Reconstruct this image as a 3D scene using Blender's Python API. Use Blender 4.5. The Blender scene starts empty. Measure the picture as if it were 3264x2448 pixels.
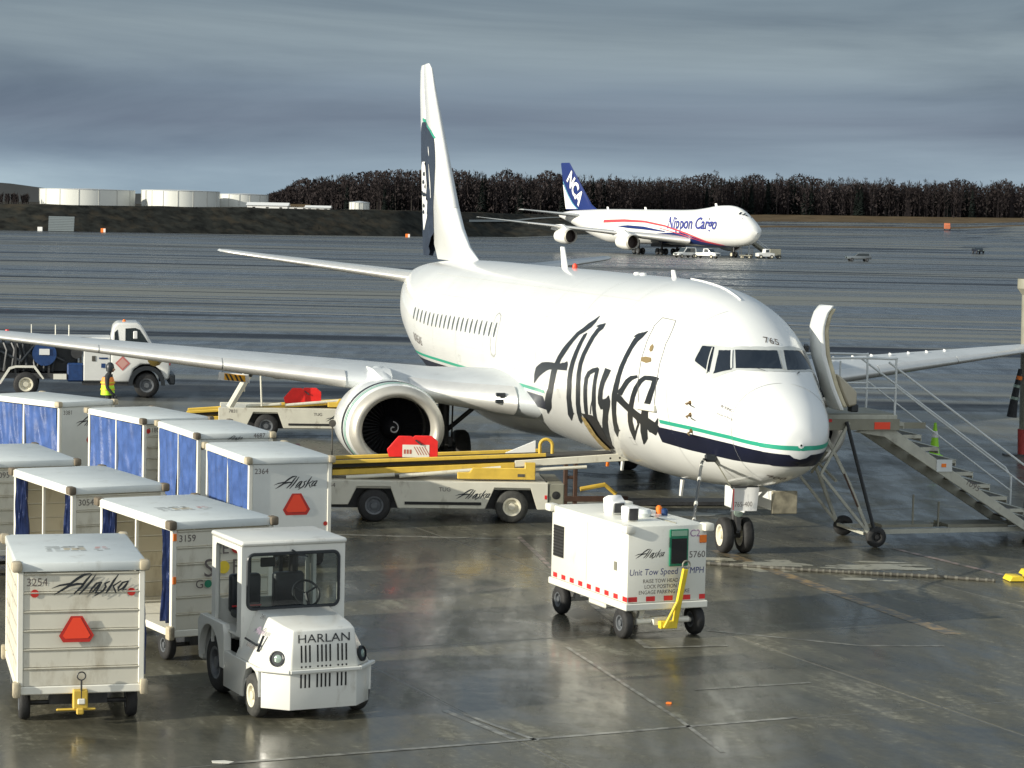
import bpy, bmesh, math, random
import numpy as np
from mathutils import Vector, Matrix
from mathutils.geometry import tessellate_polygon
R = math.radians
random.seed(7); rng = np.random.default_rng(7)
SC = bpy.context.scene; COL = SC.collection

# ------------------------------------------------------------------ camera
PITCH, ROLL = .0701, .0222
cd = bpy.data.cameras.new('camera'); cam = bpy.data.objects.new('camera', cd); COL.objects.link(cam)
cd.sensor_width = 36; cd.lens = 36*7400/3264; cd.clip_start = .5; cd.clip_end = 9000
cam.matrix_world = Matrix.Translation((0, 0, 6.24)) @ Matrix.Rotation(math.pi/2-PITCH, 4, 'X') @ Matrix.Rotation(ROLL, 4, 'Z')
SC.camera = cam

# ------------------------------------------------------------------ light
SUN_EL = R(17.5); SUN_DIR = Vector((-.90, -.43, 0)).normalized()
sv = Vector((SUN_DIR.x*math.cos(SUN_EL), SUN_DIR.y*math.cos(SUN_EL), math.sin(SUN_EL)))
sl = bpy.data.lights.new('sun', 'SUN'); sl.energy = 4.6; sl.angle = R(.5); sl.color = (1, .94, .81)
so = bpy.data.objects.new('sun', sl); COL.objects.link(so)
so.rotation_euler = sv.to_track_quat('Z', 'Y').to_euler(); so.location = (-60, -30, 40)
W = bpy.data.worlds.new('World'); SC.world = W; W.use_nodes = True
nt = W.node_tree; nt.nodes.clear(); N = nt.nodes.new; LK = nt.links.new
out = N('ShaderNodeOutputWorld'); bg = N('ShaderNodeBackground'); LK(bg.outputs[0], out.inputs[0])
sky = N('ShaderNodeTexSky'); sky.sky_type = 'NISHITA'; sky.sun_disc = False; sky.sun_elevation = SUN_EL
sky.sun_rotation = math.atan2(SUN_DIR.x, SUN_DIR.y); sky.altitude = 50; sky.air_density = 1.2; sky.dust_density = 1.5
tc = N('ShaderNodeTexCoord'); sep = N('ShaderNodeSeparateXYZ'); LK(tc.outputs['Generated'], sep.inputs[0])
def math_(op, a, b=None, c=None, clamp=False):
    m = N('ShaderNodeMath'); m.operation = op; m.use_clamp = clamp
    for i, q in enumerate((a, b, c)):
        if q is None: continue
        if hasattr(q, 'is_output'): LK(q, m.inputs[i])
        else: m.inputs[i].default_value = q
    return m.outputs[0]
# clouds: a flat deck seen in perspective, so bands crowd towards the horizon
zc = math_('MAXIMUM', sep.outputs[2], 0.0)
den = math_('ADD', zc, .16)
cx = math_('DIVIDE', sep.outputs[0], den); cy = math_('DIVIDE', sep.outputs[1], den)
cv = N('ShaderNodeCombineXYZ'); LK(math_('MULTIPLY', sep.outputs[0], 3.2), cv.inputs[0]); LK(math_('MULTIPLY', sep.outputs[1], 3.2), cv.inputs[1]); LK(math_('MULTIPLY', sep.outputs[2], 26.0), cv.inputs[2])
n1 = N('ShaderNodeTexNoise'); n1.inputs['Scale'].default_value = 1.0; n1.inputs['Detail'].default_value = 8
n1.inputs['Roughness'].default_value = .56; n1.inputs['Distortion'].default_value = .5; LK(cv.outputs[0], n1.inputs['Vector'])
ramp = N('ShaderNodeValToRGB'); LK(n1.outputs[0], ramp.inputs[0])
e = ramp.color_ramp.elements; e[0].position = .30; e[0].color = (.66, .70, .78, 1); e[1].position = .68; e[1].color = (1.52, 1.46, 1.38, 1)
n2 = N('ShaderNodeTexNoise'); n2.inputs['Scale'].default_value = 1.0; n2.inputs['Detail'].default_value = 4; n2.inputs['Roughness'].default_value = .55
cv2 = N('ShaderNodeCombineXYZ'); LK(math_('MULTIPLY', sep.outputs[0], 2.2), cv2.inputs[0]); LK(math_('MULTIPLY', sep.outputs[1], 2.2), cv2.inputs[1]); LK(math_('MULTIPLY', sep.outputs[2], 14.0), cv2.inputs[2]); LK(cv2.outputs[0], n2.inputs['Vector'])
elev = math_('ADD', sep.outputs[2], math_('MULTIPLY', math_('SUBTRACT', n2.outputs[0], .5), .045)); layer = N('ShaderNodeValToRGB'); LK(math_('MULTIPLY', elev, 5.0), layer.inputs[0])
le = layer.color_ramp.elements; le[0].position = 0; le[0].color = (.21, .275, .32, 1); le[1].position = 1; le[1].color = (.12, .155, .19, 1)
for p_, c_ in ((.07, (.195, .255, .305)), (.13, (.140, .185, .235)), (.20, (.095, .125, .172)), (.27, (.090, .122, .166)), (.33, (.120, .156, .192)), (.41, (.132, .168, .198)), (.49, (.108, .142, .175)), (.6, (.12, .155, .19))):
    q_ = le.new(p_); q_.color = (*c_, 1)
lay = N('ShaderNodeMix'); lay.data_type = 'RGBA'; lay.blend_type = 'MULTIPLY'; lay.inputs[0].default_value = 1; LK(layer.outputs[0], lay.inputs[6]); LK(ramp.outputs[0], lay.inputs[7])
# brighter slit of light just over the horizon
hz = N('ShaderNodeMapRange'); LK(sep.outputs[2], hz.inputs[0]); hz.inputs[1].default_value = .0; hz.inputs[2].default_value = .055
hz.inputs[3].default_value = 1; hz.inputs[4].default_value = 0; hz.interpolation_type = 'SMOOTHSTEP'
lowc = N('ShaderNodeMix'); lowc.data_type = 'RGBA'; LK(math_('MULTIPLY', hz.outputs[0], .12), lowc.inputs[0]); LK(lay.outputs[2], lowc.inputs[6]); lowc.inputs[7].default_value = (.25, .335, .385, 1)
# the deck thins out behind the viewer, where the sun comes in
th = N('ShaderNodeMapRange'); LK(sep.outputs[1], th.inputs[0]); th.inputs[1].default_value = .25; th.inputs[2].default_value = -.55
th.inputs[3].default_value = 0; th.inputs[4].default_value = 1; th.interpolation_type = 'SMOOTHSTEP'
thin = N('ShaderNodeMix'); thin.data_type = 'RGBA'; LK(th.outputs[0], thin.inputs[0]); LK(lowc.outputs[2], thin.inputs[6]); thin.inputs[7].default_value = (.52, .55, .57, 1)
sks = N('ShaderNodeMix'); sks.data_type = 'RGBA'; sks.blend_type = 'MULTIPLY'; sks.inputs[0].default_value = 1
LK(sky.outputs[0], sks.inputs[6]); sks.inputs[7].default_value = (1, 1, 1, 1)
cl10 = N('ShaderNodeMix'); cl10.data_type = 'RGBA'; cl10.blend_type = 'MULTIPLY'; cl10.inputs[0].default_value = 1
LK(thin.outputs[2], cl10.inputs[6]); cl10.inputs[7].default_value = (11.6, 11.8, 12.0, 1); cl10.clamp_result = False
mixs = N('ShaderNodeMix'); mixs.data_type = 'RGBA'; mixs.inputs[0].default_value = .93
LK(sks.outputs[2], mixs.inputs[6]); LK(cl10.outputs[2], mixs.inputs[7]); LK(mixs.outputs[2], bg.inputs[0]); bg.inputs[1].default_value = .1
SC.view_settings.view_transform = 'Standard'; SC.view_settings.look = 'None'; SC.view_settings.gamma = 1
SC.view_settings.use_curve_mapping = False; SC.view_settings.exposure = .38
SC.render.engine = 'CYCLES'

# ------------------------------------------------------------------ materials
MATS = {}
def mat(name, col, rough=.5, metal=0, var=.0, vs=3., bump=0, bs=40., dirt=None, dirts=1.5, coat=0, spec=.5, emis=None, trans=0, darker=.6):
    if name in MATS: return MATS[name]
    m = bpy.data.materials.new(name); m.use_nodes = True; t = m.node_tree; b = t.nodes['Principled BSDF']
    b.inputs['Base Color'].default_value = (*col, 1); b.inputs['Roughness'].default_value = rough; b.inputs['Metallic'].default_value = metal
    b.inputs['Coat Weight'].default_value = coat; b.inputs['Coat Roughness'].default_value = .08; b.inputs['Specular IOR Level'].default_value = spec
    if trans: b.inputs['Transmission Weight'].default_value = trans
    if emis: b.inputs['Emission Color'].default_value = (*emis[0], 1); b.inputs['Emission Strength'].default_value = emis[1]
    if var or dirt or bump:
        tc = t.nodes.new('ShaderNodeTexCoord'); src = None
        if var:
            n = t.nodes.new('ShaderNodeTexNoise'); n.inputs['Scale'].default_value = vs; n.inputs['Detail'].default_value = 5
            t.links.new(tc.outputs['Object'], n.inputs['Vector'])
            mr = t.nodes.new('ShaderNodeMapRange'); t.links.new(n.outputs[0], mr.inputs[0]); mr.inputs[1].default_value = .3; mr.inputs[2].default_value = .7
            mx = t.nodes.new('ShaderNodeMix'); mx.data_type = 'RGBA'; t.links.new(mr.outputs[0], mx.inputs[0])
            mx.inputs[6].default_value = (*[c*(1-var) for c in col], 1); mx.inputs[7].default_value = (*[min(1, c*(1+var*.5)) for c in col], 1); src = mx.outputs[2]
        if dirt:
            n = t.nodes.new('ShaderNodeTexNoise'); n.inputs['Scale'].default_value = dirts; n.inputs['Detail'].default_value = 8; n.inputs['Roughness'].default_value = .65
            mp = t.nodes.new('ShaderNodeMapping'); mp.inputs['Scale'].default_value = (1, 1, .45); t.links.new(tc.outputs['Object'], mp.inputs[0]); t.links.new(mp.outputs[0], n.inputs['Vector'])
            mr = t.nodes.new('ShaderNodeMapRange'); t.links.new(n.outputs[0], mr.inputs[0]); mr.inputs[1].default_value = darker; mr.inputs[2].default_value = darker+.18; mr.inputs[4].default_value = .75
            mx = t.nodes.new('ShaderNodeMix'); mx.data_type = 'RGBA'; t.links.new(mr.outputs[0], mx.inputs[0])
            if src: t.links.new(src, mx.inputs[6])
            else: mx.inputs[6].default_value = (*col, 1)
            mx.inputs[7].default_value = (*dirt, 1); src = mx.outputs[2]
        if src: t.links.new(src, b.inputs['Base Color'])
        if bump:
            n = t.nodes.new('ShaderNodeTexNoise'); n.inputs['Scale'].default_value = bs; n.inputs['Detail'].default_value = 3; t.links.new(tc.outputs['Object'], n.inputs['Vector'])
            bp = t.nodes.new('ShaderNodeBump'); bp.inputs['Strength'].default_value = bump; bp.inputs['Distance'].default_value = .02
            t.links.new(n.outputs[0], bp.inputs['Height']); t.links.new(bp.outputs[0], b.inputs['Normal'])
    MATS[name] = m; return m
M_PLANE = mat('aircraft_white', (.80, .81, .78), .22, var=.05, vs=.6, coat=.5, dirt=(.55, .53, .47), dirts=.9, darker=.68)
M_WING = mat('wing_grey', (.42, .45, .46), .33, var=.08, vs=1.2, dirt=(.25, .25, .24), darker=.66)
M_WINGW = mat('wing_white', (.50, .53, .54), .35, var=.08, vs=1.5, dirt=(.32, .33, .32), dirts=2, darker=.6)
M_SILVER = mat('bare_aluminium', (.80, .79, .75), .38, .55, var=.06, vs=4, bump=.05, bs=6)
M_LIP = mat('inlet_lip_metal', (.52, .50, .44), .5, .45, var=.10, vs=3)
M_GREEN = mat('stripe_green', (.03, .34, .22), .3)
M_NAVY = mat('stripe_navy', (.010, .012, .028), .3, var=.2, vs=2)
M_BLACK = mat('letter_black', (.018, .022, .026), .4)
M_GLASS = mat('cockpit_glass', (.012, .017, .025), .06, spec=.8)
M_WINGL = mat('window_dark', (.10, .11, .10), .15)
M_FRAME = mat('window_frame_grey', (.50, .52, .50), .35, var=.1)
M_SEAM = mat('panel_seam', (.52, .53, .51), .4)
M_SEAM2 = mat('door_seam', (.30, .30, .28), .4)
M_INK = mat('small_lettering', (.12, .10, .09), .5)
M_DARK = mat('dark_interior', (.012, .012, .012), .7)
M_FAN = mat('fan_black', (.006, .006, .008), .6)
M_SPIN = mat('spinner_mark', (.45, .45, .45), .5)
M_STEEL = mat('gear_steel', (.07, .07, .07), .45, .5, var=.3, vs=8)
M_TYRE = mat('tyre_rubber', (.022, .022, .022), .75, var=.35, vs=12, bump=.2, bs=60, dirt=(.07, .065, .055), dirts=5)
M_TYRE2 = mat('dusty_tyre', (.05, .05, .045), .8, var=.35, vs=12, bump=.2, bs=60)
M_RIM = mat('rim_cream', (.70, .66, .52), .4, var=.12, vs=9)
M_RIMG = mat('rim_grey', (.13, .14, .15), .5, .2, var=.25, vs=9)
M_CREAM = mat('cream_box_paint', (.66, .63, .52), .45, var=.07, vs=2.5, dirt=(.34, .29, .20), dirts=2.6, darker=.54)
M_CREAMG = mat('grey_white_paint', (.66, .68, .64), .42, var=.06, vs=2.5, dirt=(.38, .35, .27), dirts=2, darker=.63)
M_TRIM = mat('cream_trim', (.78, .76, .66), .38, var=.06, vs=5, dirt=(.36, .30, .22), dirts=5, darker=.64)
M_ROOF = mat('cart_roof_white', (.66, .70, .68), .3, var=.07, vs=2, dirt=(.42, .42, .37), dirts=3, darker=.58)
M_WOOD = mat('tan_inner_board', (.27, .22, .135), .6, var=.18, vs=6, dirt=(.16, .12, .07), dirts=3)
M_BUMP = mat('corner_rubber_tan', (.46, .40, .28), .7, var=.3, vs=7, dirt=(.10, .08, .06), dirts=6, darker=.52)
M_BUMPG = mat('corner_rubber_brown', (.16, .13, .09), .7, var=.3, vs=7)
M_BLUE = mat('blue_vinyl', (.060, .115, .31), .28, var=.3, vs=4, bump=.9, bs=5)
M_BLUED = mat('navy_vinyl', (.018, .035, .12), .35, var=.3, vs=6, bump=.4, bs=9)
M_ORED = mat('reflector_orange_red', (.90, .07, .025), .45)
M_RRED = mat('reflector_dark_red', (.50, .03, .02), .4)
M_YEL = mat('equipment_yellow', (.62, .42, .06), .45, var=.15, vs=4, dirt=(.25, .17, .06), dirts=4, darker=.6)
M_YELB = mat('bright_yellow', (.78, .58, .04), .4, var=.08, vs=4)
M_BELT = mat('belt_black', (.03, .028, .024), .7)
M_LOAD = mat('loader_white', (.62, .60, .50), .42, var=.08, vs=3, dirt=(.25, .21, .15), dirts=3.5, darker=.58)
M_RED = mat('red_plastic', (.78, .022, .018), .45, var=.12, vs=6)
M_GPU = mat('gpu_white', (.74, .74, .66), .35, var=.04, vs=2, dirt=(.42, .39, .30), dirts=3, darker=.62)
M_TUG = mat('tug_white', (.72, .72, .66), .28, var=.05, vs=3, dirt=(.36, .33, .26), dirts=4, darker=.60, coat=.3)
M_STAIR = mat('stair_paint_white', (.44, .44, .37), .5, var=.14, vs=6, dirt=(.17, .16, .13), dirts=5, darker=.55)
M_TREAD = mat('stair_tread_dark', (.08, .075, .06), .7, var=.4, vs=14)
M_RAIL = mat('rail_white', (.60, .63, .62), .4, var=.1)
M_GALV = mat('galvanised_grey', (.25, .245, .19), .55, .1, var=.15, vs=4, dirt=(.2, .16, .1), dirts=4)
M_GLASSC = mat('vehicle_glass', (.03, .04, .045), .05, spec=.8)
M_CAR = mat('vehicle_white', (.72, .72, .68), .3, var=.04, coat=.4)
M_DKBLUE = mat('equipment_blue', (.015, .05, .16), .4, var=.3, vs=8)
M_ORANGE = mat('safety_orange', (.85, .20, .02), .5)
M_LIME = mat('hi_vis_lime', (.55, .95, .03), .6)
M_LIMED = mat('cone_lime', (.40, .85, .04), .5)
M_RUST = mat('rust_brown', (.07, .035, .022), .7, var=.3, vs=6)
M_CLOTH = mat('dark_cloth', (.03, .032, .035), .9, var=.3, vs=10)
M_SKIN = mat('skin', (.45, .26, .18), .6)
M_WHITE = mat('plain_white', (.78, .78, .75), .4)
M_REDP = mat('red_print', (.62, .03, .03), .4)
M_GREENP = mat('green_panel', (.015, .19, .10), .35)
M_LENS = mat('lens_glass', (.30, .38, .33), .08, .3)
M_PRG = mat('roof_print_grey', (.36, .38, .36), .5)
M_PRT = mat('roof_print_tan', (.55, .45, .27), .5)
M_PRR = mat('roof_print_red', (.62, .25, .22), .5)

def wet_concrete(name, far=False):
    m = bpy.data.materials.new(name); m.use_nodes = True; t = m.node_tree; b = t.nodes['Principled BSDF']; n = t.nodes.new; L = t.links.new
    geo = n('ShaderNodeNewGeometry')
    def noise(sc, scale, detail, rough=.55, dist=0):
        mp = n('ShaderNodeMapping'); mp.inputs['Scale'].default_value = sc; mp.inputs['Rotation'].default_value = (0, 0, R(-4)); L(geo.outputs['Position'], mp.inputs[0])
        q = n('ShaderNodeTexNoise'); q.inputs['Scale'].default_value = scale; q.inputs['Detail'].default_value = detail
        q.inputs['Roughness'].default_value = rough; q.inputs['Distortion'].default_value = dist; L(mp.outputs[0], q.inputs['Vector']); return q.outputs[0]
    def rng_(x, a, b_, c=0., d=1., smooth=False):
        r = n('ShaderNodeMapRange'); L(x, r.inputs[0]); r.inputs[1].default_value = a; r.inputs[2].default_value = b_; r.inputs[3].default_value = c; r.inputs[4].default_value = d
        if smooth: r.interpolation_type = 'SMOOTHSTEP'
        return r.outputs[0]
    def mul(a, b_, op='MULTIPLY'):
        q = n('ShaderNodeMath'); q.operation = op; q.use_clamp = False
        for i, v in enumerate((a, b_)):
            if hasattr(v, 'is_output'): L(v, q.inputs[i])
            else: q.inputs[i].default_value = v
        return q.outputs[0]
    sp = n('ShaderNodeSeparateXYZ'); L(geo.outputs['Position'], sp.inputs[0])
    a = noise((1, 1, 1), .42, 9, .66, .8)        # blotches
    bnd = noise((.018, .22, 1), 1., 5, .6, .4)   # long drying bands
    bnd2 = noise((.004, .05, 1), 1., 4, .55, .2)
    fine = noise((1, 1, 1), 9, 4, .6)
    streak = noise((.9, .12, 1), 1.6, 5, .6, .3)
    mps = n('ShaderNodeMapping'); mps.inputs['Rotation'].default_value = (0, 0, R(-25)); mps.inputs['Scale'].default_value = (1, 1, 1); L(geo.outputs['Position'], mps.inputs[0]); mp3 = n('ShaderNodeMapping'); mp3.inputs['Scale'].default_value = (2.2, .28, 1); L(mps.outputs[0], mp3.inputs[0]); scr = n('ShaderNodeTexNoise'); scr.inputs['Scale'].default_value = 1.; scr.inputs['Detail'].default_value = 8; scr.inputs['Roughness'].default_value = .7; L(mp3.outputs[0], scr.inputs['Vector'])
    farm = rng_(sp.outputs[1], 45, 95, 0, 1, True)
    bnd3 = noise((.0015, .018, 1), 1., 3, .5, .2)
    wav = n('ShaderNodeTexWave'); wav.wave_type = 'BANDS'; wav.bands_direction = 'Y'; mpw = n('ShaderNodeMapping'); mpw.inputs['Scale'].default_value = (.012, .058, 1); mpw.inputs['Rotation'].default_value = (0, 0, R(-1.5)); L(geo.outputs['Position'], mpw.inputs[0]); L(mpw.outputs[0], wav.inputs['Vector'])
    wav.inputs['Scale'].default_value = 1.; wav.inputs['Distortion'].default_value = 2.2; wav.inputs['Detail'].default_value = 3; wav.inputs['Detail Scale'].default_value = 1.5
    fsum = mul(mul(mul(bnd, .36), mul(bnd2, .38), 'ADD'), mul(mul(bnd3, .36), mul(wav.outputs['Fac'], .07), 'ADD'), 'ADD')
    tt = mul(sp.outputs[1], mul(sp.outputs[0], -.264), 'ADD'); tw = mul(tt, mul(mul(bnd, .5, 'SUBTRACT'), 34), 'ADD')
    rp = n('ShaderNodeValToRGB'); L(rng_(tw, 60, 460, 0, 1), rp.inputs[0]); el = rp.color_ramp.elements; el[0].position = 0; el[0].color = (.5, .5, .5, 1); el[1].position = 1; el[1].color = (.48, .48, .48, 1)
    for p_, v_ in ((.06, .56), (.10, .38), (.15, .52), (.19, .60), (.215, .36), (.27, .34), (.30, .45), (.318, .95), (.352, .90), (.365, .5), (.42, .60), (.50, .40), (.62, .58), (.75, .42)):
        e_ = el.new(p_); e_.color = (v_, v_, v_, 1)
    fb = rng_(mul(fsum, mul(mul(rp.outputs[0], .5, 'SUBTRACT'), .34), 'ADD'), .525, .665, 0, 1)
    mix1 = n('ShaderNodeMix'); mix1.data_type = 'RGBA'; L(rng_(mul(mul(a, .55), mul(scr.outputs[0], .45), 'ADD'), .40, .64), mix1.inputs[0]); mix1.inputs[6].default_value = (.040, .039, .027, 1); mix1.inputs[7].default_value = (.135, .127, .090, 1)
    mix2 = n('ShaderNodeMix'); mix2.data_type = 'RGBA'; mix2.blend_type = 'MULTIPLY'; mix2.inputs[0].default_value = .7; mix3 = n('ShaderNodeMix'); mix3.data_type = 'RGBA'; L(rng_(mul(mul(mul(scr.outputs[0], .45), mul(fine, .20), 'ADD'), mul(a, .35), 'ADD'), .545, .65, 0, .8), mix3.inputs[0]); L(mix1.outputs[2], mix3.inputs[6]); mix3.inputs[7].default_value = (.30, .29, .225, 1); L(mix3.outputs[2], mix2.inputs[6])
    cr = n('ShaderNodeCombineColor'); f2 = rng_(fine, .3, .7, .72, 1.2)
    for i in range(3): L(f2, cr.inputs[i])
    L(cr.outputs[0], mix2.inputs[7])
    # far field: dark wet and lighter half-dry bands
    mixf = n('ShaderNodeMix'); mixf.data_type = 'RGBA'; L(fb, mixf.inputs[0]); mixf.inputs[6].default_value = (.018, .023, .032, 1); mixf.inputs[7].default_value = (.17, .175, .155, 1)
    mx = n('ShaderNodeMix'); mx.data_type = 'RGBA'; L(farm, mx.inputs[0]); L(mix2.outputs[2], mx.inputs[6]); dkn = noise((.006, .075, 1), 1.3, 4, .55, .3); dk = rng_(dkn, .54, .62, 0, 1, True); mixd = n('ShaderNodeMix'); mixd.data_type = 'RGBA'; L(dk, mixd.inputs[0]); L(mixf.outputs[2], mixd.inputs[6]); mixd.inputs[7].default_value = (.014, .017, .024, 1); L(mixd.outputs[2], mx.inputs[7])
    L(mx.outputs[2], b.inputs['Base Color'])
    b.inputs['Roughness'].default_value = .6
    # water film = coat
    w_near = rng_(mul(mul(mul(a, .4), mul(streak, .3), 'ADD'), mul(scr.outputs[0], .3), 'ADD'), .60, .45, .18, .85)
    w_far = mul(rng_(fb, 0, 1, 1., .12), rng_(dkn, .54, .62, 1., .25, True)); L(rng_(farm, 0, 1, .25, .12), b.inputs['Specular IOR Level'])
    wx = n('ShaderNodeMix'); wx.data_type = 'FLOAT'; L(farm, wx.inputs[0]); L(w_near, wx.inputs[2]); L(w_far, wx.inputs[3]); L(wx.outputs[0], b.inputs['Coat Weight'])
    b.inputs['Coat IOR'].default_value = 1.33
    L(rng_(mul(mul(a, .5), mul(streak, .5), 'ADD'), .40, .60, .13, .33), b.inputs['Coat Roughness'])
    bp = n('ShaderNodeBump'); L(rng_(farm, 0, 1, .3, .05), bp.inputs['Strength']); bp.inputs['Distance'].default_value = .012; L(fine, bp.inputs['Height']); L(bp.outputs[0], b.inputs['Normal'])
    bp2 = n('ShaderNodeBump'); L(rng_(farm, 0, 1, .14, .03), bp2.inputs['Strength']); bp2.inputs['Distance'].default_value = .02; L(noise((1, 1, 1), 3.2, 2), bp2.inputs['Height']); L(bp2.outputs[0], b.inputs['Coat Normal'])
    MATS[name] = m; return m
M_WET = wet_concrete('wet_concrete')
def line_mat(name, col, keep=.5):
    m = bpy.data.materials.new(name); m.use_nodes = True; t = m.node_tree; b = t.nodes['Principled BSDF']; n = t.nodes.new; L = t.links.new
    geo = n('ShaderNodeNewGeometry'); q = n('ShaderNodeTexNoise'); q.inputs['Scale'].default_value = 5; q.inputs['Detail'].default_value = 6; L(geo.outputs['Position'], q.inputs['Vector'])
    r = n('ShaderNodeMapRange'); L(q.outputs[0], r.inputs[0]); r.inputs[1].default_value = keep-.1; r.inputs[2].default_value = keep+.12
    x = n('ShaderNodeMix'); x.data_type = 'RGBA'; L(r.outputs[0], x.inputs[0]); x.inputs[6].default_value = (*col, 1); x.inputs[7].default_value = (.09, .085, .068, 1)
    L(x.outputs[2], b.inputs['Base Color']); b.inputs['Roughness'].default_value = .5; b.inputs['Coat Weight'].default_value = .4; b.inputs['Coat Roughness'].default_value = .2
    return m
M_LINEW = line_mat('worn_white_line', (.27, .265, .225), .47); M_LINEP = line_mat('worn_pink_line', (.33, .24, .21)); M_LINEY = line_mat('worn_yellow_line', (.34, .23, .10), .44)
M_DRY = line_mat('dry_concrete', (.34, .33, .26), .62); M_SEAL = line_mat('joint_sealant', (.13, .127, .105), .5)

# ------------------------------------------------------------------ mesh helpers
class MB:
    def __init__(s): s.v = []; s.f = []; s.m = []; s.k = 0
    def add(s, vs, fs, k=None):
        o = len(s.v); s.v += [tuple(map(float, p)) for p in vs]; s.f += [tuple(i+o for i in f) for f in fs]; s.m += [s.k if k is None else k]*len(fs); return s
    def box(s, x0, x1, y0, y1, z0, z1, k=None, M=None):
        vs = [(x, y, z) for x in (x0, x1) for y in (y0, y1) for z in (z0, z1)]
        if M is not None: vs = [M @ Vector(p) for p in vs]
        return s.add(vs, [(0, 1, 3, 2), (4, 6, 7, 5), (0, 4, 5, 1), (2, 3, 7, 6), (0, 2, 6, 4), (1, 5, 7, 3)], k)
    def bar(s, p0, p1, w, h=None, k=None, up=(0, 0, 1)):
        p0 = Vector(p0); p1 = Vector(p1); h = h or w; d = (p1-p0).normalized(); u = Vector(up)
        if abs(d.dot(u)) > .98: u = Vector((1, 0, 0))
        a = d.cross(u).normalized()*w/2; b = a.cross(d).normalized()*h/2
        vs = [p+i*a+j*b for p in (p0, p1) for i in (-1, 1) for j in (-1, 1)]
        return s.add(vs, [(0, 1, 3, 2), (4, 6, 7, 5), (0, 4, 5, 1), (2, 3, 7, 6), (0, 2, 6, 4), (1, 5, 7, 3)], k)
    def tube(s, pts, r, n=8, k=None, cap=True):
        pts = [Vector(p) for p in pts]; rs = r if isinstance(r, (list, tuple)) else [r]*len(pts); vs = []; ref = None
        for i, p in enumerate(pts):
            d = (pts[min(i+1, len(pts)-1)]-pts[max(i-1, 0)]).normalized()
            if ref is None: ref = Vector((0, 0, 1)) if abs(d.z) < .9 else Vector((1, 0, 0))
            a = d.cross(ref).normalized(); b = a.cross(d).normalized(); ref = b
            vs += [p+rs[i]*(math.cos(2*math.pi*j/n)*a+math.sin(2*math.pi*j/n)*b) for j in range(n)]
        fs = [(i*n+j, i*n+(j+1) % n, (i+1)*n+(j+1) % n, (i+1)*n+j) for i in range(len(pts)-1) for j in range(n)]
        if cap: fs += [tuple(range(n))[::-1], tuple(range((len(pts)-1)*n, len(pts)*n))]
        return s.add(vs, fs, k)
    def lathe(s, prof, o=(0, 0, 0), ax='x', n=24, k=None, cap=False, sy=1, sz=1, szneg=None):
        vs = []
        for a, r in prof:
            for j in range(n):
                t = 2*math.pi*j/n; u = r*math.cos(t)*sy; w = r*math.sin(t); w *= (szneg if (szneg and w < 0) else sz)
                p = {'x': (a, u, w), 'y': (u, a, w), 'z': (u, w, a)}[ax]; vs.append((p[0]+o[0], p[1]+o[1], p[2]+o[2]))
        m = len(prof); fs = [(i*n+j, i*n+(j+1) % n, (i+1)*n+(j+1) % n, (i+1)*n+j) for i in range(m-1) for j in range(n)]
        if cap: fs += [tuple(range(n))[::-1], tuple(range((m-1)*n, m*n))]
        return s.add(vs, fs, k)
    def prism(s, poly, ax, a0, a1, k=None):
        n = len(poly)
        def P(u, w, a): return {'x': (a, u, w), 'y': (u, a, w), 'z': (u, w, a)}[ax]
        vs = [P(u, w, a0) for u, w in poly]+[P(u, w, a1) for u, w in poly]
        fs = [(i, (i+1) % n, n+(i+1) % n, n+i) for i in range(n)]
        for t in tessellate_polygon([[Vector((u, w, 0)) for u, w in poly]]): fs += [tuple(t), tuple(i+n for i in t[::-1])]
        return s.add(vs, fs, k)
    def grid(s, fn, nu, nv, k=None, cu=False, cv=False):
        vs = [fn(i/nu, j/nv) for i in range(nu+1) for j in range(nv+1)]
        return s.add(vs, [(i*(nv+1)+j, i*(nv+1)+j+1, (i+1)*(nv+1)+j+1, (i+1)*(nv+1)+j) for i in range(nu) for j in range(nv)], k)
    def build(s, name, mats, parent=None, bevel=0, sm=35, merge=False, label=None, seg=1, fix=True):
        me = bpy.data.meshes.new(name); bm = bmesh.new(); V = [bm.verts.new(p) for p in s.v]
        for f, k in zip(s.f, s.m):
            try: fc = bm.faces.new([V[i] for i in f]); fc.material_index = k
            except ValueError: pass
        if merge: bmesh.ops.remove_doubles(bm, verts=bm.verts, dist=1e-4)
        if fix: bmesh.ops.recalc_face_normals(bm, faces=bm.faces)
        if bevel:
            es = [e_ for e_ in bm.edges if len(e_.link_faces) == 2 and e_.calc_face_angle(0) > .5]
            bmesh.ops.bevel(bm, geom=es, offset=bevel, segments=seg, affect='EDGES', profile=.5, clamp_overlap=True)
        bm.to_mesh(me); bm.free()
        for q in (mats if isinstance(mats, (list, tuple)) else [mats]): me.materials.append(q)
        if sm:
            me.polygons.foreach_set('use_smooth', [True]*len(me.polygons)); me.set_sharp_from_angle(angle=R(sm))
        o = bpy.data.objects.new(name, me); COL.objects.link(o)
        if parent: o.parent = parent
        if label: o['label'] = label
        return o
def tag(o, label, cat, group=None):
    o['label'] = label; o['category'] = cat
    if group: o['group'] = group
    return o
def thing(name, label, cat, loc=(0, 0, 0), rz=0, group=None):
    o = bpy.data.objects.new(name, None); COL.objects.link(o); o.location = loc; o.rotation_euler = (0, 0, rz); o.empty_display_size = .3
    return tag(o, label, cat, group)
def struct(o, kind='structure'): o['kind'] = kind; return o
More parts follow.
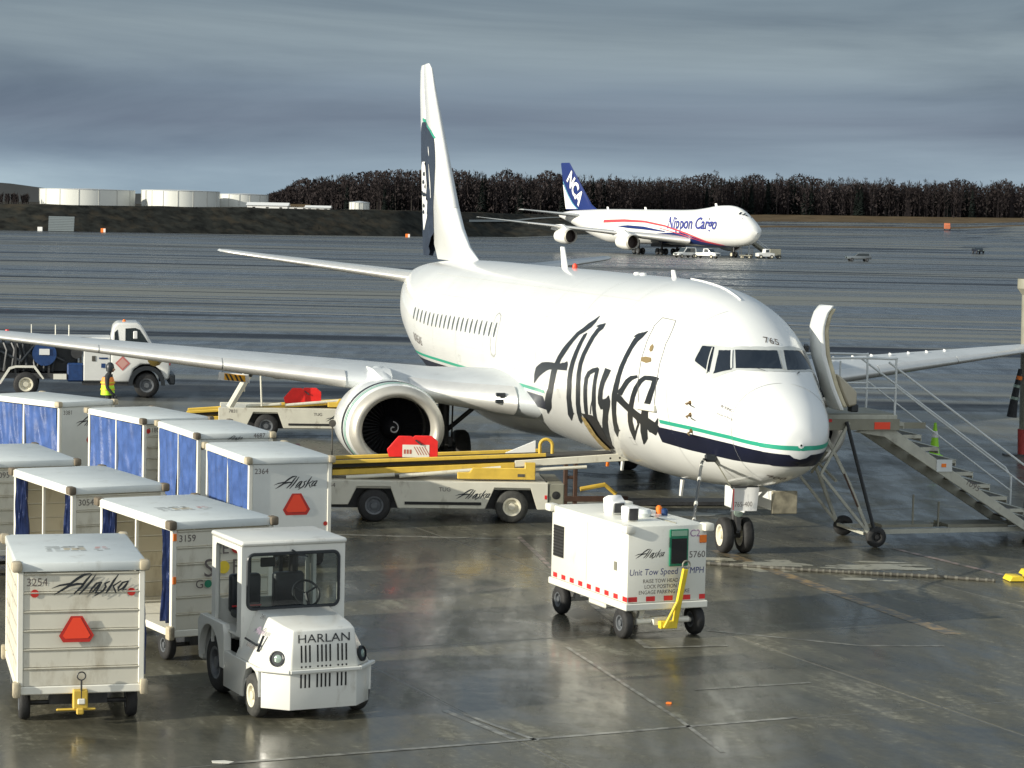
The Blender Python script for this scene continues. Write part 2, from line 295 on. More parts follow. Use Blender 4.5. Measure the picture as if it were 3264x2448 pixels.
def text2d(txt, size=1., shear=0., cond=1., bold=0.):
    c = bpy.data.curves.new('t', 'FONT'); c.body = txt; c.size = size; c.offset = size*bold; c.shear = shear; c.resolution_u = 3; c.align_x = 'LEFT'
    o = bpy.data.objects.new('t', c); COL.objects.link(o); dg = bpy.context.evaluated_depsgraph_get(); dg.update()
    me = bpy.data.meshes.new_from_object(o.evaluated_get(dg)); vs = [(v.co.x*cond, v.co.y) for v in me.vertices]; fs = [tuple(p.vertices) for p in me.polygons]
    bpy.data.objects.remove(o); bpy.data.curves.remove(c); bpy.data.meshes.remove(me)
    if vs:
        w = max(v[0] for v in vs); mn = min(v[0] for v in vs); vs = [(v[0]-(w+mn)/2, v[1]) for v in vs]
    return vs, fs
def flat(name, shapes, o, ex, ey, m, parent, off=0.004, label=None):
    """2-D shapes laid on a flat face: origin o, axes ex, ey"""
    o = Vector(o); ex = Vector(ex); ey = Vector(ey); nn = ex.cross(ey).normalized()*off; b = MB()
    if shapes and isinstance(shapes[0], list) and shapes and shapes[0] and isinstance(shapes[0][0], tuple) and len(shapes) == 2 and isinstance(shapes[1], list): shapes = [shapes]
    for vs, fs in shapes: b.add([o+ex*x+ey*y+nn for x, y in vs], fs)
    return b.build(name, m, parent, sm=0, fix=False, label=label)
def lab(name, txt, o, ex, ey, m, parent, size, shear=0, cond=1., off=.004):
    return flat(name, [text2d(txt, size, shear, cond)], o, ex, ey, m, parent, off)
def disc2d(r, n=16, cx=0, cy=0): return [(cx+r*math.cos(2*math.pi*i/n), cy+r*math.sin(2*math.pi*i/n)) for i in range(n)], [tuple(range(n))]
def rect2d(x0, x1, y0, y1): return [(x0, y0), (x1, y0), (x1, y1), (x0, y1)], [(0, 1, 2, 3)]
def ribbon2d(pts):
    vs = []; n = len(pts)
    for i, (x, y, w) in enumerate(pts):
        a = pts[max(i-1, 0)]; c = pts[min(i+1, n-1)]; dx, dy = c[0]-a[0], c[1]-a[1]; l = math.hypot(dx, dy) or 1
        vs += [(x-dy/l*w/2, y+dx/l*w/2), (x+dy/l*w/2, y-dx/l*w/2)]
    return vs, [(2*i, 2*i+1, 2*i+3, 2*i+2) for i in range(n-1)]
SCRIPT = [[(330,530,2),(390,508,10),(470,497,13),(520,460,16),(575,428,14),(622,420,4)],[(345,580,2),(400,548,12),(460,512,14),(520,500,14),(575,500,8)],
 [(630,424,6),(590,470,13),(550,525,13),(495,575,7)],[(660,430,4),(625,480,12),(580,535,12),(535,580,6)],
 [(700,488,6),(665,498,11),(628,540,12),(610,572,9),(640,560,9),(690,500,8)],[(705,488,7),(680,530,12),(655,575,8),(680,568,7)],
 [(765,484,6),(728,500,12),(735,525,13),(715,555,12),(650,595,5)],[(830,432,4),(795,480,13),(760,540,13),(735,575,7)],[(850,482,6),(790,520,10),(800,545,11),(812,575,7)],
 [(905,484,6),(860,496,11),(830,535,12),(825,558,9),(860,540,9),(895,500,8)],[(905,484,7),(880,525,12),(862,556,10),(890,548,7)]]
def script2d(width):
    s = width/575; return [ribbon2d([((x-617)*s, (505-y)*s, w*s*1.35) for x, y, w in st]) for st in SCRIPT]
def frange(a, b, n): return [a+(b-a)*i/(n-1) for i in range(n)]
def wheel(parent, c, r, w, ax='y', m=None, rim=None, name='wheel', n=24, rr=.56):
    t = m or M_TYRE; p = [(-w/2, r*rr), (-w/2, r*.88), (-w*.36, r*.97), (-w*.2, r), (w*.2, r), (w*.36, r*.97), (w/2, r*.88), (w/2, r*rr)]
    wh = MB().lathe(p, c, ax, n).build(name, t, parent, sm=50)
    b = MB(); b.lathe([(-w*.42, r*rr), (-w*.5, r*rr*.98), (-w*.46, r*rr*.8), (-w*.2, r*rr*.7), (-w*.2, r*.22), (-w*.45, r*.2), (-w*.45, .001)], c, ax, n)
    b.lathe([(w*.42, r*rr), (w*.5, r*rr*.98), (w*.46, r*rr*.8), (w*.2, r*rr*.7), (w*.2, r*.22), (w*.45, r*.2), (w*.45, .001)], c, ax, n); b.build('rim', rim or M_RIM, wh, sm=40)
    return wh
def skinned(name, verts, edges, radii, m, parent=None, sub=2, root=0):
    me = bpy.data.meshes.new(name); me.from_pydata(verts, edges, []); o = bpy.data.objects.new(name, me); COL.objects.link(o)
    o.modifiers.new('s', 'SKIN'); 
    for i, r in enumerate(radii):
        sv_ = me.skin_vertices[0].data[i]; sv_.radius = r if isinstance(r, tuple) else (r, r); sv_.use_root = (i == root)
    ss = o.modifiers.new('u', 'SUBSURF'); ss.levels = sub; ss.render_levels = sub
    dg = bpy.context.evaluated_depsgraph_get(); dg.update(); m2 = bpy.data.meshes.new_from_object(o.evaluated_get(dg)); bpy.data.objects.remove(o)
    m2.name = name; m2.materials.clear(); m2.materials.append(m); m2.polygons.foreach_set('use_smooth', [True]*len(m2.polygons))
    o = bpy.data.objects.new(name, m2); COL.objects.link(o)
    if parent: o.parent = parent
    return o
def lerp(x, xs, ys): return float(np.interp(x, xs, ys))

# ================================================================== SETTING
AZ = [-.32, -.25, -.2, -.1, -.05, 0, .05, .107, .19, .22, .3, .4]
YE = [690, 700, 710, 760, 790, 850, 850, 850, 850, 850, 850, 850]
ZE = [0, 0, 0, 0, .2, .4, 3, 6, 7, 8.7, 9.5, 10]
YB = [712, 722, 732, 782, 812, 880, 960, 1000, 1000, 1000, 1000, 1000]
ZB = [7.6, 7.8, 8.1, 8.7, 8.9, 9, 9, 11.4, 12, 12.4, 13, 13]
def ye(a): return lerp(a, AZ, YE)
def ze(a): return lerp(a, AZ, ZE)
def yb(a): return lerp(a, AZ, YB)
def zb(a): return lerp(a, AZ, ZB)
AS = frange(-.34, .4, 75)
def gz(x, y):
    a = x/max(y, 1); e = ye(a); b = yb(a)
    if y <= 520: return -.012
    if y <= e: return -.012+ze(a)*((y-520)/(e-520))
    if y <= b: return ze(a)+(zb(a)-ze(a))*(y-e)/(b-e)
    return zb(a)+(y-b)*.004
b = MB()
b.add([(-900, -300, -.012), (900, -300, -.012), (900, 0, -.012), (-900, 0, -.012)], [(0, 1, 2, 3)])
rows = [0, 60, 150, 300, 520, 'e5', 'e']
vs = []
for a in AS:
    a2 = a
    for r_ in rows:
        y = {'e5': 520+(ye(a)-520)*.5, 'e': ye(a)}.get(r_, r_)
        if y == 0: x = a*2600
        elif y < 520: x = a*max(y, 520)*(1 if y >= 300 else 1)*(1+ (520-y)/520*4)
        else: x = a*y
        vs.append((x, y, gz(a*y, y)))
nr = len(rows); b.add(vs, [(i*nr+j, (i+1)*nr+j, (i+1)*nr+j+1, i*nr+j+1) for i in range(len(AS)-1) for j in range(nr-1)])
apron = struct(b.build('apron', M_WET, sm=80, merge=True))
# concrete slabs that can be told apart
SA = R(24.6); sx = Vector((math.cos(SA), math.sin(SA), 0)); sy = Vector((-math.sin(SA), math.cos(SA), 0)); S0 = Vector((.17, 27.59, 0)); SS = 6.1
me_slab = None; js = MB()
for i in range(-8, 12):
    for j in range(-3, 10):
        c = S0+sx*(i+.5)*SS+sy*(j+.5)*SS
        if not (20 < c.y < 72) or abs(c.x) > c.y*.25+3.5: continue
        if me_slab is None:
            h = SS/2-.014; o = MB().box(-h, h, -h, h, -.25, 0).build('slab', M_WET, apron, bevel=.012, sm=0); me_slab = o.data
        else: o = bpy.data.objects.new('slab', me_slab); COL.objects.link(o); o.parent = apron
        o.location = c+Vector((0, 0, random.uniform(-.0015, .0015))); o.rotation_euler = (random.uniform(-1, 1)*.0003, random.uniform(-1, 1)*.0003, SA)
for i in range(-8, 12):
    for j in range(-3, 10):
        c = S0+sx*i*SS+sy*j*SS
        if not (22 < c.y < 60) or abs(c.x) > c.y*.25+3: continue
        js.bar(c+Vector((0, 0, -.006)), c+sx*SS+Vector((0, 0, -.006)), .035, .01); js.bar(c+Vector((0, 0, -.007)), c+sy*SS+Vector((0, 0, -.007)), .035, .01)
struct(js.build('joint_sealant', M_SEAL, sm=0))
def line(name, pts, w, m, z=.004):
    r_ = MB(); vs, fs = ribbon2d([(x, y, w) for x, y in pts]); r_.add([(x, y, z) for x, y in vs], [f for f in fs]); return struct(r_.build(name, m, sm=0))
line('white_painted_line', [(-3.2, 26.07), (.17, 27.59), (3.72, 29.26)], .09, M_LINEW)
line('white_painted_line', [(.12, 27.66), (-.77, 29.21)], .09, M_LINEW); line('white_painted_line', [(.4, 27.6), (-.5, 29.0)], .07, M_LINEW)
line('white_painted_line', [(2.09, 33.89), (1.2, 38.8)], .10, M_LINEW); line('pink_painted_line', [(1.2, 38.8), (.2, 45.66)], .10, M_LINEP)
line('white_painted_line', [(2.09, 33.89), (3.29, 34.23)], .09, M_LINEW, .006); line('white_painted_line', [(3.11, 35.5), (5.32, 34.47), (6.6, 34.6)], .09, M_LINEW)
line('white_painted_line', [(-3.45, 45.4), (.2, 45.32)], .16, M_LINEW); line('pink_painted_line', [(7.55, 45.19), (9.3, 41.4), (10.6, 38.5)], .13, M_LINEP)
line('yellow_painted_line', [(4.0, 44.4), (5.4, 40.2), (6.93, 35.65)], .28, M_LINEY)
line('white_painted_line', [(2.55, 30.89), (4.19, 31.55)], .07, M_LINEW); line('white_painted_line', [(-9, 66), (-2, 66.3), (1, 66.2)], .2, M_LINEW)
line('white_painted_line', [(.9, 33.8), (2.2, 29.0), (2.6, 27.2)], .06, M_LINEW)
line('white_painted_line', [(-60, 150), (0, 149), (70, 147)], 1.6, line_mat('far_cream_band', (.22, .21, .17), .62))
random.seed(21)
for cx_, cy_, rx, ry, n_ in ((4.4, 43.0, .9, .5, 3), (5.9, 42.4, 1.1, .45, 4), (7.2, 42.9, .9, .4, 3), (3.0, 50.5, 1.6, 1.3, 4), (-1.0, 52.5, 1.5, 1.2, 3), (6.6, 40.9, .5, .25, 2), (1.2, 57, 2.2, 2, 4), (9.6, 39.2, .7, .3, 2)):
    for k in range(n_):
        px_, py_ = cx_+random.uniform(-1, 1)*rx, cy_+random.uniform(-1, 1)*ry; m_ = 16; P_ = []; r1, r2 = rx*random.uniform(.3, .75), ry*random.uniform(.3, .7)
        for j in range(m_): an = 6.283*j/m_; f_ = random.uniform(.65, 1.15); P_.append((px_+r1*f_*math.cos(an), py_+r2*f_*math.sin(an), .0035+.0006*k))
        struct(MB().add(P_, [tuple(range(m_))]).build('dry_patch', M_DRY, sm=0))
random.seed(9)
# terrain beyond the apron
M_BANK = mat('embankment_scrub', (.024, .025, .021), .95, var=.7, vs=.3, dirt=(.055, .045, .030), dirts=.16, darker=.5, spec=.1)
M_GRASS = mat('dead_grass', (.10, .072, .040), .95, var=.35, vs=.08, spec=.1)
M_HILL = mat('forest_floor', (.035, .03, .02), .95, var=.4, vs=.02, spec=.1)
M_ROAD = mat('service_road_grey', (.16, .17, .16), .5)
def terr(name, a0, a1, f0, f1, m, n=40, rows=5, rough=0, lift=0):
    q = MB(); A = frange(a0, a1, n); vs = []
    for a in A:
        y0 = f0(a); y1 = f1(a)
        for j in range(rows+1):
            y = y0+(y1-y0)*j/rows; vs.append((a*y, y, gz(a*y, y)+.012+lift+(rng.uniform(-1, 1)*rough if 0 < j < rows else 0)))
    q.add(vs, [(i*(rows+1)+j, (i+1)*(rows+1)+j, (i+1)*(rows+1)+j+1, i*(rows+1)+j+1) for i in range(n-1) for j in range(rows)]); return struct(q.build(name, m, sm=80, fix=False))
terr('embankment', -.34, .052, ye, yb, M_BANK, 150, 8, .35)
terr('grass_verge', .052, .4, lambda a: ye(a), lambda a: ye(a)+18, M_GRASS, 50, 3, .05)
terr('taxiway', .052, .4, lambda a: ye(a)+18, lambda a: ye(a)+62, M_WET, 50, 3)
terr('grass_verge', .052, .4, lambda a: ye(a)+62, lambda a: max(yb(a), ye(a)+66), M_GRASS, 90, 5, .5)
terr('hill', -.34, .4, yb, lambda a: 2600, M_HILL, 60, 10, .4)
terr('service_road', -.27, -.02, lambda a: yb(a)+1, lambda a: yb(a)+7, M_ROAD, 60, 1, 0, .3)
terr('service_road', -.02, .048, lambda a: yb(a)-12, lambda a: yb(a)-9.5, M_ROAD, 30, 1, 0, .45)
# far backdrop of hills to close the horizon
q = MB(); vs = []
for i in range(90):
    a = -.6+1.3*i/89; h = 26+8*math.sin(i*.3)+5*math.sin(i*.83); vs += [(a*2600, 2600, -60), (a*2600, 2600+40, h)]
q.add(vs, [(2*i, 2*i+2, 2*i+3, 2*i+1) for i in range(89)]); struct(q.build('distant_hills', mat('distant_hill', (.03, .034, .036), 1, var=.3, vs=.01), fix=False))

# storage tanks on the embankment
M_TANK = mat('tank_white', (.66, .67, .62), .4, var=.06, vs=.05); M_TSEAM = mat('tank_seam', (.52, .52, .48), .6)
def tank(x, y, r, h, label, z=None):
    z0 = (gz(x, y) if z is None else z)-1.5; t = thing('storage_tank', label, 'tank', (x, y, z0), 0, 'storage tanks on the embankment')
    MB().lathe([(0, r), (h+1.5, r)], ax='z', n=48).build('shell', M_TANK, t, sm=30)
    MB().lathe([(h+1.5, r+.12), (h+1.7, r+.12), (h+1.75, r*.9), (h+2.2, .01)], ax='z', n=48).build('roof', M_WINGW, t, sm=30)
    for k in range(7): s_ = MB(); an = -math.pi/2+(k-3)*.42; s_.box(-.16, .16, -.1, .1, 0, h+1.5, M=Matrix.Translation((math.cos(an)*(r+.05), math.sin(an)*(r+.05), 0)) @ Matrix.Rotation(an-math.pi/2, 4, 'Z')); s_.build('wall_seam', M_TSEAM, t)
    return t
tank(-169, 918, 18.6, 5.8, 'broad white storage tank at far left beside the brown thicket')
tank(-141, 945, 11, 6.2, 'narrow white storage tank squeezed between two broad ones')
tank(-131, 916, 14.4, 5.9, 'white storage tank with bright left half right of the broadest one')
tank(-110.5, 940, 10.5, 5.1, 'blue grey storage tank at the right end of the row')
tank(-60.5, 900, 3.9, 3.3, 'small squat cream tank alone before the wooded hill', gz(-60.5, 900)-.6)
def shed(x, y, w, d, h, label, roofc=M_WHITE):
    t = thing('site_building', label, 'building', (x, y, gz(x, y)-.5)); MB().box(-w/2, w/2, -d/2, d/2, 0, h*.55).build('wall', M_WHITE, t)
    MB().prism([(-d/2-.4, h*.55), (d/2+.4, h*.55), (0, h)], 'x', -w/2-.4, w/2+.4).build('roof', roofc, t, sm=0)
    k = MB(); 
    for i in range(3): k.box(-w/2+w*(i+.5)/3-.5, -w/2+w*(i+.5)/3+.5, -d/2-.06, -d/2, .5, h*.35)
    k.build('window', M_DARK, t); return t
shed(-92.5, 870, 15, 8, 2.6, 'long low white shed right of the grey blue tank')
shed(-83, 880, 10, 7, 2.2, 'small brown roofed shed behind the low white one', M_GRASS); shed(-74, 872, 9, 6, 1.8, 'tiny white shed near the foot of the wooded hill')
# jet-blast deflector and markers on the far apron
t = thing('blast_deflector', 'grey blue slatted blast fence standing at the far apron edge', 'fence', (-137.9, 706, 0))
for i in range(9): MB().box(-3.9, 3.9, .0+i*.1, .25+i*.1, .15+i*.5, .58+i*.5).build('slat', mat('deflector_grey', (.16, .19, .20), .5), t)
q = MB(); [q.bar((x, .9, 0), (x, 1.3, 4.7), .2) for x in (-3.7, 0, 3.7)]; q.build('post', M_STEEL, t)
for x, y, l in ((-124.5, 703, 'orange and white marker box near the blast fence'), (-143.4, 702, 'small pale marker box left of the blast fence'), (-35, 757, 'orange marker box on the apron edge left of the white tail')):
    t = thing('marker_box', l, 'marker', (x, y, 0)); MB().box(-.7, .7, -.5, .5, 0, 1.3).build('case', M_ORANGE if 'orange' in l else M_WHITE, t, bevel=.08); MB().box(.1, .72, -.52, -.5, .1, 1.2).build('panel', M_WHITE, t)

# ------------------------------------------------------------------ bare forest on the rise
M_BARK = mat('bare_bark', (.020, .017, .018), .9, var=.4, vs=.3, spec=.1); M_BARKP = mat('birch_bark', (.06, .054, .048), .9, spec=.1)
M_TWIG = mat('bare_twig', (.036, .030, .030), .95, var=.4, vs=.03, spec=.05); M_SPRUCE = mat('spruce_needle', (.014, .019, .017), .95, var=.4, vs=.3, spec=.05)
def tree_geo(q, x, y, z, h, conif, full=False):
    if conif:
        q.tube([(x, y, z), (x, y, z+h)], [.16, .02], 4, 0, False); n = int(h*2.6)
        for i in range(n):
            u = i/n; zz = z+h*(.08+.9*u); r = (1-u)**.8*h*.13+.2; k = 7
            for j in range(k):
                an = 6.283*j/k+i*1.3+random.random()*.5; rr = r*random.uniform(.7, 1.15); c, s = math.cos(an), math.sin(an); w = .35+.25*(1-u)
                q.add([(x, y, zz+.2), (x+c*rr-s*w, y+s*rr+c*w, zz-rr*.35), (x+c*rr*1.15, y+s*rr*1.15, zz-rr*.42), (x+c*rr+s*w, y+s*rr-c*w, zz-rr*.35)], [(0, 1, 2, 3)], 2)
        return
    bx, by = random.uniform(-.5, .5), random.uniform(-.5, .5)
    q.tube([(x, y, z-.5), (x+bx*.5, y+by*.5, z+h*.5), (x+bx, y+by, z+h*.96)], [.17, .12, .03], 4, 1 if random.random() < .04 else 0, False)
    for _ in range(46 if not full else 0):
        u = random.random()**.6; an = random.uniform(0, 6.283); rr = h*.13*math.sqrt(random.random())*(1.15-u*.75); c0 = Vector((x+bx*u+rr*math.cos(an), y+by*u+rr*math.sin(an), z+h*(.28+.74*u)))
        d_ = Vector((math.cos(an)*.5, math.sin(an)*.5, random.uniform(.5, 1.3)))*random.uniform(.5, 1.1); o_ = Vector((random.uniform(-1, 1), random.uniform(-1, 1), random.uniform(-.3, .3)))*random.uniform(.15, .42)
        q.add([c0-d_, c0+d_, c0+o_], [(0, 1, 2)], 3)
    nb = 8 if not full else 44
    for i in range(nb):
        u = random.uniform(.22, .98); an = random.uniform(0, 6.283); l = h*random.uniform(.10, .22)*(1.15-u*.75); p = Vector((x+bx*u, y+by*u, z+h*u))
        d = Vector((math.cos(an), math.sin(an), random.uniform(.6, 1.7))).normalized(); e_ = p+d*l; w = .07
        q.add([p, p+Vector((0, 0, w*1.5)), e_], [(0, 1, 2)], 0)
        for _ in range(4):
            s0 = p+d*l*random.uniform(.25, .95); e2 = s0+Vector((random.uniform(-1, 1), random.uniform(-1, 1), random.uniform(.1, 1.5))).normalized()*l*random.uniform(.4, .8)
            o_ = Vector((random.uniform(-1, 1), random.uniform(-1, 1), random.uniform(-.4, .4)))*.34
            q.add([s0, e2, s0+o_+(e2-s0)*.5], [(0, 1, 2)], 3)
def crown_line(a):  # tree height above its ground, thins out to the left
    return lerp(a, [-.108, -.10, -.09, -.075, -.05, 0, .1, .16, .2, .24], [5, 8.5, 12, 14, 15.5, 16, 16, 15.5, 15, 14.5])
q = MB()
for i in range(3700):
    a = random.uniform(-.108, .395); e_ = (yb(a)+6 if a > .05 else 950+max(0, (-.06-a))*900); y = e_+random.random()**1.5*230
    if -.02 < a < .05 and y < 950: continue
    h = crown_line(a)*random.uniform(.72, 1.08)*(1-.0006*(y-e_)); tree_geo(q, a*y, y, gz(a*y, y)-.3, h, random.random() < .10)
struct(q.build('forest', [M_BARK, M_BARKP, M_SPRUCE, M_TWIG], sm=0, fix=False), 'stuff')
q = MB()
for i in range(46):
    a = random.uniform(-.222, -.209) if i < 26 else random.uniform(-.24, -.222); y = random.uniform(900, 930); tree_geo(q, a*y, y, gz(a*y, y)-.5, random.uniform(3, 4.2), False)
struct(q.build('thicket', [M_BARK, M_BARKP, M_SPRUCE, M_TWIG], sm=0, fix=False), 'stuff')
q = MB()
for i in range(74000):
    a = random.uniform(-.106, .395); e_ = (yb(a)+5 if a > .05 else 948+max(0, (-.06-a))*900); y = e_+random.random()**1.3*80; x = a*y; z = gz(x, y); hh = crown_line(a)*(1-.12*math.sin(a*170+3*math.sin(a*61)))
    c0 = Vector((x, y, z+hh*random.random()**.85*1.0)); s_ = random.uniform(.35, .95)
    V_ = [c0+Vector((random.uniform(-1, 1), random.uniform(-1, 1), random.uniform(-1, 1)*1.3))*s_ for _ in range(3)]; q.add(V_, [(0, 1, 2)], 3)
struct(q.build('forest_thicket', [M_BARK, M_BARKP, M_SPRUCE, M_TWIG], sm=0, fix=False), 'stuff')
q = MB()
for i in range(5000):
    a = random.uniform(-.106, .262); e_ = (yb(a)+8 if a > .05 else 955+max(0, (-.06-a))*900); y = e_+random.random()*190; x = a*y; z = gz(x, y)
    h = crown_line(a)*random.uniform(.3, .86); w = random.uniform(.35, 1.3)
    an = random.uniform(0, 3.14); c, s = math.cos(an)*w, math.sin(an)*w
    q.add([(x-c, y-s, z-.3), (x+c, y+s, z-.3), (x+c*.6, y+s*.6, z+h*.7), (x, y, z+h), (x-c*.7, y-s*.7, z+h*.6)], [(0, 1, 2, 3, 4)], 3)
struct(q.build('undergrowth', [M_BARK, M_BARKP, M_SPRUCE, M_TWIG], sm=0, fix=False), 'stuff')
for i, (a, dh, l) in enumerate([(-.104, 7, 'bare tree at the low left end of the wood'), (-.004, 18.5, 'tall bare tree rising above the wood left of the far jet tail'), (.040, 18, 'tall bare tree above the wood right of the far jet tail'),
    (.086, 19, 'bare tree with fine twigs above the far cargo jet'), (.112, 18, 'tall bare tree above the nose of the far cargo jet'), (.150, 17.5, 'bare tree standing proud of the wood at the right'), (.188, 17, 'bare tree standing proud of the wood near the right edge')]):
    y = 985+12*(i % 3); q = MB(); random.seed(40+i); tree_geo(q, 0, 0, 0, dh, False, True); t = thing('bare_tree', l, 'tree', (a*y, y, gz(a*y, y)), 0, 'tall bare trees above the wood')
    tr = MB(); cr = MB()
    for f, k in zip(q.f, q.m): (tr if len(f) == 4 else cr).add([q.v[j] for j in f], [tuple(range(len(f)))], 0)
    tr.build('trunk', M_BARK, t, merge=True, sm=0); cr.build('crown', M_TWIG, t, sm=0, fix=False)

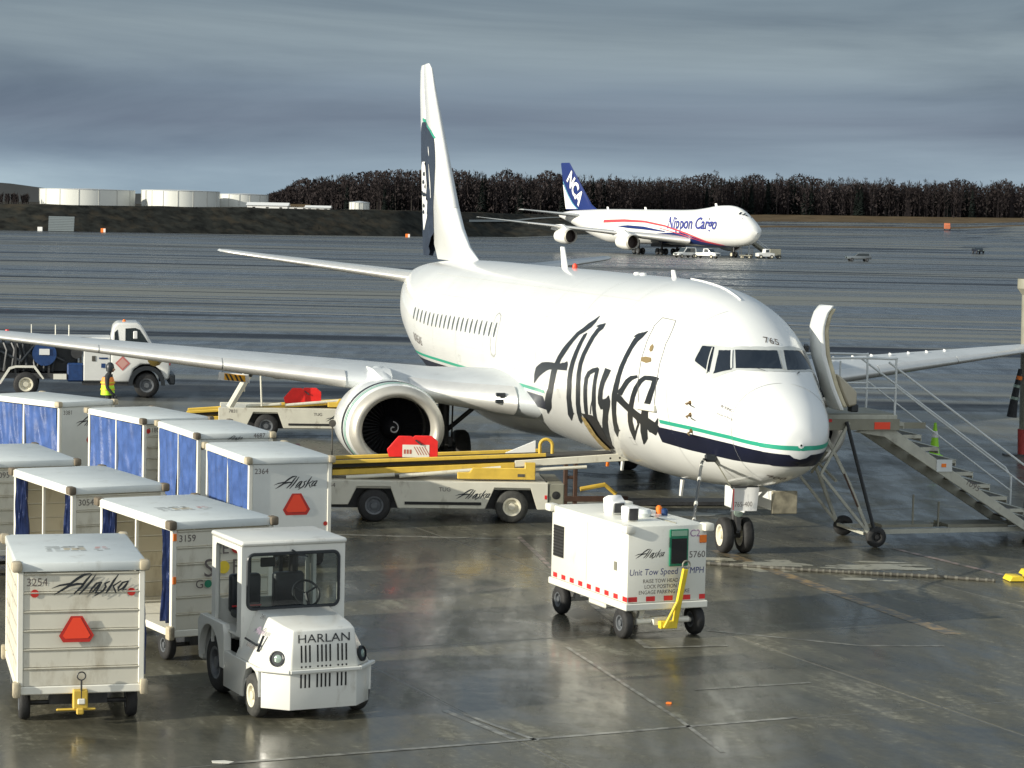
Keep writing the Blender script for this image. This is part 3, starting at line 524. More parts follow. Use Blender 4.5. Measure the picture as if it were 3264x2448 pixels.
# ================================================================== THE AIRLINER
DEC = {"alaska":[[[8.1,53.5,8.08,53.5],[8.2,55.2,8.09,55.7],[8.3,56.9,8.1,57.8],[8.42,58.4,8.16,59.7],[8.54,59.9,8.23,61.5],[8.63,61.4,8.35,63.0],[8.73,62.9,8.48,64.5],[8.89,64.7,8.67,66.2],[9.07,66.6,8.85,67.7],[9.2,69.1,8.97,70.0],[9.34,71.5,9.11,72.4],[9.46,73.3,9.2,74.2],[9.58,75.1,9.3,76.0],[9.7,77.1,9.4,78.0],[9.82,79.2,9.52,80.1],[9.93,81.3,9.63,82.1],[10.05,83.4,9.76,84.0],[10.16,86.0,9.86,86.4],[10.29,88.6,9.98,89.0],[10.41,91.0,10.06,91.2],[10.54,93.4,10.15,93.4],[10.61,95.8,10.23,95.6],[10.69,98.1,10.31,97.9],[10.79,100.5,10.41,100.2],[10.89,102.9,10.52,102.6],[11.05,105.3,10.65,105.2],[11.24,108.0,10.79,107.7],[11.43,111.1,10.94,110.5],[11.66,114.5,11.12,113.4],[11.81,117.8,11.25,116.2],[11.97,121.0,11.43,119.5],[12.03,123.2,11.74,122.5],[12.14,125.7,12.06,125.5]],[[12.25,104.2,12.28,104.2],[11.98,101.4,12.17,101.4],[11.74,98.9,12.09,98.5],[11.51,97.0,11.98,96.1],[11.33,95.5,11.85,93.5],[11.18,94.6,11.61,91.5],[11.06,93.6,11.35,89.6],[10.92,93.0,11.03,88.8],[10.74,92.2,10.77,88.3],[10.51,91.8,10.49,88.0],[10.25,91.3,10.23,87.8],[10.0,90.9,9.98,87.5],[9.74,90.6,9.74,87.2],[9.29,90.0,9.63,86.6],[9.2,86.6,9.44,86.0],[9.23,84.9,9.27,84.8]],[[8.34,65.5,8.3,65.7],[8.51,67.1,8.31,67.7],[8.57,69.7,8.36,70.1],[8.63,72.2,8.41,72.6],[8.68,74.2,8.44,74.6],[8.72,76.2,8.49,76.6],[8.78,78.2,8.53,78.5],[8.85,81.2,8.59,81.4],[8.94,84.2,8.67,84.4],[8.99,86.9,8.72,86.9],[9.07,89.7,8.78,89.5],[9.12,92.7,8.83,92.4],[9.2,95.7,8.89,95.3],[9.24,98.5,8.93,97.9],[9.3,101.2,8.98,100.6],[9.4,104.4,9.07,103.7],[9.52,107.7,9.18,106.8],[9.6,110.8,9.24,109.6],[9.71,113.9,9.33,112.6],[9.83,116.9,9.39,115.3],[9.98,120.0,9.48,118.1],[9.99,122.2,9.7,121.1],[10.02,124.6,9.96,124.3]],[[9.72,120.6,9.77,119.3],[9.36,117.6,9.38,117.3]],[[7.39,57.6,7.36,57.7],[7.5,58.8,7.35,59.5],[7.6,59.9,7.36,61.2],[7.76,62.2,7.52,63.4],[7.82,64.7,7.58,65.6],[7.9,67.1,7.66,67.8],[7.96,69.9,7.71,70.5],[8.02,72.7,7.78,73.2],[8.07,74.7,7.83,75.2],[8.13,76.7,7.89,77.1],[8.19,78.7,7.95,79.1],[8.25,81.4,8.0,81.6],[8.32,84.2,8.07,84.2],[8.34,86.3,8.09,86.2],[8.37,88.4,8.11,88.2],[8.41,90.5,8.14,90.2],[8.43,92.6,8.15,92.2],[8.46,94.7,8.18,94.3],[8.5,96.9,8.21,96.4],[8.53,99.1,8.24,98.5],[8.58,101.2,8.28,100.6],[8.63,103.5,8.33,102.8],[8.72,106.6,8.42,105.9],[8.84,109.9,8.52,109.0],[8.93,113.0,8.59,111.8],[9.05,116.2,8.68,114.8],[9.11,119.1,8.75,117.4],[9.2,121.9,8.84,120.5],[9.21,124.3,9.16,124.1]],[[7.86,60.7,7.89,60.3],[7.57,60.9,7.71,59.2],[7.41,59.5,7.55,58.5],[7.36,57.8,7.39,57.6]],[[8.95,121.9,9.09,121.7],[8.64,118.6,8.75,118.4]],[[6.88,84.0,6.82,86.6],[7.04,84.6,6.99,86.9],[7.25,85.4,7.13,87.1],[7.58,87.8,7.4,88.9],[7.69,89.8,7.46,90.2],[7.79,91.7,7.56,91.7],[7.84,94.2,7.6,93.9],[7.9,96.6,7.66,96.2],[7.95,99.3,7.7,98.8],[8.01,102.1,7.76,101.5],[8.07,104.8,7.81,104.1],[8.14,107.6,7.88,106.9],[8.2,110.0,7.94,109.2],[8.28,112.3,8.01,111.5],[8.32,114.2,8.08,113.3],[8.37,116.0,8.16,115.3]],[[6.97,84.4,6.81,84.4],[7.02,86.6,6.84,86.6],[7.08,88.8,6.88,88.8],[7.12,91.4,6.93,91.3],[7.18,94.1,6.98,93.9],[7.23,96.7,7.02,96.4],[7.29,99.4,7.07,99.0],[7.35,102.1,7.11,101.6],[7.43,104.8,7.17,104.2],[7.49,107.6,7.24,106.9],[7.58,110.5,7.33,109.7],[7.64,112.9,7.38,111.9],[7.71,115.4,7.44,114.1],[7.67,118.0,7.5,117.1]],[[7.39,103.7,7.35,103.6],[7.52,106.0,7.47,106.0],[7.66,108.5,7.6,108.4],[7.78,111.2,7.72,111.1],[7.93,114.1,7.87,113.9]],[[6.4,83.3,6.09,83.7],[6.44,85.3,6.15,85.7],[6.5,87.3,6.22,87.7],[6.57,89.4,6.32,89.9],[6.65,91.7,6.41,91.9],[6.72,94.2,6.48,94.2],[6.8,96.7,6.56,96.5],[6.85,99.1,6.6,98.8],[6.92,101.6,6.66,101.1],[6.94,103.3,6.66,102.5],[6.97,105.0,6.67,104.0],[6.94,106.8,6.72,106.0],[6.91,108.7,6.78,108.2]],[[6.82,106.3,6.77,102.6],[6.48,105.2,6.52,101.9],[6.22,103.2,6.34,100.8]],[[6.22,98.8,6.19,98.8],[6.43,101.8,6.17,101.8],[6.53,103.5,6.22,103.5],[6.65,105.4,6.26,105.1],[6.73,108.3,6.38,107.8],[6.83,111.2,6.52,110.7],[6.97,114.2,6.64,113.6],[7.14,117.5,6.78,116.6],[7.3,120.9,6.89,119.6],[7.51,124.6,7.03,122.8],[7.67,127.8,7.14,125.3],[7.87,131.3,7.27,128.1],[7.96,133.8,7.36,130.1],[8.08,136.5,7.48,132.6],[8.09,138.9,7.69,136.1]],[[5.02,55.9,5.0,56.0],[5.12,57.4,5.04,58.2],[5.23,58.9,5.08,60.4],[5.31,60.9,5.14,62.3],[5.39,62.9,5.2,64.1],[5.42,65.8,5.24,66.6],[5.45,68.5,5.29,69.2],[5.48,70.7,5.31,71.2],[5.51,72.7,5.34,73.3],[5.54,74.8,5.38,75.3],[5.57,76.9,5.4,77.3],[5.61,78.9,5.44,79.3],[5.65,80.9,5.47,81.3],[5.69,83.9,5.51,84.1],[5.75,86.8,5.56,87.0],[5.79,89.5,5.59,89.6],[5.85,92.1,5.64,92.2],[5.91,95.0,5.68,95.0],[5.98,97.9,5.74,97.7],[6.03,100.9,5.79,100.5],[6.09,103.8,5.86,103.4],[6.14,106.8,5.92,106.3],[6.21,109.9,5.99,109.3],[6.28,112.8,6.04,112.0],[6.36,115.7,6.12,114.8],[6.43,118.5,6.15,117.3],[6.52,121.3,6.21,120.0],[6.55,123.4,6.37,122.7],[6.6,125.8,6.54,125.5]],[[5.44,61.8,5.46,61.5],[5.23,61.2,5.34,59.4],[5.16,60.0,5.25,58.6],[5.09,58.9,5.17,57.7]],[[6.39,122.1,6.34,120.3],[6.13,120.2,6.12,119.8]],[[4.82,83.8,4.8,85.1],[4.94,84.4,4.91,86.1],[5.08,85.0,5.0,86.9],[5.19,86.4,5.07,88.0],[5.29,87.8,5.14,89.1],[5.39,90.2,5.23,91.1],[5.49,92.4,5.33,93.3],[5.6,94.2,5.42,95.3],[5.71,95.9,5.51,97.2]],[[5.9,99.4,5.65,96.4],[5.74,101.1,5.5,98.3],[5.58,102.8,5.37,100.2],[5.45,104.3,5.24,101.7],[5.33,105.8,5.13,103.2],[5.22,107.2,5.02,104.3],[5.12,108.6,4.91,105.6],[5.04,109.9,4.82,106.5],[4.96,111.2,4.72,107.4],[4.88,112.6,4.61,108.2],[4.79,114.0,4.5,109.0],[4.71,115.0,4.42,109.9],[4.64,115.6,4.32,110.9],[4.61,117.3,4.21,113.2],[4.53,118.0,4.31,116.5],[4.45,119.4,4.42,119.1]],[[4.14,107.5,4.12,107.5],[4.26,110.3,4.18,110.6],[4.35,112.0,4.23,112.6],[4.45,113.7,4.28,114.5]],[[4.03,82.3,4.02,82.7],[4.13,82.4,4.1,85.1],[4.21,82.5,4.22,85.3],[4.32,82.7,4.33,85.3],[4.42,83.0,4.42,85.5],[4.54,83.3,4.49,85.5],[4.65,84.9,4.56,86.6],[4.75,86.4,4.63,87.8],[4.83,89.0,4.7,89.9],[4.92,91.3,4.78,92.0],[4.99,94.1,4.84,94.5],[5.06,96.8,4.91,97.0],[5.12,99.5,4.96,99.6],[5.19,102.2,5.02,102.2],[5.25,104.9,5.07,104.8],[5.33,107.7,5.13,107.4],[5.38,110.3,5.18,109.8],[5.44,112.9,5.24,112.2],[5.48,115.6,5.26,114.5],[5.52,118.3,5.29,117.0],[5.53,120.3,5.32,119.0],[5.55,122.3,5.35,121.2],[5.57,125.4,5.54,125.2]],[[5.4,122.3,5.47,122.2],[5.26,119.7,5.33,119.6],[5.14,117.1,5.2,117.0],[5.05,115.3,5.11,115.1],[4.96,113.3,5.03,113.5],[4.93,110.4,5.01,110.8]],[[4.21,83.9,4.07,83.9],[4.25,86.6,4.1,86.7],[4.28,89.3,4.14,89.6],[4.33,91.5,4.18,91.8],[4.38,93.6,4.22,94.0],[4.43,95.7,4.26,96.1],[4.48,97.8,4.31,98.4],[4.53,99.3,4.36,100.1],[4.59,101.1,4.4,101.6],[4.65,103.4,4.44,103.5],[4.71,105.7,4.49,105.6],[4.78,108.8,4.53,108.5],[4.86,111.9,4.58,111.4],[4.92,114.8,4.66,114.3],[5.0,117.8,4.74,117.1],[5.05,120.6,4.8,119.6],[5.11,123.2,4.88,122.6],[5.15,125.1,5.03,125.1],[5.22,127.4,5.19,127.4]]],"panes":[[[3.26,46.0],[3.22,44.7],[3.17,43.4],[3.13,42.0],[3.09,40.5],[3.05,39.0],[2.98,42.2],[2.91,45.6],[2.85,49.2],[2.79,53.0],[2.74,57.0],[2.82,57.5],[2.91,58.1],[3.0,58.6],[3.08,59.0],[3.17,59.2],[3.18,58.9],[3.19,58.6],[3.19,58.2],[3.2,57.9],[3.2,57.5],[3.21,55.2],[3.22,52.8],[3.23,50.5],[3.25,48.2]],[[2.94,37.5],[2.91,35.7],[2.88,33.9],[2.86,32.1],[2.83,30.2],[2.81,28.3],[2.74,29.9],[2.67,31.5],[2.6,33.2],[2.53,35.0],[2.45,37.0],[2.48,40.6],[2.52,44.2],[2.56,47.8],[2.6,51.3],[2.65,54.8],[2.66,54.1],[2.66,53.4],[2.67,52.7],[2.67,52.0],[2.68,51.3],[2.73,48.3],[2.78,45.4],[2.83,42.7],[2.88,40.0]],[[2.78,24.7],[2.72,17.8],[2.68,10.6],[2.66,3.1],[2.66,-4.8],[2.69,-13.3],[2.61,-13.0],[2.53,-12.6],[2.44,-12.1],[2.34,-11.4],[2.22,-10.4],[2.2,-0.3],[2.22,8.9],[2.27,17.4],[2.34,25.4],[2.43,33.0],[2.5,31.1],[2.57,29.4],[2.64,27.8],[2.71,26.2]],[[2.74,-20.3],[2.8,-26.8],[2.89,-33.9],[3.02,-41.9],[3.33,-53.0],[2.85,-57.2],[2.55,-43.1],[2.4,-32.9],[2.29,-24.1],[2.22,-16.1],[2.35,-17.4],[2.46,-18.4],[2.56,-19.1],[2.65,-19.8]]],"frame":[[[3.33,45.1],[3.27,43.7],[3.22,42.2],[3.17,40.6],[3.12,38.9],[3.07,37.2],[3.02,35.0],[2.97,32.7],[2.93,30.3],[2.89,27.9],[2.85,25.4],[2.85,25.0],[2.85,24.6],[2.85,24.2],[2.85,23.8],[2.85,23.3],[2.76,10.6],[2.74,-3.4],[2.81,-19.2],[3.05,-38.5],[3.22,-48.5],[3.42,-55.0],[2.86,-60.5],[2.72,-54.2],[2.44,-39.6],[2.29,-28.5],[2.19,-18.9],[2.14,-10.4],[2.12,0.0],[2.15,9.5],[2.2,18.1],[2.29,26.2],[2.39,33.9],[2.41,39.1],[2.45,44.3],[2.49,49.5],[2.54,54.6],[2.61,59.8],[2.73,60.3],[2.85,60.7],[2.96,61.1],[3.08,61.4],[3.21,61.4],[3.22,60.9],[3.23,60.4],[3.24,59.9],[3.25,59.3],[3.26,58.8],[3.26,56.0],[3.28,53.3],[3.29,50.5],[3.31,47.8]]],"r1":[[[4.88,44.7],[4.77,44.4],[4.68,44.0],[4.58,43.7],[4.49,43.3],[4.39,42.9],[4.36,44.4],[4.32,46.0],[4.29,47.6],[4.26,49.2],[4.24,50.7],[4.22,52.6],[4.2,54.4],[4.19,56.2],[4.18,58.0],[4.18,59.9],[4.15,62.5],[4.13,65.1],[4.12,67.7],[4.11,70.4],[4.11,73.0],[4.1,75.9],[4.09,78.8],[4.09,81.8],[4.1,84.7],[4.11,87.7],[4.12,90.7],[4.13,93.4],[4.15,96.1],[4.17,98.9],[4.2,101.7],[4.31,101.7],[4.43,101.7],[4.55,101.7],[4.67,101.6],[4.79,101.6],[4.77,98.7],[4.76,95.9],[4.76,93.1],[4.76,90.4],[4.78,87.4],[4.77,84.7],[4.76,82.0],[4.77,79.3],[4.78,76.7],[4.8,74.0],[4.8,71.5],[4.8,69.1],[4.81,66.6],[4.83,64.2],[4.85,61.7],[4.86,59.6],[4.87,57.6],[4.88,55.5],[4.9,53.3],[4.93,51.2],[4.91,49.9],[4.9,48.6],[4.89,47.3],[4.88,46.0]]],"exit":[[[16.42,63.5],[16.46,64.1],[16.5,64.7],[16.54,65.3],[16.57,65.9],[16.61,66.5],[16.59,67.7],[16.58,69.0],[16.57,70.2],[16.56,71.4],[16.55,72.7],[16.53,74.3],[16.52,75.9],[16.51,77.5],[16.51,79.0],[16.51,80.6],[16.5,81.8],[16.49,83.0],[16.49,84.2],[16.49,85.3],[16.49,86.5],[16.46,87.7],[16.42,88.9],[16.39,90.2],[16.37,91.4],[16.35,92.6],[16.3,92.9],[16.25,93.2],[16.19,93.5],[16.14,93.8],[16.09,94.1],[16.05,93.7],[16.01,93.2],[15.97,92.8],[15.93,92.3],[15.9,91.8],[15.89,90.3],[15.89,88.7],[15.89,87.2],[15.91,85.7],[15.92,84.1],[15.92,82.6],[15.92,81.0],[15.92,79.4],[15.93,77.9],[15.95,76.3],[15.95,75.0],[15.95,73.7],[15.96,72.4],[15.97,71.1],[15.98,69.8],[16.01,68.9],[16.03,68.0],[16.06,67.1],[16.09,66.2],[16.13,65.2],[16.19,64.9],[16.24,64.6],[16.3,64.2],[16.36,63.9]]],"cargo":[[[8.67,115.5],[8.5,115.3],[8.33,115.1],[8.16,114.9],[7.99,114.7],[7.82,114.5],[7.75,114.9],[7.68,115.4],[7.61,115.8],[7.54,116.3],[7.48,116.7],[7.46,117.9],[7.45,119.1],[7.44,120.4],[7.44,121.7],[7.44,123.0],[7.46,124.5],[7.48,126.0],[7.51,127.6],[7.55,129.3],[7.61,131.1],[7.61,132.5],[7.63,134.0],[7.65,135.6],[7.69,137.3],[7.74,139.1],[7.89,139.9],[8.05,140.6],[8.21,141.4],[8.37,142.3],[8.54,143.2],[8.52,141.7],[8.5,140.3],[8.49,139.0],[8.49,137.8],[8.5,136.7],[8.49,135.2],[8.5,133.7],[8.51,132.4],[8.53,131.1],[8.55,129.8],[8.55,128.5],[8.55,127.2],[8.56,125.9],[8.57,124.7],[8.59,123.5],[8.59,122.4],[8.59,121.4],[8.59,120.3],[8.6,119.3],[8.61,118.2],[8.62,117.7],[8.63,117.1],[8.65,116.6],[8.66,116.1]]],"cargolip":[[[8.64,116.9],[8.58,116.9],[8.53,117.0],[8.47,117.1],[8.41,117.2],[8.36,117.2],[8.32,118.1],[8.29,119.0],[8.26,119.9],[8.24,120.8],[8.21,121.8],[8.2,123.1],[8.19,124.4],[8.19,125.7],[8.19,127.1],[8.2,128.6],[8.18,129.6],[8.16,130.6],[8.15,131.6],[8.14,132.7],[8.13,133.7],[8.1,134.8],[8.08,135.8],[8.06,136.9],[8.05,138.1],[8.04,139.3],[8.05,139.6],[8.06,140.0],[8.07,140.3],[8.08,140.7],[8.1,141.1],[8.23,141.5],[8.36,142.0],[8.49,142.5],[8.63,143.0],[8.77,143.5],[8.73,141.9],[8.71,140.5],[8.7,139.2],[8.7,137.9],[8.7,136.7],[8.68,135.2],[8.66,133.7],[8.66,132.2],[8.66,130.9],[8.67,129.6],[8.65,128.0],[8.65,126.6],[8.64,125.2],[8.65,123.9],[8.66,122.5],[8.65,121.4],[8.64,120.2],[8.64,119.1],[8.64,118.0]]],"handles":[[[4.63,64.4],[4.62,64.1],[4.61,63.8],[4.61,63.5],[4.6,63.2],[4.59,62.9],[4.57,63.2],[4.56,63.4],[4.54,63.7],[4.53,64.0],[4.51,64.2],[4.51,64.7],[4.5,65.2],[4.5,65.6],[4.5,66.1],[4.49,66.6],[4.5,66.9],[4.51,67.2],[4.52,67.5],[4.53,67.7],[4.54,68.0],[4.56,67.8],[4.57,67.6],[4.59,67.4],[4.6,67.2],[4.62,67.0],[4.62,66.4],[4.62,65.9],[4.63,65.4],[4.63,64.9]],[[4.81,72.8],[4.78,72.5],[4.75,72.3],[4.71,72.0],[4.68,71.8],[4.65,71.5],[4.61,71.5],[4.57,71.5],[4.53,71.4],[4.49,71.4],[4.45,71.4],[4.44,71.9],[4.43,72.4],[4.42,72.8],[4.41,73.3],[4.41,73.8],[4.44,74.1],[4.48,74.5],[4.51,74.8],[4.55,75.1],[4.58,75.4],[4.62,75.3],[4.66,75.2],[4.7,75.1],[4.74,75.0],[4.77,74.8],[4.78,74.4],[4.79,74.0],[4.8,73.6],[4.8,73.2]]],"sills":[[4.81,102.3],[4.68,102.1],[4.55,101.9],[4.42,101.7],[4.29,101.5],[4.17,101.2],[4.17,101.9],[4.18,102.5],[4.19,103.2],[4.19,103.9],[4.2,104.6],[4.32,104.7],[4.43,104.8],[4.56,104.8],[4.68,104.8],[4.8,104.8],[4.8,104.3],[4.81,103.8],[4.81,103.3],[4.81,102.8]]}
ZC = 3.12
XS=[.72,.76,.85,1.0,1.25,1.6,2.0,2.4,2.8,3.2,3.7,4.4,5.4,6.6,7.4,23.5,25,27,29,31,33,34.5,35.3]
T=[-.74,-.52,-.36,-.20,0,.20,.40,.62,.93,1.24,1.51,1.75,1.92,2.0,2.02,2.01,2.0,1.98,1.93,1.85,1.72,1.55,1.3]
B=[-.78,-1.0,-1.13,-1.25,-1.37,-1.49,-1.59,-1.67,-1.73,-1.78,-1.83,-1.89,-1.94,-1.98,-2.0,-2.0,-1.9,-1.55,-1.0,-.4,.25,.75,.95]
WD=[.02,.26,.42,.57,.74,.89,1.01,1.12,1.22,1.33,1.47,1.64,1.80,1.88,1.9,1.9,1.9,1.86,1.7,1.35,.9,.5,.22]
CC=[-.76,-.75,-.74,-.70,-.62,-.50,-.37,-.26,-.17,-.10,-.05,0,0,0,0,0,.05,.2,.45,.7,.95,1.1,1.12]
def mono(x, xs, ys):
    xs=np.array(xs,float);ys=np.array(ys,float);h=np.diff(xs);d=np.diff(ys)/h;m=np.zeros(len(xs));m[0]=d[0];m[-1]=d[-1]
    for i in range(1,len(xs)-1):
        if d[i-1]*d[i]>0:
            w1=2*h[i]+h[i-1];w2=h[i]+2*h[i-1];m[i]=(w1+w2)/(w1/d[i-1]+w2/d[i])
    x=min(max(x,xs[0]),xs[-1]);i=min(max(int(np.searchsorted(xs,x))-1,0),len(xs)-2);t=(x-xs[i])/h[i]
    return float((2*t**3-3*t**2+1)*ys[i]+(t**3-2*t**2+t)*h[i]*m[i]+(-2*t**3+3*t**2)*ys[i+1]+(t**3-t**2)*h[i]*m[i+1])
_sc = {}
def sec(x):
    k = round(x, 3)
    if k not in _sc: _sc[k] = (mono(k,XS,T), mono(k,XS,B), mono(k,XS,WD), mono(k,XS,CC))
    return _sc[k]
def yo(x): return -.2*min(max(1-x/6, 0), 1)
def surf(x, ph, off=0):
    t, b_, w, c = sec(x); cz = math.cos(ph); z = (t-c)*cz if cz > 0 else (c-b_)*cz
    y = w*math.sin(ph); l = math.hypot(y, z) or 1
    return (-x, -(y*(1+off/l)+yo(x)), z*(1+off/l)+c+ZC)      # local frame: +x towards the nose, -y starboard
def ph_of_z(x, z, side=1):
    t, b_, w, c = sec(x); dz = z-ZC-c; q = dz/(t-c) if dz > 0 else dz/(c-b_); return side*math.acos(max(-1, min(1, q)))
PL = thing('airliner', 'large white airliner parked nose toward viewer with black brush script on its side', 'airplane', (5.18, 40.48, 0), -1.333)
xs_ = [.72,.724,.73,.74,.755,.775,.80,.83,.865,.905,.95,1.0,1.06]+frange(1.12, 7, 52)+frange(7, 35.3, 70)[1:]
NPH = 96
b = MB(); b.grid(lambda i, j: surf(xs_[round(i*(len(xs_)-1))], 2*math.pi*j), len(xs_)-1, NPH); b.build('fuselage', M_PLANE, PL, merge=True, sm=60)
fus = bpy.data.objects['fuselage']
MB().lathe([(0, .21), (.35, .13), (.5, .001)], (-35.3, 0, ZC+1.12), 'x', 16, sy=1).build('tail_cone', M_STEEL, PL)
def patch(name, polys, m, off, parent=PL, maxe=.16, label=None):
    """polygons in (station, angle) carried onto the fuselage skin"""
    me = bpy.data.meshes.new(name); bm = bmesh.new()
    for P in polys:
        V = [bm.verts.new((x, math.radians(p)*1.8, 0)) for x, p in P]
        for t in tessellate_polygon([[Vector((x, math.radians(p)*1.8, 0)) for x, p in P]]):
            try: bm.faces.new([V[i] for i in t])
            except ValueError: pass
    for _ in range(6):
        es = [e_ for e_ in bm.edges if e_.calc_length() > maxe]
        if not es: break
        bmesh.ops.subdivide_edges(bm, edges=es, cuts=1); bmesh.ops.triangulate(bm, faces=bm.faces)
    for v in bm.verts: v.co = surf(v.co.x, v.co.y/1.8, off)
    bm.to_mesh(me); bm.free(); me.materials.append(m); o = bpy.data.objects.new(name, me); COL.objects.link(o); o.parent = parent
    me.polygons.foreach_set('use_smooth', [True]*len(me.polygons))
    if label: o['label'] = label
    return o
def patch_ribbons(name, ribs, m, off, parent=PL):
    b = MB()
    for rb in ribs:
        vs = []; 
        for k in range(len(rb)-1):
            A, C = rb[k], rb[k+1]; nn = max(1, int(math.hypot(A[0]-C[0], (A[1]-C[1])*.033)/.1))
            for s_ in range(nn+(k == len(rb)-2)):
                t = s_/nn
                xl, pl, xr, pr = [A[i]+(C[i]-A[i])*t for i in range(4)]; 
                for u in (-.09, .5, 1.09): vs.append(surf(xl+(xr-xl)*u, math.radians(pl+(pr-pl)*u), off))
        n = len(vs)//3; b.add(vs, [f for i in range(n-1) for f in ((3*i, 3*i+1, 3*i+4, 3*i+3), (3*i+1, 3*i+2, 3*i+5, 3*i+4))])
    return b.build(name, m, parent, sm=60, fix=False)
def outline(name, poly, w, m, off, parent=PL, closed=True):
    """thin seam along a polygon on the skin"""
    b = MB(); P = [(x, math.radians(p)) for x, p in poly]; Q = []
    n = len(P); 
    for i in range(n if closed else n-1):
        A, C = P[i], P[(i+1) % n]; k = max(1, int(math.hypot(A[0]-C[0], (A[1]-C[1])*1.8)/.1))
        Q += [(A[0]+(C[0]-A[0])*j/k, A[1]+(C[1]-A[1])*j/k) for j in range(k)]
    Q.append(P[0] if closed else P[-1]); pts = [Vector(surf(x, p, off)) for x, p in Q]; vs = []
    for i, p in enumerate(pts):
        d = (pts[min(i+1, len(pts)-1)]-pts[max(i-1, 0)]).normalized(); t_, b_, w_, c_ = sec(Q[i][0]); nn = (p-Vector((p.x, -yo(Q[i][0]), c_+ZC))).normalized(); s_ = d.cross(nn).normalized()*w/2; vs += [p+s_, p-s_]
    b.add(vs, [(2*i, 2*i+1, 2*i+3, 2*i+2) for i in range(len(pts)-1)]); return b.build(name, m, parent, sm=0, fix=False)
def stripe(name, x0, x1, zt, zbm, m, side, n=60):
    b = MB(); vs = []
    for i in range(n+1):
        x = x0+(x1-x0)*((i/n)**2.4 if x0 < 2 else i/n)
        for k in range(5): z = zt(x)+(zbm(x)-zt(x))*k/4; vs.append(surf(x, ph_of_z(x, z, side), .006+(.012 if x < 1.1 else 0)))
    b.add(vs, [(5*i+k, 5*i+k+1, 5*i+k+6, 5*i+k+5) for i in range(n) for k in range(4)]); return b.build(name, m, PL, sm=60, fix=False)
g0 = lambda x: lerp(x, [.7, 1.8, 3, 4.1, 7, 27], [2.35, 2.44, 2.49, 2.53, 2.53, 2.50]); g1 = lambda x: g0(x)-.075
v0 = lambda x: g0(x)-.155; v1 = lambda x: lerp(x, [.7, 1.0, 2, 3.4, 4.5, 7, 27], [1.98, 1.98, 1.97, 2.01, 2.09, 2.05, 2.03])
for sd in (1, -1):
    stripe('green_stripe', .724, 4.1, g0, g1, M_GREEN, sd, 90); stripe('navy_stripe', .76, 4.3, v0, v1, M_NAVY, sd, 50)
    stripe('green_stripe', 11.5, 28.5, g0, g1, M_GREEN, sd); stripe('navy_stripe', 11.8, 28.5, v0, v1, M_NAVY, sd)
patch_ribbons('script_lettering', DEC['alaska'], M_BLACK, .008)
patch_ribbons('script_lettering', [[[q_[0], -q_[1], q_[2], -q_[3]] for q_ in rb] for rb in DEC['alaska']], M_BLACK, .008)
# cockpit
patch('windshield_frame', [DEC['frame'][0]], M_FRAME, .007, maxe=.1)
for i, P in enumerate(DEC['panes']): patch('cockpit_pane', [P], M_GLASS, .014, maxe=.08)
for i in (0, 1): patch('cockpit_pane', [[[x, -20-p-(14 if i == 0 else 10)] for x, p in DEC['panes'][i]]], M_GLASS, .014, maxe=.08)
outline('pane_post', [(3.06, 41), (2.78, 59.5)], .05, M_FRAME, .022, closed=False); outline('pane_post', [(2.80, 27.6), (2.47, 37.0)], .05, M_FRAME, .022, closed=False); outline('pane_post', [(2.70, -17), (2.21, -13.0)], .06, M_FRAME, .022, closed=False)
for P in ([(2.26, 16), (2.12, 9)], [(2.27, -30), (2.17, -26)]): outline('wiper', P, .022, M_BLACK, .03, closed=False)
# cabin windows, 20 a side
for sd in (1, -1):
    for i in range(20):
        x0 = 16.25+.5263*i; p0 = 75.7+3.9*i/19; P = [(x0+.085*math.copysign(abs(math.cos(a))**.7, math.cos(a)), sd*(p0+5.4*math.copysign(abs(math.sin(a))**.8, math.sin(a)))) for a in [2*math.pi*k/12 for k in range(12)]]
        patch('cabin_window', [P], M_WINGL, .006, maxe=.3)
# doors on the starboard side
d1 = outline('service_door', DEC['r1'][0], .026, M_SEAM2, .008); outline('exit_door', DEC['exit'][0], .024, M_SEAM2, .008)
for P in DEC['handles']: patch('door_handle', [P], mat('handle_brass', (.30, .22, .10), .4, .3), .014, d1)
b = MB(); p0 = Vector(surf(4.86, R(101.5), .03)); p1 = Vector(surf(4.12, R(101.5), .03)); b.bar(p0, p1, .07, .13); b.build('sill_plate', M_TRIM, d1, bevel=.012)
outline('window_band_seam', [(7.5, 60), (15.5, 60)], .012, M_SEAM, .006, closed=False)
outline('radome_seam', [(1.75, a) for a in range(0, 361, 12)][:-1]+[(1.75, 0)], .014, M_SEAM, .006, closed=False)
for xx in (3.75, 6.6, 9.3, 12.0, 14.6, 17.3, 20.5, 23.4, 26.0): outline('skin_seam', [(xx, a) for a in range(12, 172, 12)], .012, M_SEAM, .005, closed=False)
for ph_ in (38, 57, 92): outline('skin_seam', [(x_, ph_) for x_ in frange(5.4, 26.5, 30)], .011, M_SEAM, .005, closed=False)
for x_, p_, w_, h_ in ((7.2, 120, .25, 8), (10.1, 104, .16, 5), (14.0, 98, .12, 6), (5.6, 124, .2, 5), (20.0, 100, .2, 5)): outline('access_panel', [(x_, p_), (x_+w_, p_), (x_+w_, p_+h_), (x_, p_+h_)], .014, M_SEAM2, .007)
outline('cargo_frame', [(7.55, 117), (8.95, 116.5), (9.0, 150), (7.6, 150)], .016, M_SEAM2, .007, closed=False)
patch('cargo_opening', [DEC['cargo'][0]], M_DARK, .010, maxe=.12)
patch('cargo_sill', [DEC['cargolip'][0]], mat('cargo_net_tan', (.30, .22, .08), .7, var=.6, vs=14), .05, maxe=.12)
patch('cargo_opening', [[[24.3, 126], [22.9, 122], [22.9, 147], [24.3, 147]]], M_DARK, .010, maxe=.2)
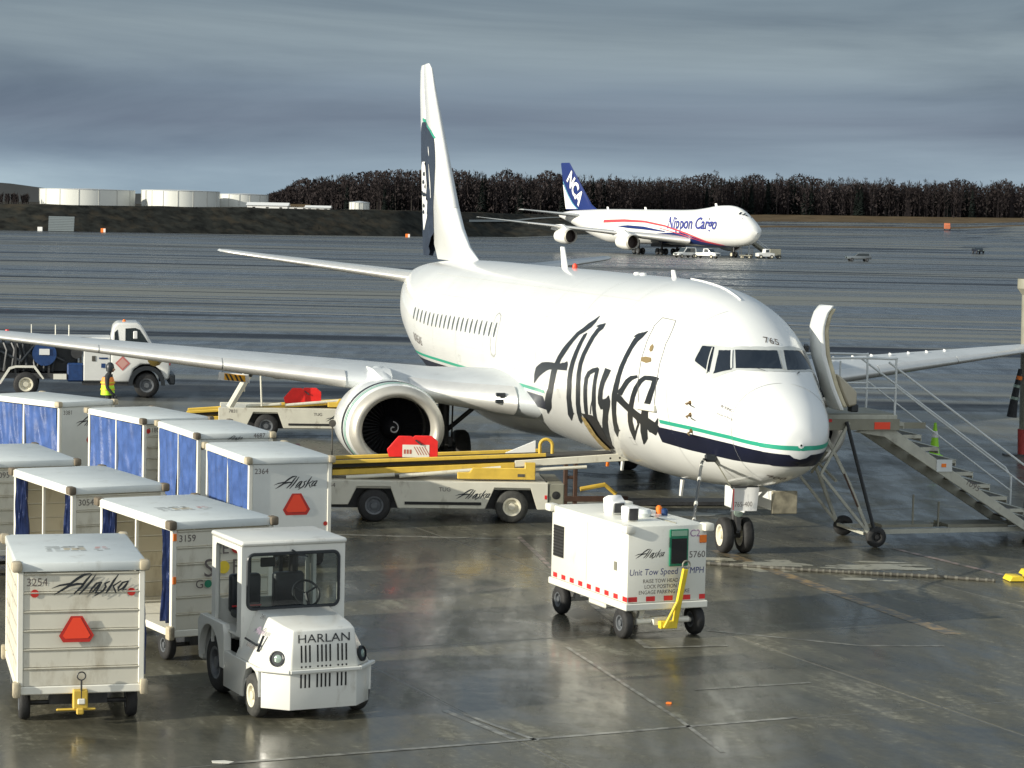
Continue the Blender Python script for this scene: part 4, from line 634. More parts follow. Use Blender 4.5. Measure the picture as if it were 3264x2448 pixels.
outline('cargo_frame', [[24.4, 125], [24.4, 148], [24.1, 148], [24.1, 125]], .08, M_WINGW, .02)
def fustext(name, txt, size, fn, m, off=.01, shear=0, parent=PL):
    vs, fs = text2d(txt, size, shear); b = MB(); b.add([fn(x, y) for x, y in vs], fs); return b.build(name, m, parent, sm=0, fix=False)
fustext('registration', 'N765AS', .34, lambda x, y: surf(25.6-x*1.1, R(103)-y/1.9, .008), M_INK)
fustext('fleet_number', '765', .20, lambda x, y: surf(2.83+y*.95, R(-11)-x/1.15, .012), M_INK)
fustext('fleet_number', '400', .26, lambda x, y: surf(1.50-y*.9, R(168)+x/.85, .010), M_INK)
fustext('maker_name', 'BOEING', .12, lambda x, y: surf(1.93-x*.75, R(77-x*9)-y/1.2, .010), M_INK, shear=.3)
fustext('slogan', 'Proudly All Boeing', .085, lambda x, y: surf(1.93-x*.7, R(87.5-x*9)-y/1.2, .010), M_INK)
for x, p in ((2.99, 91.8), (3.0, 99.8), (3.06, 111.0)):
    b = MB(); a = Vector(surf(x, R(p), 0)); n_ = (a-Vector((a.x, 0, ZC))).normalized(); b.tube([a, a+n_*.1, a+n_*.12+Vector((.16, 0, -.01))], [.022, .018, .010], 8); b.tube([a-Vector((.02, 0, 0)), a+n_*.012], .045, 10); b.build('air_data_probe', mat('probe_brass', (.25, .16, .07), .4, .5), PL)
# fairing between wing and body
def fair(i, j):
    x = 12.0+11.5*i; a = math.pi*j; s_ = max(0, math.sin(math.pi*min(1, i/.98)))**.45; return (-x, -math.cos(a)*(1.75+.42*s_)*s_, 2.05-math.sin(a)*(1.08*s_))
MB().grid(fair, 30, 20).build('wing_body_fairing', M_PLANE, PL, sm=60)
# aerofoil surfaces
def naca(u, t): return 5*t*(.2969*math.sqrt(u)-.1260*u-.3516*u*u+.2843*u**3-.1036*u**4)
def foil(name, secs, m, parent=PL, u0=0, u1=1, fat=1., cam_=.02, vert=False, n=14, fwd=0, span=8, lower=1.):
    """secs: (leading-edge station, span position, height, chord, thickness)"""
    b = MB(); S = []
    for k in range(len(secs)-1):
        for q_ in range(span): t = q_/span; S.append([a+(c-a)*t for a, c in zip(secs[k], secs[k+1])])
    S.append(list(secs[-1])); ring = []
    us = [u1-(u1-u0)*(1-math.cos(math.pi/2*(1-i/n)))*1.0 if False else u0+(u1-u0)*(1-math.sin(math.pi/2*i/n)) for i in range(n+1)]
    loop = [(u, 1) for u in us]+[(u*(lower if u1 < 1 else 1), -1) for u in us[::-1][1:]]
    for x, y, z, c, th in S:
        for u, sg in loop:
            hh = naca(max(u, 0), th)*sg*fat+cam_*math.sin(math.pi*u); px = x-fwd+u*c
            ring.append((-px, -y, z+hh*c) if not vert else (-px, -(y+hh*c), z))
    m_ = len(loop); ns = len(S)
    b.add(ring, [(i*m_+j, i*m_+(j+1) % m_, (i+1)*m_+(j+1) % m_, (i+1)*m_+j) for i in range(ns-1) for j in range(m_)]+[tuple(range(m_))[::-1], tuple(range((ns-1)*m_, ns*m_))])
    return b.build(name, m, parent, sm=40)
WING_S = [(12.75, 1.5, 2.06, 8.0, .13), (14.15, 3.2, 2.18, 6.5, .12), (15.0, 4.9, 2.38, 5.5, .115), (19.75, 14.0, 3.20, 1.75, .10), (20.1, 14.44, 3.25, 1.35, .09)]
WING_P = [(x, y, z-.15*max(0, (y-3)/11), c, t) for x, y, z, c, t in WING_S]; WING = WING_S
def wing_at(y):
    for a, c in zip(WING[:-1], WING[1:]):
        if a[1] <= y <= c[1]: t = (y-a[1])/(c[1]-a[1]); return [p+(r_-p)*t for p, r_ in zip(a, c)]
for sd in (-1, 1):
    WING = WING_S if sd > 0 else WING_P
    mir = lambda L: [(x, y*sd, z, c, th) for x, y, z, c, th in L]
    w = foil('wing', mir(WING), M_WINGW, span=6)
    for y0, y1 in ((2.0, 4.2), (5.6, 8.3), (8.33, 11.1), (11.13, 13.95)):
        foil('leading_edge_slat', mir([wing_at(y0), wing_at((y0+y1)/2), wing_at(y1)]), M_SILVER, w, 0, .055, 1.14, fwd=.03, span=3, lower=.9)
    for y0, y1 in ((5.2, 8.0), (8.1, 11.0)): 
        a = wing_at((y0+y1)/2); b = MB(); 
    for yf, l in ((3.4, 2.0), (6.6, 2.3), (9.6, 1.9)):
        a = wing_at(yf); b = MB(); b.lathe([(-l*.5, .02), (-l*.35, .13), (0, .19), (l*.3, .15), (l*.62, .02)], (-(a[0]+a[3]*.86), -yf*sd, a[2]-.16), 'x', 12, sz=1.3); b.build('flap_track_fairing', M_WINGW if yf < 9 else M_YEL, w)
    foil('horizontal_stabilizer', [(31.0, .3*sd, 4.35, 4.2, .09), (34.55, 6.15*sd, 5.07, 1.5, .08), (34.85, 6.35*sd, 5.10, 1.15, .07)], M_WINGW, span=5)
    foil('stabilizer_leading_edge', [(31.0, .5*sd, 4.37, 4.1, .09), (34.55, 6.15*sd, 5.07, 1.5, .08), (34.85, 6.33*sd, 5.10, 1.15, .07)], M_SILVER, None or PL, 0, .09, 1.2, fwd=.02, span=4)
WING = WING_P
for i in range(9):
    a = wing_at(6.2+.62*i); b = MB(); y = 6.2+.62*i; zt = a[2]+a[3]*.095; b.prism([(-(a[0]+a[3]*.30), zt-.08), (-(a[0]+a[3]*.30)-.14, zt-.08), (-(a[0]+a[3]*.30)-.12, zt-.02), (-(a[0]+a[3]*.30)-.03, zt-.03)], 'y', y-.014, y+.014); b.build('vortex_generator', M_WHITE, PL)
WING = WING_S
for k, (dz, w_) in enumerate(((.15, .22), (.0, .22))):
    a = wing_at(2.3); MB().box(-(a[0]+.015+.05*k), -(a[0]-.07+.02*k), -2.35-w_/2, -2.35+w_/2, a[2]+dz-.04, a[2]+dz+.05).build('landing_light', M_GLASS, PL, bevel=.01)
# fin and rudder
FIN = [(26.0, 0, 5.02, 8.2, .022), (27.6, 0, 5.45, 6.8, .05), (28.75, 0, 5.98, 5.75, .085), (29.6, 0, 6.6, 5.0, .10), (33.05, 0, 10.25, 2.3, .10), (33.6, 0, 10.95, 1.75, .095), (33.95, 0, 11.12, 1.25, .07)]
FINM = M_PLANE
foil('fin', [(x, y, z, c*.74, th/.74) for x, y, z, c, th in FIN], M_PLANE, cam_=0, vert=True, span=5)
foil('rudder', [(x+c*.74-.03, y, z, c*.26+.03, .06) for x, y, z, c, th in FIN[2:]], M_PLANE, cam_=0, vert=True, span=5)
foil('fin_leading_edge', [FIN[3], FIN[4], FIN[5]], M_SILVER, PL, 0, .035, 1.12, cam_=0, vert=True, fwd=.03)
def fin_at(z):
    for a, c in zip(FIN[:-1], FIN[1:]):
        if a[2] <= z <= c[2]: t = (z-a[2])/(c[2]-a[2]); return [p+(r_-p)*t for p, r_ in zip(a, c)]
def fin_patch(name, prof, m, off, sd=1, nz=30):
    """prof: (height, chord fraction from, to) drawn on one face of the fin"""
    b = MB(); zz = frange(prof[0][0], prof[-1][0], nz); vs = []
    for z in zz:
        a = fin_at(z); u0 = lerp(z, [p[0] for p in prof], [p[1] for p in prof]); u1 = lerp(z, [p[0] for p in prof], [p[2] for p in prof])
        for k in range(9):
            u = u0+(u1-u0)*k/8; c_ = a[3]; th = a[4]
            hh = naca(u/.74, th/.74)*c_*.74 if u < .735 else max(naca(.995, th/.74)*c_*.74, naca((u-.735)/.265, .06)*(c_*.26+.03))
            if .68 < u < .78: hh = max(hh, .02*c_)
            vs.append((-(a[0]+u*c_), -sd*(hh+off), z))
    b.add(vs, [(9*i+k, 9*i+k+1, 9*i+k+10, 9*i+k+9) for i in range(nz-1) for k in range(8)]); return b.build(name, m, PL, sm=60, fix=False)
for sd in (1, -1):
    fin_patch('fin_emblem', [(5.1, .86, 1.0), (5.5, .74, 1.0), (6.0, .62, 1.0), (6.6, .50, 1.0), (7.2, .36, 1.0), (7.9, .22, 1.0), (8.3, .18, 1.0), (8.7, .16, .99), (8.95, .25, .98), (9.15, .48, .95), (9.3, .66, .88)], mat('emblem_navy', (.022, .030, .048), .35, var=.3, vs=3), .012, sd)
    fin_patch('fin_emblem', [(8.72, .10, .16), (9.0, .26, .34), (9.18, .48, .60), (9.36, .66, .82), (9.42, .72, .78)], M_GREEN, .014, sd, 12)
    fin_patch('fin_emblem', [(8.2, .52, .54), (8.35, .50, .58), (8.5, .53, .56)], M_WHITE, .018, sd, 6)
    fin_patch('fin_emblem', [(5.9, .93, .95), (6.3, .82, .97), (6.8, .78, .98), (7.3, .72, .99), (7.9, .74, .98), (8.05, .8, .94)], M_WHITE, .018, sd)
    fin_patch('fin_emblem', [(6.9, .60, .66), (7.4, .56, .66), (7.95, .60, .64)], M_WHITE, .020, sd, 12)
    for zz_, u_, w_ in ((7.6, .80, .10), (7.35, .86, .08), (7.2, .76, .09), (6.95, .84, .10), (6.6, .88, .06), (7.0, .93, .05), (6.4, .9, .05)):
        fin_patch('fin_emblem', [(zz_, u_, u_+w_), (zz_+.06, u_-.01, u_+w_+.02), (zz_+.13, u_+.02, u_+w_*.8)], M_BLACK, .024, sd, 5)
# roof furniture
def blade(x, h, c, m=M_WHITE): 
    z = surf(x, 0)[2]; MB().prism([(-x, z-.03), (-x-c, z-.03), (-x-c*1.05-h*.35, z+h), (-x-c*.45-h*.35, z+h)], 'y', -.03, .03).build('antenna', m, PL, bevel=.01)
blade(16.55, .50, .42); blade(7.8, .16, .2); blade(28.6, .12, .1)
b = MB(); z = surf(15.83, 0)[2]; b.lathe([(0, .06), (.06, .06), (.10, .045), (.12, .01)], (-15.83, 0, z), 'z', 14); b.build('beacon_light', M_ORED, PL)
for x in (10.6, 10.15): b = MB(); z = surf(x, 0)[2]; b.lathe([(0, .09), (.04, .07), (.05, .01)], (-x, 0, z), 'z', 12); b.build('roof_dome', M_WHITE, PL)
b = MB(); n = 16; b.tube([Vector(surf(7.2-3.0*i/n, R(-4), .012)) for i in range(n+1)], .014, 6); b.build('roof_rail', M_WHITE, PL)
# engines
for sd in (1, -1):
    ex, ey, ezz = -12.7, -4.83*sd, 1.50; kw = dict(sy=1.07, sz=.98, szneg=.86)
    cw = MB().lathe([(-.24, 1.02), (-.6, 1.07), (-1.3, 1.10), (-2.2, 1.04), (-3.0, .88), (-3.0, .80)], (ex, ey, ezz), 'x', 64, **kw).build('engine_cowl', M_PLANE, PL, sm=60)
    MB().lathe([(-.24, 1.02), (-.12, .98), (-.03, .92), (0, .865), (-.03, .80), (-.14, .755), (-.32, .735)], (ex, ey, ezz), 'x', 64, **kw).build('inlet_lip', M_LIP, cw, sm=60)
    MB().lathe([(-.32, .735), (-.95, .76), (-1.0, .76)], (ex, ey, ezz), 'x', 48, **kw).build('inlet_duct', M_FAN, cw)
    for x0, x1, m in ((-.70, -.86, M_BLACK), (-.48, -.52, mat('thin_green', (.15, .42, .32), .35)), (-.57, -.60, mat('thin_green', (.15, .42, .32), .35))):
        f = lambda x: (1.02+.05*(abs(x)-.24)/.36 if abs(x) < .6 else 1.07+.03*(abs(x)-.6)/.7)+.006
        MB().lathe([(x0, f(x0)), (x1, f(x1))], (ex, ey, ezz), 'x', 64, **kw).build('cowl_band', m, cw, sm=60)
    fan = MB()
    for k in range(38):
        a = 2*math.pi*k/38; c, s = math.cos(a), math.sin(a); q_ = lambda r, t, dx: (ex-1.0+dx, ey+r*math.cos(a+t)*1.0, ezz+r*math.sin(a+t)*.95); fan.add([q_(.2, 0, 0), q_(.2, .12, -.08), q_(.74, .13, -.05), q_(.74, .02, .04)], [(0, 1, 2, 3)])
    fan.lathe([(-1.12, .78), (-1.12, .01)], (ex, ey, ezz), 'x', 32, k=0); fan.build('fan', M_FAN, cw, fix=False)
    sp = MB().lathe([(-1.0, .24), (-.85, .20), (-.68, .10), (-.60, .005)], (ex, ey, ezz), 'x', 24).build('spinner', M_FAN, cw)
    pts = []
    for k in range(22): t = k/21; r = .02+.125*t; a = 1.2+t*6.6; xx = lerp(r, [0, .1, .2, .24], [-.60, -.68, -.85, -1.0])+.008; pts.append((ex+xx, ey+r*math.cos(a)*sd, ezz+r*math.sin(a)))
    MB().tube(pts, .016, 5).build('spinner_swirl', M_SPIN, sp)
    MB().lathe([(-2.9, .62), (-4.2, .46), (-4.2, .40), (-3.9, .38)], (ex, ey, ezz), 'x', 32).build('exhaust_nozzle', M_STEEL, cw); MB().lathe([(-3.8, .36), (-4.9, .05)], (ex, ey, ezz), 'x', 24).build('exhaust_cone', M_STEEL, cw)
    py = MB(); a = wing_at(4.83); prof = [(-13.9, 2.45, .02), (-14.4, 2.62, .30), (-15.0, 2.74, .42), (-15.8, 2.75, .40), (-17.2, 2.65, .30), (-18.4, 2.45, .04)]
    vs = []
    for x, z, w_ in prof: vs += [(x, ey-w_/2, z), (x, ey-w_*.6, 2.0), (x, ey+w_*.6, 2.0), (x, ey+w_/2, z)]
    py.add(vs, [(4*i+j, 4*i+(j+1) % 4, 4*i+4+(j+1) % 4, 4*i+4+j) for i in range(5) for j in range(4)]+[(0, 1, 2, 3), (23, 22, 21, 20)]); py.build('pylon', M_PLANE, PL, bevel=.02)
    # nacelle-top fairing reaching the wing
    MB().grid(lambda i, j: (-13.25-2.2*i, ey+(j-.5)*(.16+.62*i), ezz+.99+.30*i-((j-.5)**2)*(.4+1.0*i)), 10, 8).build('pylon_fairing', M_WINGW, PL)
# landing gear
ng = MB(); cy = .02
ng.tube([(-3.75, cy, .33), (-3.78, cy, 1.5)], .075, 12); ng.tube([(-3.72, cy, .95), (-2.7, cy, 1.45)], .045, 8); ng.tube([(-3.75, cy-.26, .343), (-3.75, cy+.26, .343)], .06, 10); ng.bar((-3.6, cy, .8), (-3.55, cy, .45), .08, .12); ng.bar((-3.55, cy, .45), (-3.75, cy, .38), .08, .1)
ngo = ng.build('nose_gear', M_STEEL, PL)
for y in (cy-.20, cy+.20): wheel(ngo, (-3.75, y, .343), .343, .20, m=M_TYRE, rim=M_RIM, name='nose_wheel', rr=.62)
MB().lathe([(0, .05), (.06, .09), (.10, .085), (.11, .001)], (-3.62, cy, .80), 'x', 16).build('taxi_light', M_LENS, ngo)
for y0, y1, x0, x1 in ((cy+.30, cy+.34, -3.4, -2.3), (cy-.34, cy-.30, -3.4, -2.3)): MB().box(x0, x1, y0, y1, .95, 1.35).build('gear_door', M_PLANE, PL, bevel=.015)
MB().box(-2.32, -2.26, .22, .72, .93, 1.36).build('gear_door', mat('gear_door_tan', (.30, .27, .19), .6, var=.5, vs=6), PL, bevel=.015)
pf = thing('name_placard', 'white cloth placard with the fleet number hung below the nose', 'placard', (0, 0, 0)); pf.location = (0, 0, 0)
for sd in (1, -1):
    y = -2.62*sd; mg = MB(); mg.tube([(-18.3, y, .50), (-18.25, y, 2.15)], .13, 14); mg.tube([(-18.3, y-.6, .51), (-18.3, y+.6, .51)], .09, 10); mg.tube([(-18.28, y, .95), (-18.2, y+1.25*sd, 2.0)], .06, 8); mg.bar((-18.1, y, 1.1), (-17.95, y, .7), .1); mg.bar((-17.95, y, .7), (-18.2, y, .5), .1); mg.tube([(-18.1, y-.15, .5), (-18.05, y-.18, 2.1)], .035, 6); mg.tube([(-18.1, y+.16, .6), (-18.0, y+.16, 2.1)], .025, 6); mg.box(-18.2, -18.05, y-.22, y+.18, .62, .86)
    mgo = mg.build('main_gear', M_STEEL, PL, bevel=.01)
    for dy in (-.43, .43): wheel(mgo, (-18.3, y+dy, .508), .508, .36, m=M_TYRE, rim=M_RIMG, name='main_wheel', n=32)
    MB().box(-18.9, -17.7, y-(.55*sd)-.02, y-(.55*sd)+.02, .95, 1.95).build('gear_door', M_WINGW, PL, bevel=.02)
for x, y, z, m in ((-11.2, -.35, 1.06, M_ORANGE), (-10.9, -.1, 1.0, M_WHITE), (-6.6, -.1, .95, M_WHITE)): MB().prism([(x, z+.12), (x-.16, z+.12), (x-.22, z-.22), (x-.12, z-.22)], 'y', y-.02, y+.02).build('belly_antenna', m, PL)
# open forward door on the port side, swung forward
def dprof(z): return lerp(z, [2.72, 3.2, 3.8, 4.3, 4.6, 4.78], [2.02, 1.80, 1.60, 1.55, 1.62, 1.76])
zz = frange(2.74, 4.76, 16); b = MB(); P = [(dprof(z)+.03, z) for z in zz]+[(dprof(z)+.13, z) for z in zz[::-1]]; b.prism(P, 'x', -4.24, -3.60); dr = b.build('entry_door', M_PLANE, PL, bevel=.04, seg=2)
b = MB(); zq = frange(2.80, 4.70, 14); P = [(dprof(z)+.14, z) for z in zq]+[(dprof(z)+.23, z) for z in zq[::-1]]; b.prism(P, 'x', -4.18, -3.66); b.build('door_lining', mat('door_lining_cream', (.58, .52, .36), .6, var=.25, vs=5), dr, bevel=.02)
b = MB(); zq = frange(2.80, 3.45, 6); P = [(dprof(z)+.265, z) for z in zq]+[(dprof(3.45)+.36, 3.40), (dprof(2.8)+.44, 3.1), (dprof(2.8)+.44, 2.85)]; b.prism(P, 'x', -4.16, -3.7); b.build('slide_cover', mat('slide_tan', (.46, .42, .32), .6, var=.15), dr, bevel=.03)
MB().bar((-3.9, 2.42, 2.85), (-3.9, 2.42, 2.70), .16, .2).build('door_latch', M_BLACK, dr, bevel=.02)
b = MB(); b.bar((-4.2, 1.55, 3.9), (-4.8, 1.75, 3.9), .07, .12); b.bar((-4.2, 1.72, 3.2), (-4.8, 1.85, 3.2), .07, .12); b.build('door_hinge', M_STEEL, dr)
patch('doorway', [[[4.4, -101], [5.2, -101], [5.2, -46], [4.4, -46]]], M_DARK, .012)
# ground power cable plug and nose placard (aircraft frame -> world through the parent matrix)
PM = Matrix.Translation(PL.location) @ Matrix.Rotation(-1.333, 4, 'Z')
bpy.data.objects.remove(pf)

# ================================================================== GROUND EQUIPMENT
def to_world(p): return PM @ Vector(p)
def placard():
    a = to_world((-3.62, .0, .95)); t = thing('name_placard', 'white cloth placard lettered with the fleet number hung in front of the nose wheel', 'placard', to_world((-2.22, -.36, 1.0)), -1.333+math.pi/2+.12)
    MB().grid(lambda i, j: (-.26+.52*i+.03*j, -.02+.03*math.sin(i*5)-.02*j, .44*j), 10, 6).build('cloth', M_WHITE, t)
    lab('lettering', '765-400', (-.02, -.06, .09), (1, 0, 0), (0, 0, 1), M_INK, t, .13, cond=.85); MB().box(-.26, .28, -.03, 0, .43, .46).build('rod', M_STEEL, t)
    flat('red_edge', [rect2d(-.235, -.215, .03, .42)], (0, -.055, 0), (1, 0, 0), (0, 0, 1), M_REDP, t)
placard()

# ---- baggage carts
def curtain(parent, x0, x1, y, z0, z1, m, waves=3, amp=.02, name='curtain', slant=0):
    w = x1-x0; ph = random.uniform(0, 6)
    def f(i, j):
        u = i; return (x0+w*u+slant*(1-j)*w*.2, y+amp*math.sin(u*waves*6.28+ph+1.5*math.sin(j*3+ph))*(1.1-.4*j)+amp*.6*math.sin(u*waves*15+j*5), z0+(z1-z0)*j+.015*math.sin(u*9+ph)*(1-j))
    return MB().grid(f, 36, 14).build(name, m, parent, sm=60, fix=False)
def cart(label, front, yaw, L, number, style='board', side=-1, closed=True, tri=False, script=False, roof=0, boards_seen=True, dots=()):
    W2 = 1.53/2; f = Vector((math.cos(yaw), math.sin(yaw), 0)); c = Vector((*front, 0))-f*L/2
    t = thing('baggage_cart', label, 'baggage cart', c, yaw, 'covered baggage carts parked in rows'); h = L/2; zt = 2.0; zf = .48
    b = MB(); b.box(-h, h, -W2, W2, zf-.10, zf); b.build('floor', M_TRIM, t, bevel=.012)
    for sx_ in (-1, 1):
        for sy_ in (-1, 1): MB().box(sx_*h-(.075 if sx_ > 0 else 0), sx_*h+(.075 if sx_ < 0 else 0), sy_*W2-(.075 if sy_ > 0 else 0), sy_*W2+(.075 if sy_ < 0 else 0), zf+.002, zt-.12).build('corner_post', M_TRIM, t, bevel=.01)
    b = MB(); zr = zt-.118; b.box(-h-.015, h+.015, -W2-.015, W2+.015, zr, zt)
    rf = b.build('roof', M_ROOF, t, bevel=.02, seg=2)
    b = MB(); b.box(-h, h, side*W2+(.016 if side > 0 else -.03), side*W2+(.03 if side > 0 else -.016), zr-.01, zt-.015); b.build('roof_rail', M_TRIM, t, bevel=.006)
    # end walls
    for e_ in (-1, 1):
        xo = e_*(h-.03)
        if style == 'board':
            n = 6; hh = (zr-zf-.01)/n
            for k in range(n): 
                q = MB(); z0 = zf+.005+k*hh; q.box(xo-.015, xo+.015, -W2+.078, W2-.078, z0, z0+hh-.022); q.prism([(xo+e_*.014, z0+hh-.045), (xo+e_*.034, z0+hh-.02), (xo+e_*.034, z0+hh-.012), (xo-.014*e_, z0+hh-.006)], 'y', -W2+.08, W2-.08); q.build('board', M_CREAM if e_ > 0 else M_CREAM, t, sm=20)
        else: MB().box(xo-.015, xo+.015, -W2+.078, W2-.078, zf+.005, zr-.005).build('end_panel', M_CREAMG, t, bevel=.004)
    # closed long side
    so_ = -side*(W2-.03); n = 6; hh = (zr-zf-.01)/n
    for k in range(n):
        q = MB(); z0 = zf+.005+k*hh; q.box(-h+.078, h-.078, so_-.012, so_+.012, z0, z0+hh-.018); q.prism([(so_-side*.012, z0+hh-.04), (so_-side*.028, z0+hh-.018), (so_-side*.028, z0+hh-.01), (so_+side*.012, z0+hh-.006)], 'x', -h+.08, h-.08); q.build('board', [M_WOOD if side < 0 else M_CREAM], t, sm=20)
    # open long side: posts and curtains
    yc = side*(W2-.035); nb = 2
    MB().box(-.025, .025, yc-.02, yc+.02, zf+.003, zr-.003).build('centre_post', M_TRIM, t)
    if closed:
        curtain(t, -h+.09, -.035, yc+side*.012, zf+.05, zr-.03, M_BLUE, 2.4, .026); curtain(t, .035, h-.09, yc+side*.012, zf+.05, zr-.03, M_BLUE, 1.7, .028)
    else:
        curtain(t, -h+.09, -h+.30, yc, zf+.1, zr-.02, M_BLUED, 3, .04); curtain(t, -.30+.0, -.04, yc, zf+.1, zr-.02, M_BLUED, 3, .03) if L < 2.5 else curtain(t, -h+.36, -h+.55, yc, zf+.1, zr-.02, M_BLUED, 3, .04); curtain(t, h-.36, h-.09, yc, zf+.1, zr-.02, M_BLUED, 3, .045)
    # rubber corners
    for sx_ in (-1, 1):
        for sy_ in (-1, 1):
            m = M_BUMPG if (sx_*sy_ == side or random.random() < .4) and not script else M_BUMP
            MB().box(sx_*h-.11, sx_*h+.07, sy_*W2-.07, sy_*W2+.055, zt-.115, zt+.012).build('corner_bumper', m, t, bevel=.03, seg=2)
            MB().box(sx_*h-.10, sx_*h+.05, sy_*W2-.05, sy_*W2+.045, zf-.13, zf+.06).build('corner_bumper', M_BUMP if random.random() < .7 else M_BUMPG, t, bevel=.025, seg=2)
    # running gear
    b = MB()
    for x in (h-.42, -h+.42): b = MB(); b.tube([(x, -.62, .20), (x, .62, .20)], .03, 8); b.box(x-.10, x+.10, -.35, .35, .19, zf-.102); b.build('axle', M_STEEL, t)
    MB().bar((-h+.4, 0, .31), (h-.3, 0, .31), .09, .07).build('draw_beam', M_STEEL, t)
    for x in (h-.42, -h+.42):
        for y in (-.65, .65): wheel(t, (x, y, .21), .21, .13, m=M_TYRE, rim=M_RIMG, n=20, rr=.5)
    tb = MB(); tb.bar((h-.35, 0, .25), (h+.10, 0, .30), .09, .07); tb.build('tow_bar', M_TRIM, t, bevel=.01)
    # print on the front end
    fo = Vector((h+(-.015 if style != 'board' else -.014), 0, 0)); ex_, ey_ = (0, 1, 0), (0, 0, 1); P = lambda y, z: (fo.x, y, z)
    lab('number', number, P(-.53 if True else 0, zr-.17), ex_, ey_, M_INK, t, .135, cond=.95)
    if script: flat('script', script2d(.92 if style == 'board' else .80), P(.10, zr-.16 if style == 'board' else zr-.34), ex_, ey_, M_BLACK, t, .005+(.022 if style == 'board' else 0))
    if tri:
        zc_, s_, y_ = tri; o = .006+(.034 if style == 'board' else 0)
        tr = [(-.14*s_, .30*s_), (.14*s_, .30*s_), (.42*s_, -.18*s_), (.32*s_, -.34*s_), (-.32*s_, -.34*s_), (-.42*s_, -.18*s_)]
        w = flat('warning_triangle', [(tr, [tuple(range(6))])], P(y_, zc_), ex_, ey_, M_RRED, t, o)
        tr2 = [(-.09*s_, .26*s_), (.09*s_, .26*s_), (.33*s_, -.18*s_), (.27*s_, -.25*s_), (-.27*s_, -.25*s_), (-.33*s_, -.18*s_)]
        flat('triangle_face', [(tr2, [tuple(range(6))])], P(y_, zc_), ex_, ey_, M_ORED, w, o+.004)
    for y, z, r, m in dots: flat('reflector', [disc2d(r)], P(y, z), ex_, ey_, m, t, .012)
    # faded print on the roof
    if roof:
        sh = {M_PRG: [], M_PRT: [], M_PRR: []}; u0 = -.35 if roof == 1 else -.45
        rs = random.Random(3)
        for row, (xx, segs) in enumerate([(.30, 7), (.20, 8), (.10, 8), (0, 8), (-.08, 6)]):
            for k in range(segs):
                y = u0+k*.10+rs.uniform(-.02, .02); w_ = rs.uniform(.05, .10); m = M_PRG
                if row in (1, 2) and 2 <= k <= 4: m = M_PRT
                if k >= 6: m = M_PRR if row in (2, 3) else M_PRG
                if k == 5: continue
                sh[m].append(rect2d(y, y+w_, -xx*1.0, -xx*1.0+rs.uniform(.02, .055)))
        for m, l in sh.items(): flat('roof_print', l, (-.15*L*.3+.15, 0, zt), (0, 1, 0), (-1, 0, 0), m, rf, .003)
    return t
c1 = cart('cream panelled baggage cart in the near left corner with black script and an orange triangle', (-5.17, 27.95), R(-74.5), 2.5, '3254', side=1, closed=False, tri=(1.19, .50, -.06), script=True, roof=1, dots=((-.56, 1.62, .05, M_RRED), (.60, 1.62, .05, M_RRED)))
b = MB(); b.box(.0, .13, -.08, .10, .20, .44); b.box(.11, .16, -.04, .05, .14, .22); b.bar((.1, -.28, .2), (.1, .2, .2), .05, .03); h_ = b.build('tow_hitch', M_YEL, c1, bevel=.02); h_.location = (2.45/2-.02, -.02, 0)
b = MB(); b.tube([(.1, 0, .3), (.1, 0, .56)], .012, 6); b.tube([(.1, .05*math.cos(a), .61+.05*math.sin(a)) for a in frange(0, 6.28, 14)], .009, 5); h_ = b.build('pin_ring', M_STEEL, c1); h_.location = (2.45/2, .0, 0)
c2 = cart('open sided baggage cart right behind the tug with painted safety words on its end', (-3.98, 32.17), R(-59.9), 2.86, '3159', closed=False, roof=2)
hx = 1.43-.014+.036
for row, (z, txt, cy_, cm, sz, r) in enumerate(((1.60, 'RE  L', .155, M_RRED, .27, .085), (1.33, 'S  FE', -.05, M_YELB, .30, .09), (1.11, 'GO', .055, M_GREENP, .16, .055))):
    if txt == 'GO': lab('lettering', 'G', (hx, -.36, z-.055), (0, 1, 0), (0, 0, 1), M_INK, c2, .17); flat('lettering', [disc2d(r, 20, -.23, 0)], (hx, 0, z), (0, 1, 0), (0, 0, 1), cm, c2)
    elif txt[0] == 'S':
        lab('lettering', 'S', (hx, -.22, z-.12), (0, 1, 0), (0, 0, 1), M_INK, c2, .36); flat('lettering', [disc2d(r, 20, .0, 0)], (hx, 0, z), (0, 1, 0), (0, 0, 1), cm, c2); lab('lettering', 'FE', (hx, .27, z-.10), (0, 1, 0), (0, 0, 1), M_INK, c2, .30)
    else:
        lab('lettering', 'RE', (hx, -.04, z-.08), (0, 1, 0), (0, 0, 1), M_INK, c2, .23); flat('lettering', [disc2d(r, 20, .20, 0)], (hx, 0, z), (0, 1, 0), (0, 0, 1), cm, c2); lab('lettering', 'L', (hx, .37, z-.08), (0, 1, 0), (0, 0, 1), M_INK, c2, .23)
for z in (1.78, 1.18): MB().box(1.43-.002, 1.43+.012, -.745, -.70, z-.05, z+.05).build('side_reflector', M_ORANGE, c2)
cart('second open sided baggage cart from the tug, navy curtains tied back', (-6.07, 35.89), R(-60), 2.85, '3054', closed=False)
cart('baggage cart cut by the left edge, third behind the tug with a plain flat roof', (-8.11, 39.30), R(-64), 2.86, '3095', closed=False)
cart('grey white baggage cart with black script and orange triangle, nearest of the blue curtained row', (-3.87, 40.76), R(-67), 2.8, '2364', 'smooth', tri=(1.17, .60, .12), script=True, dots=((.66, .80, .04, M_RRED),))
cart('blue curtained baggage cart between the nearest one and the ribbed one', (-5.37, 45.11), R(-66), 2.85, '', 'smooth', dots=((-.66, 1.72, .045, M_BUMPG),))
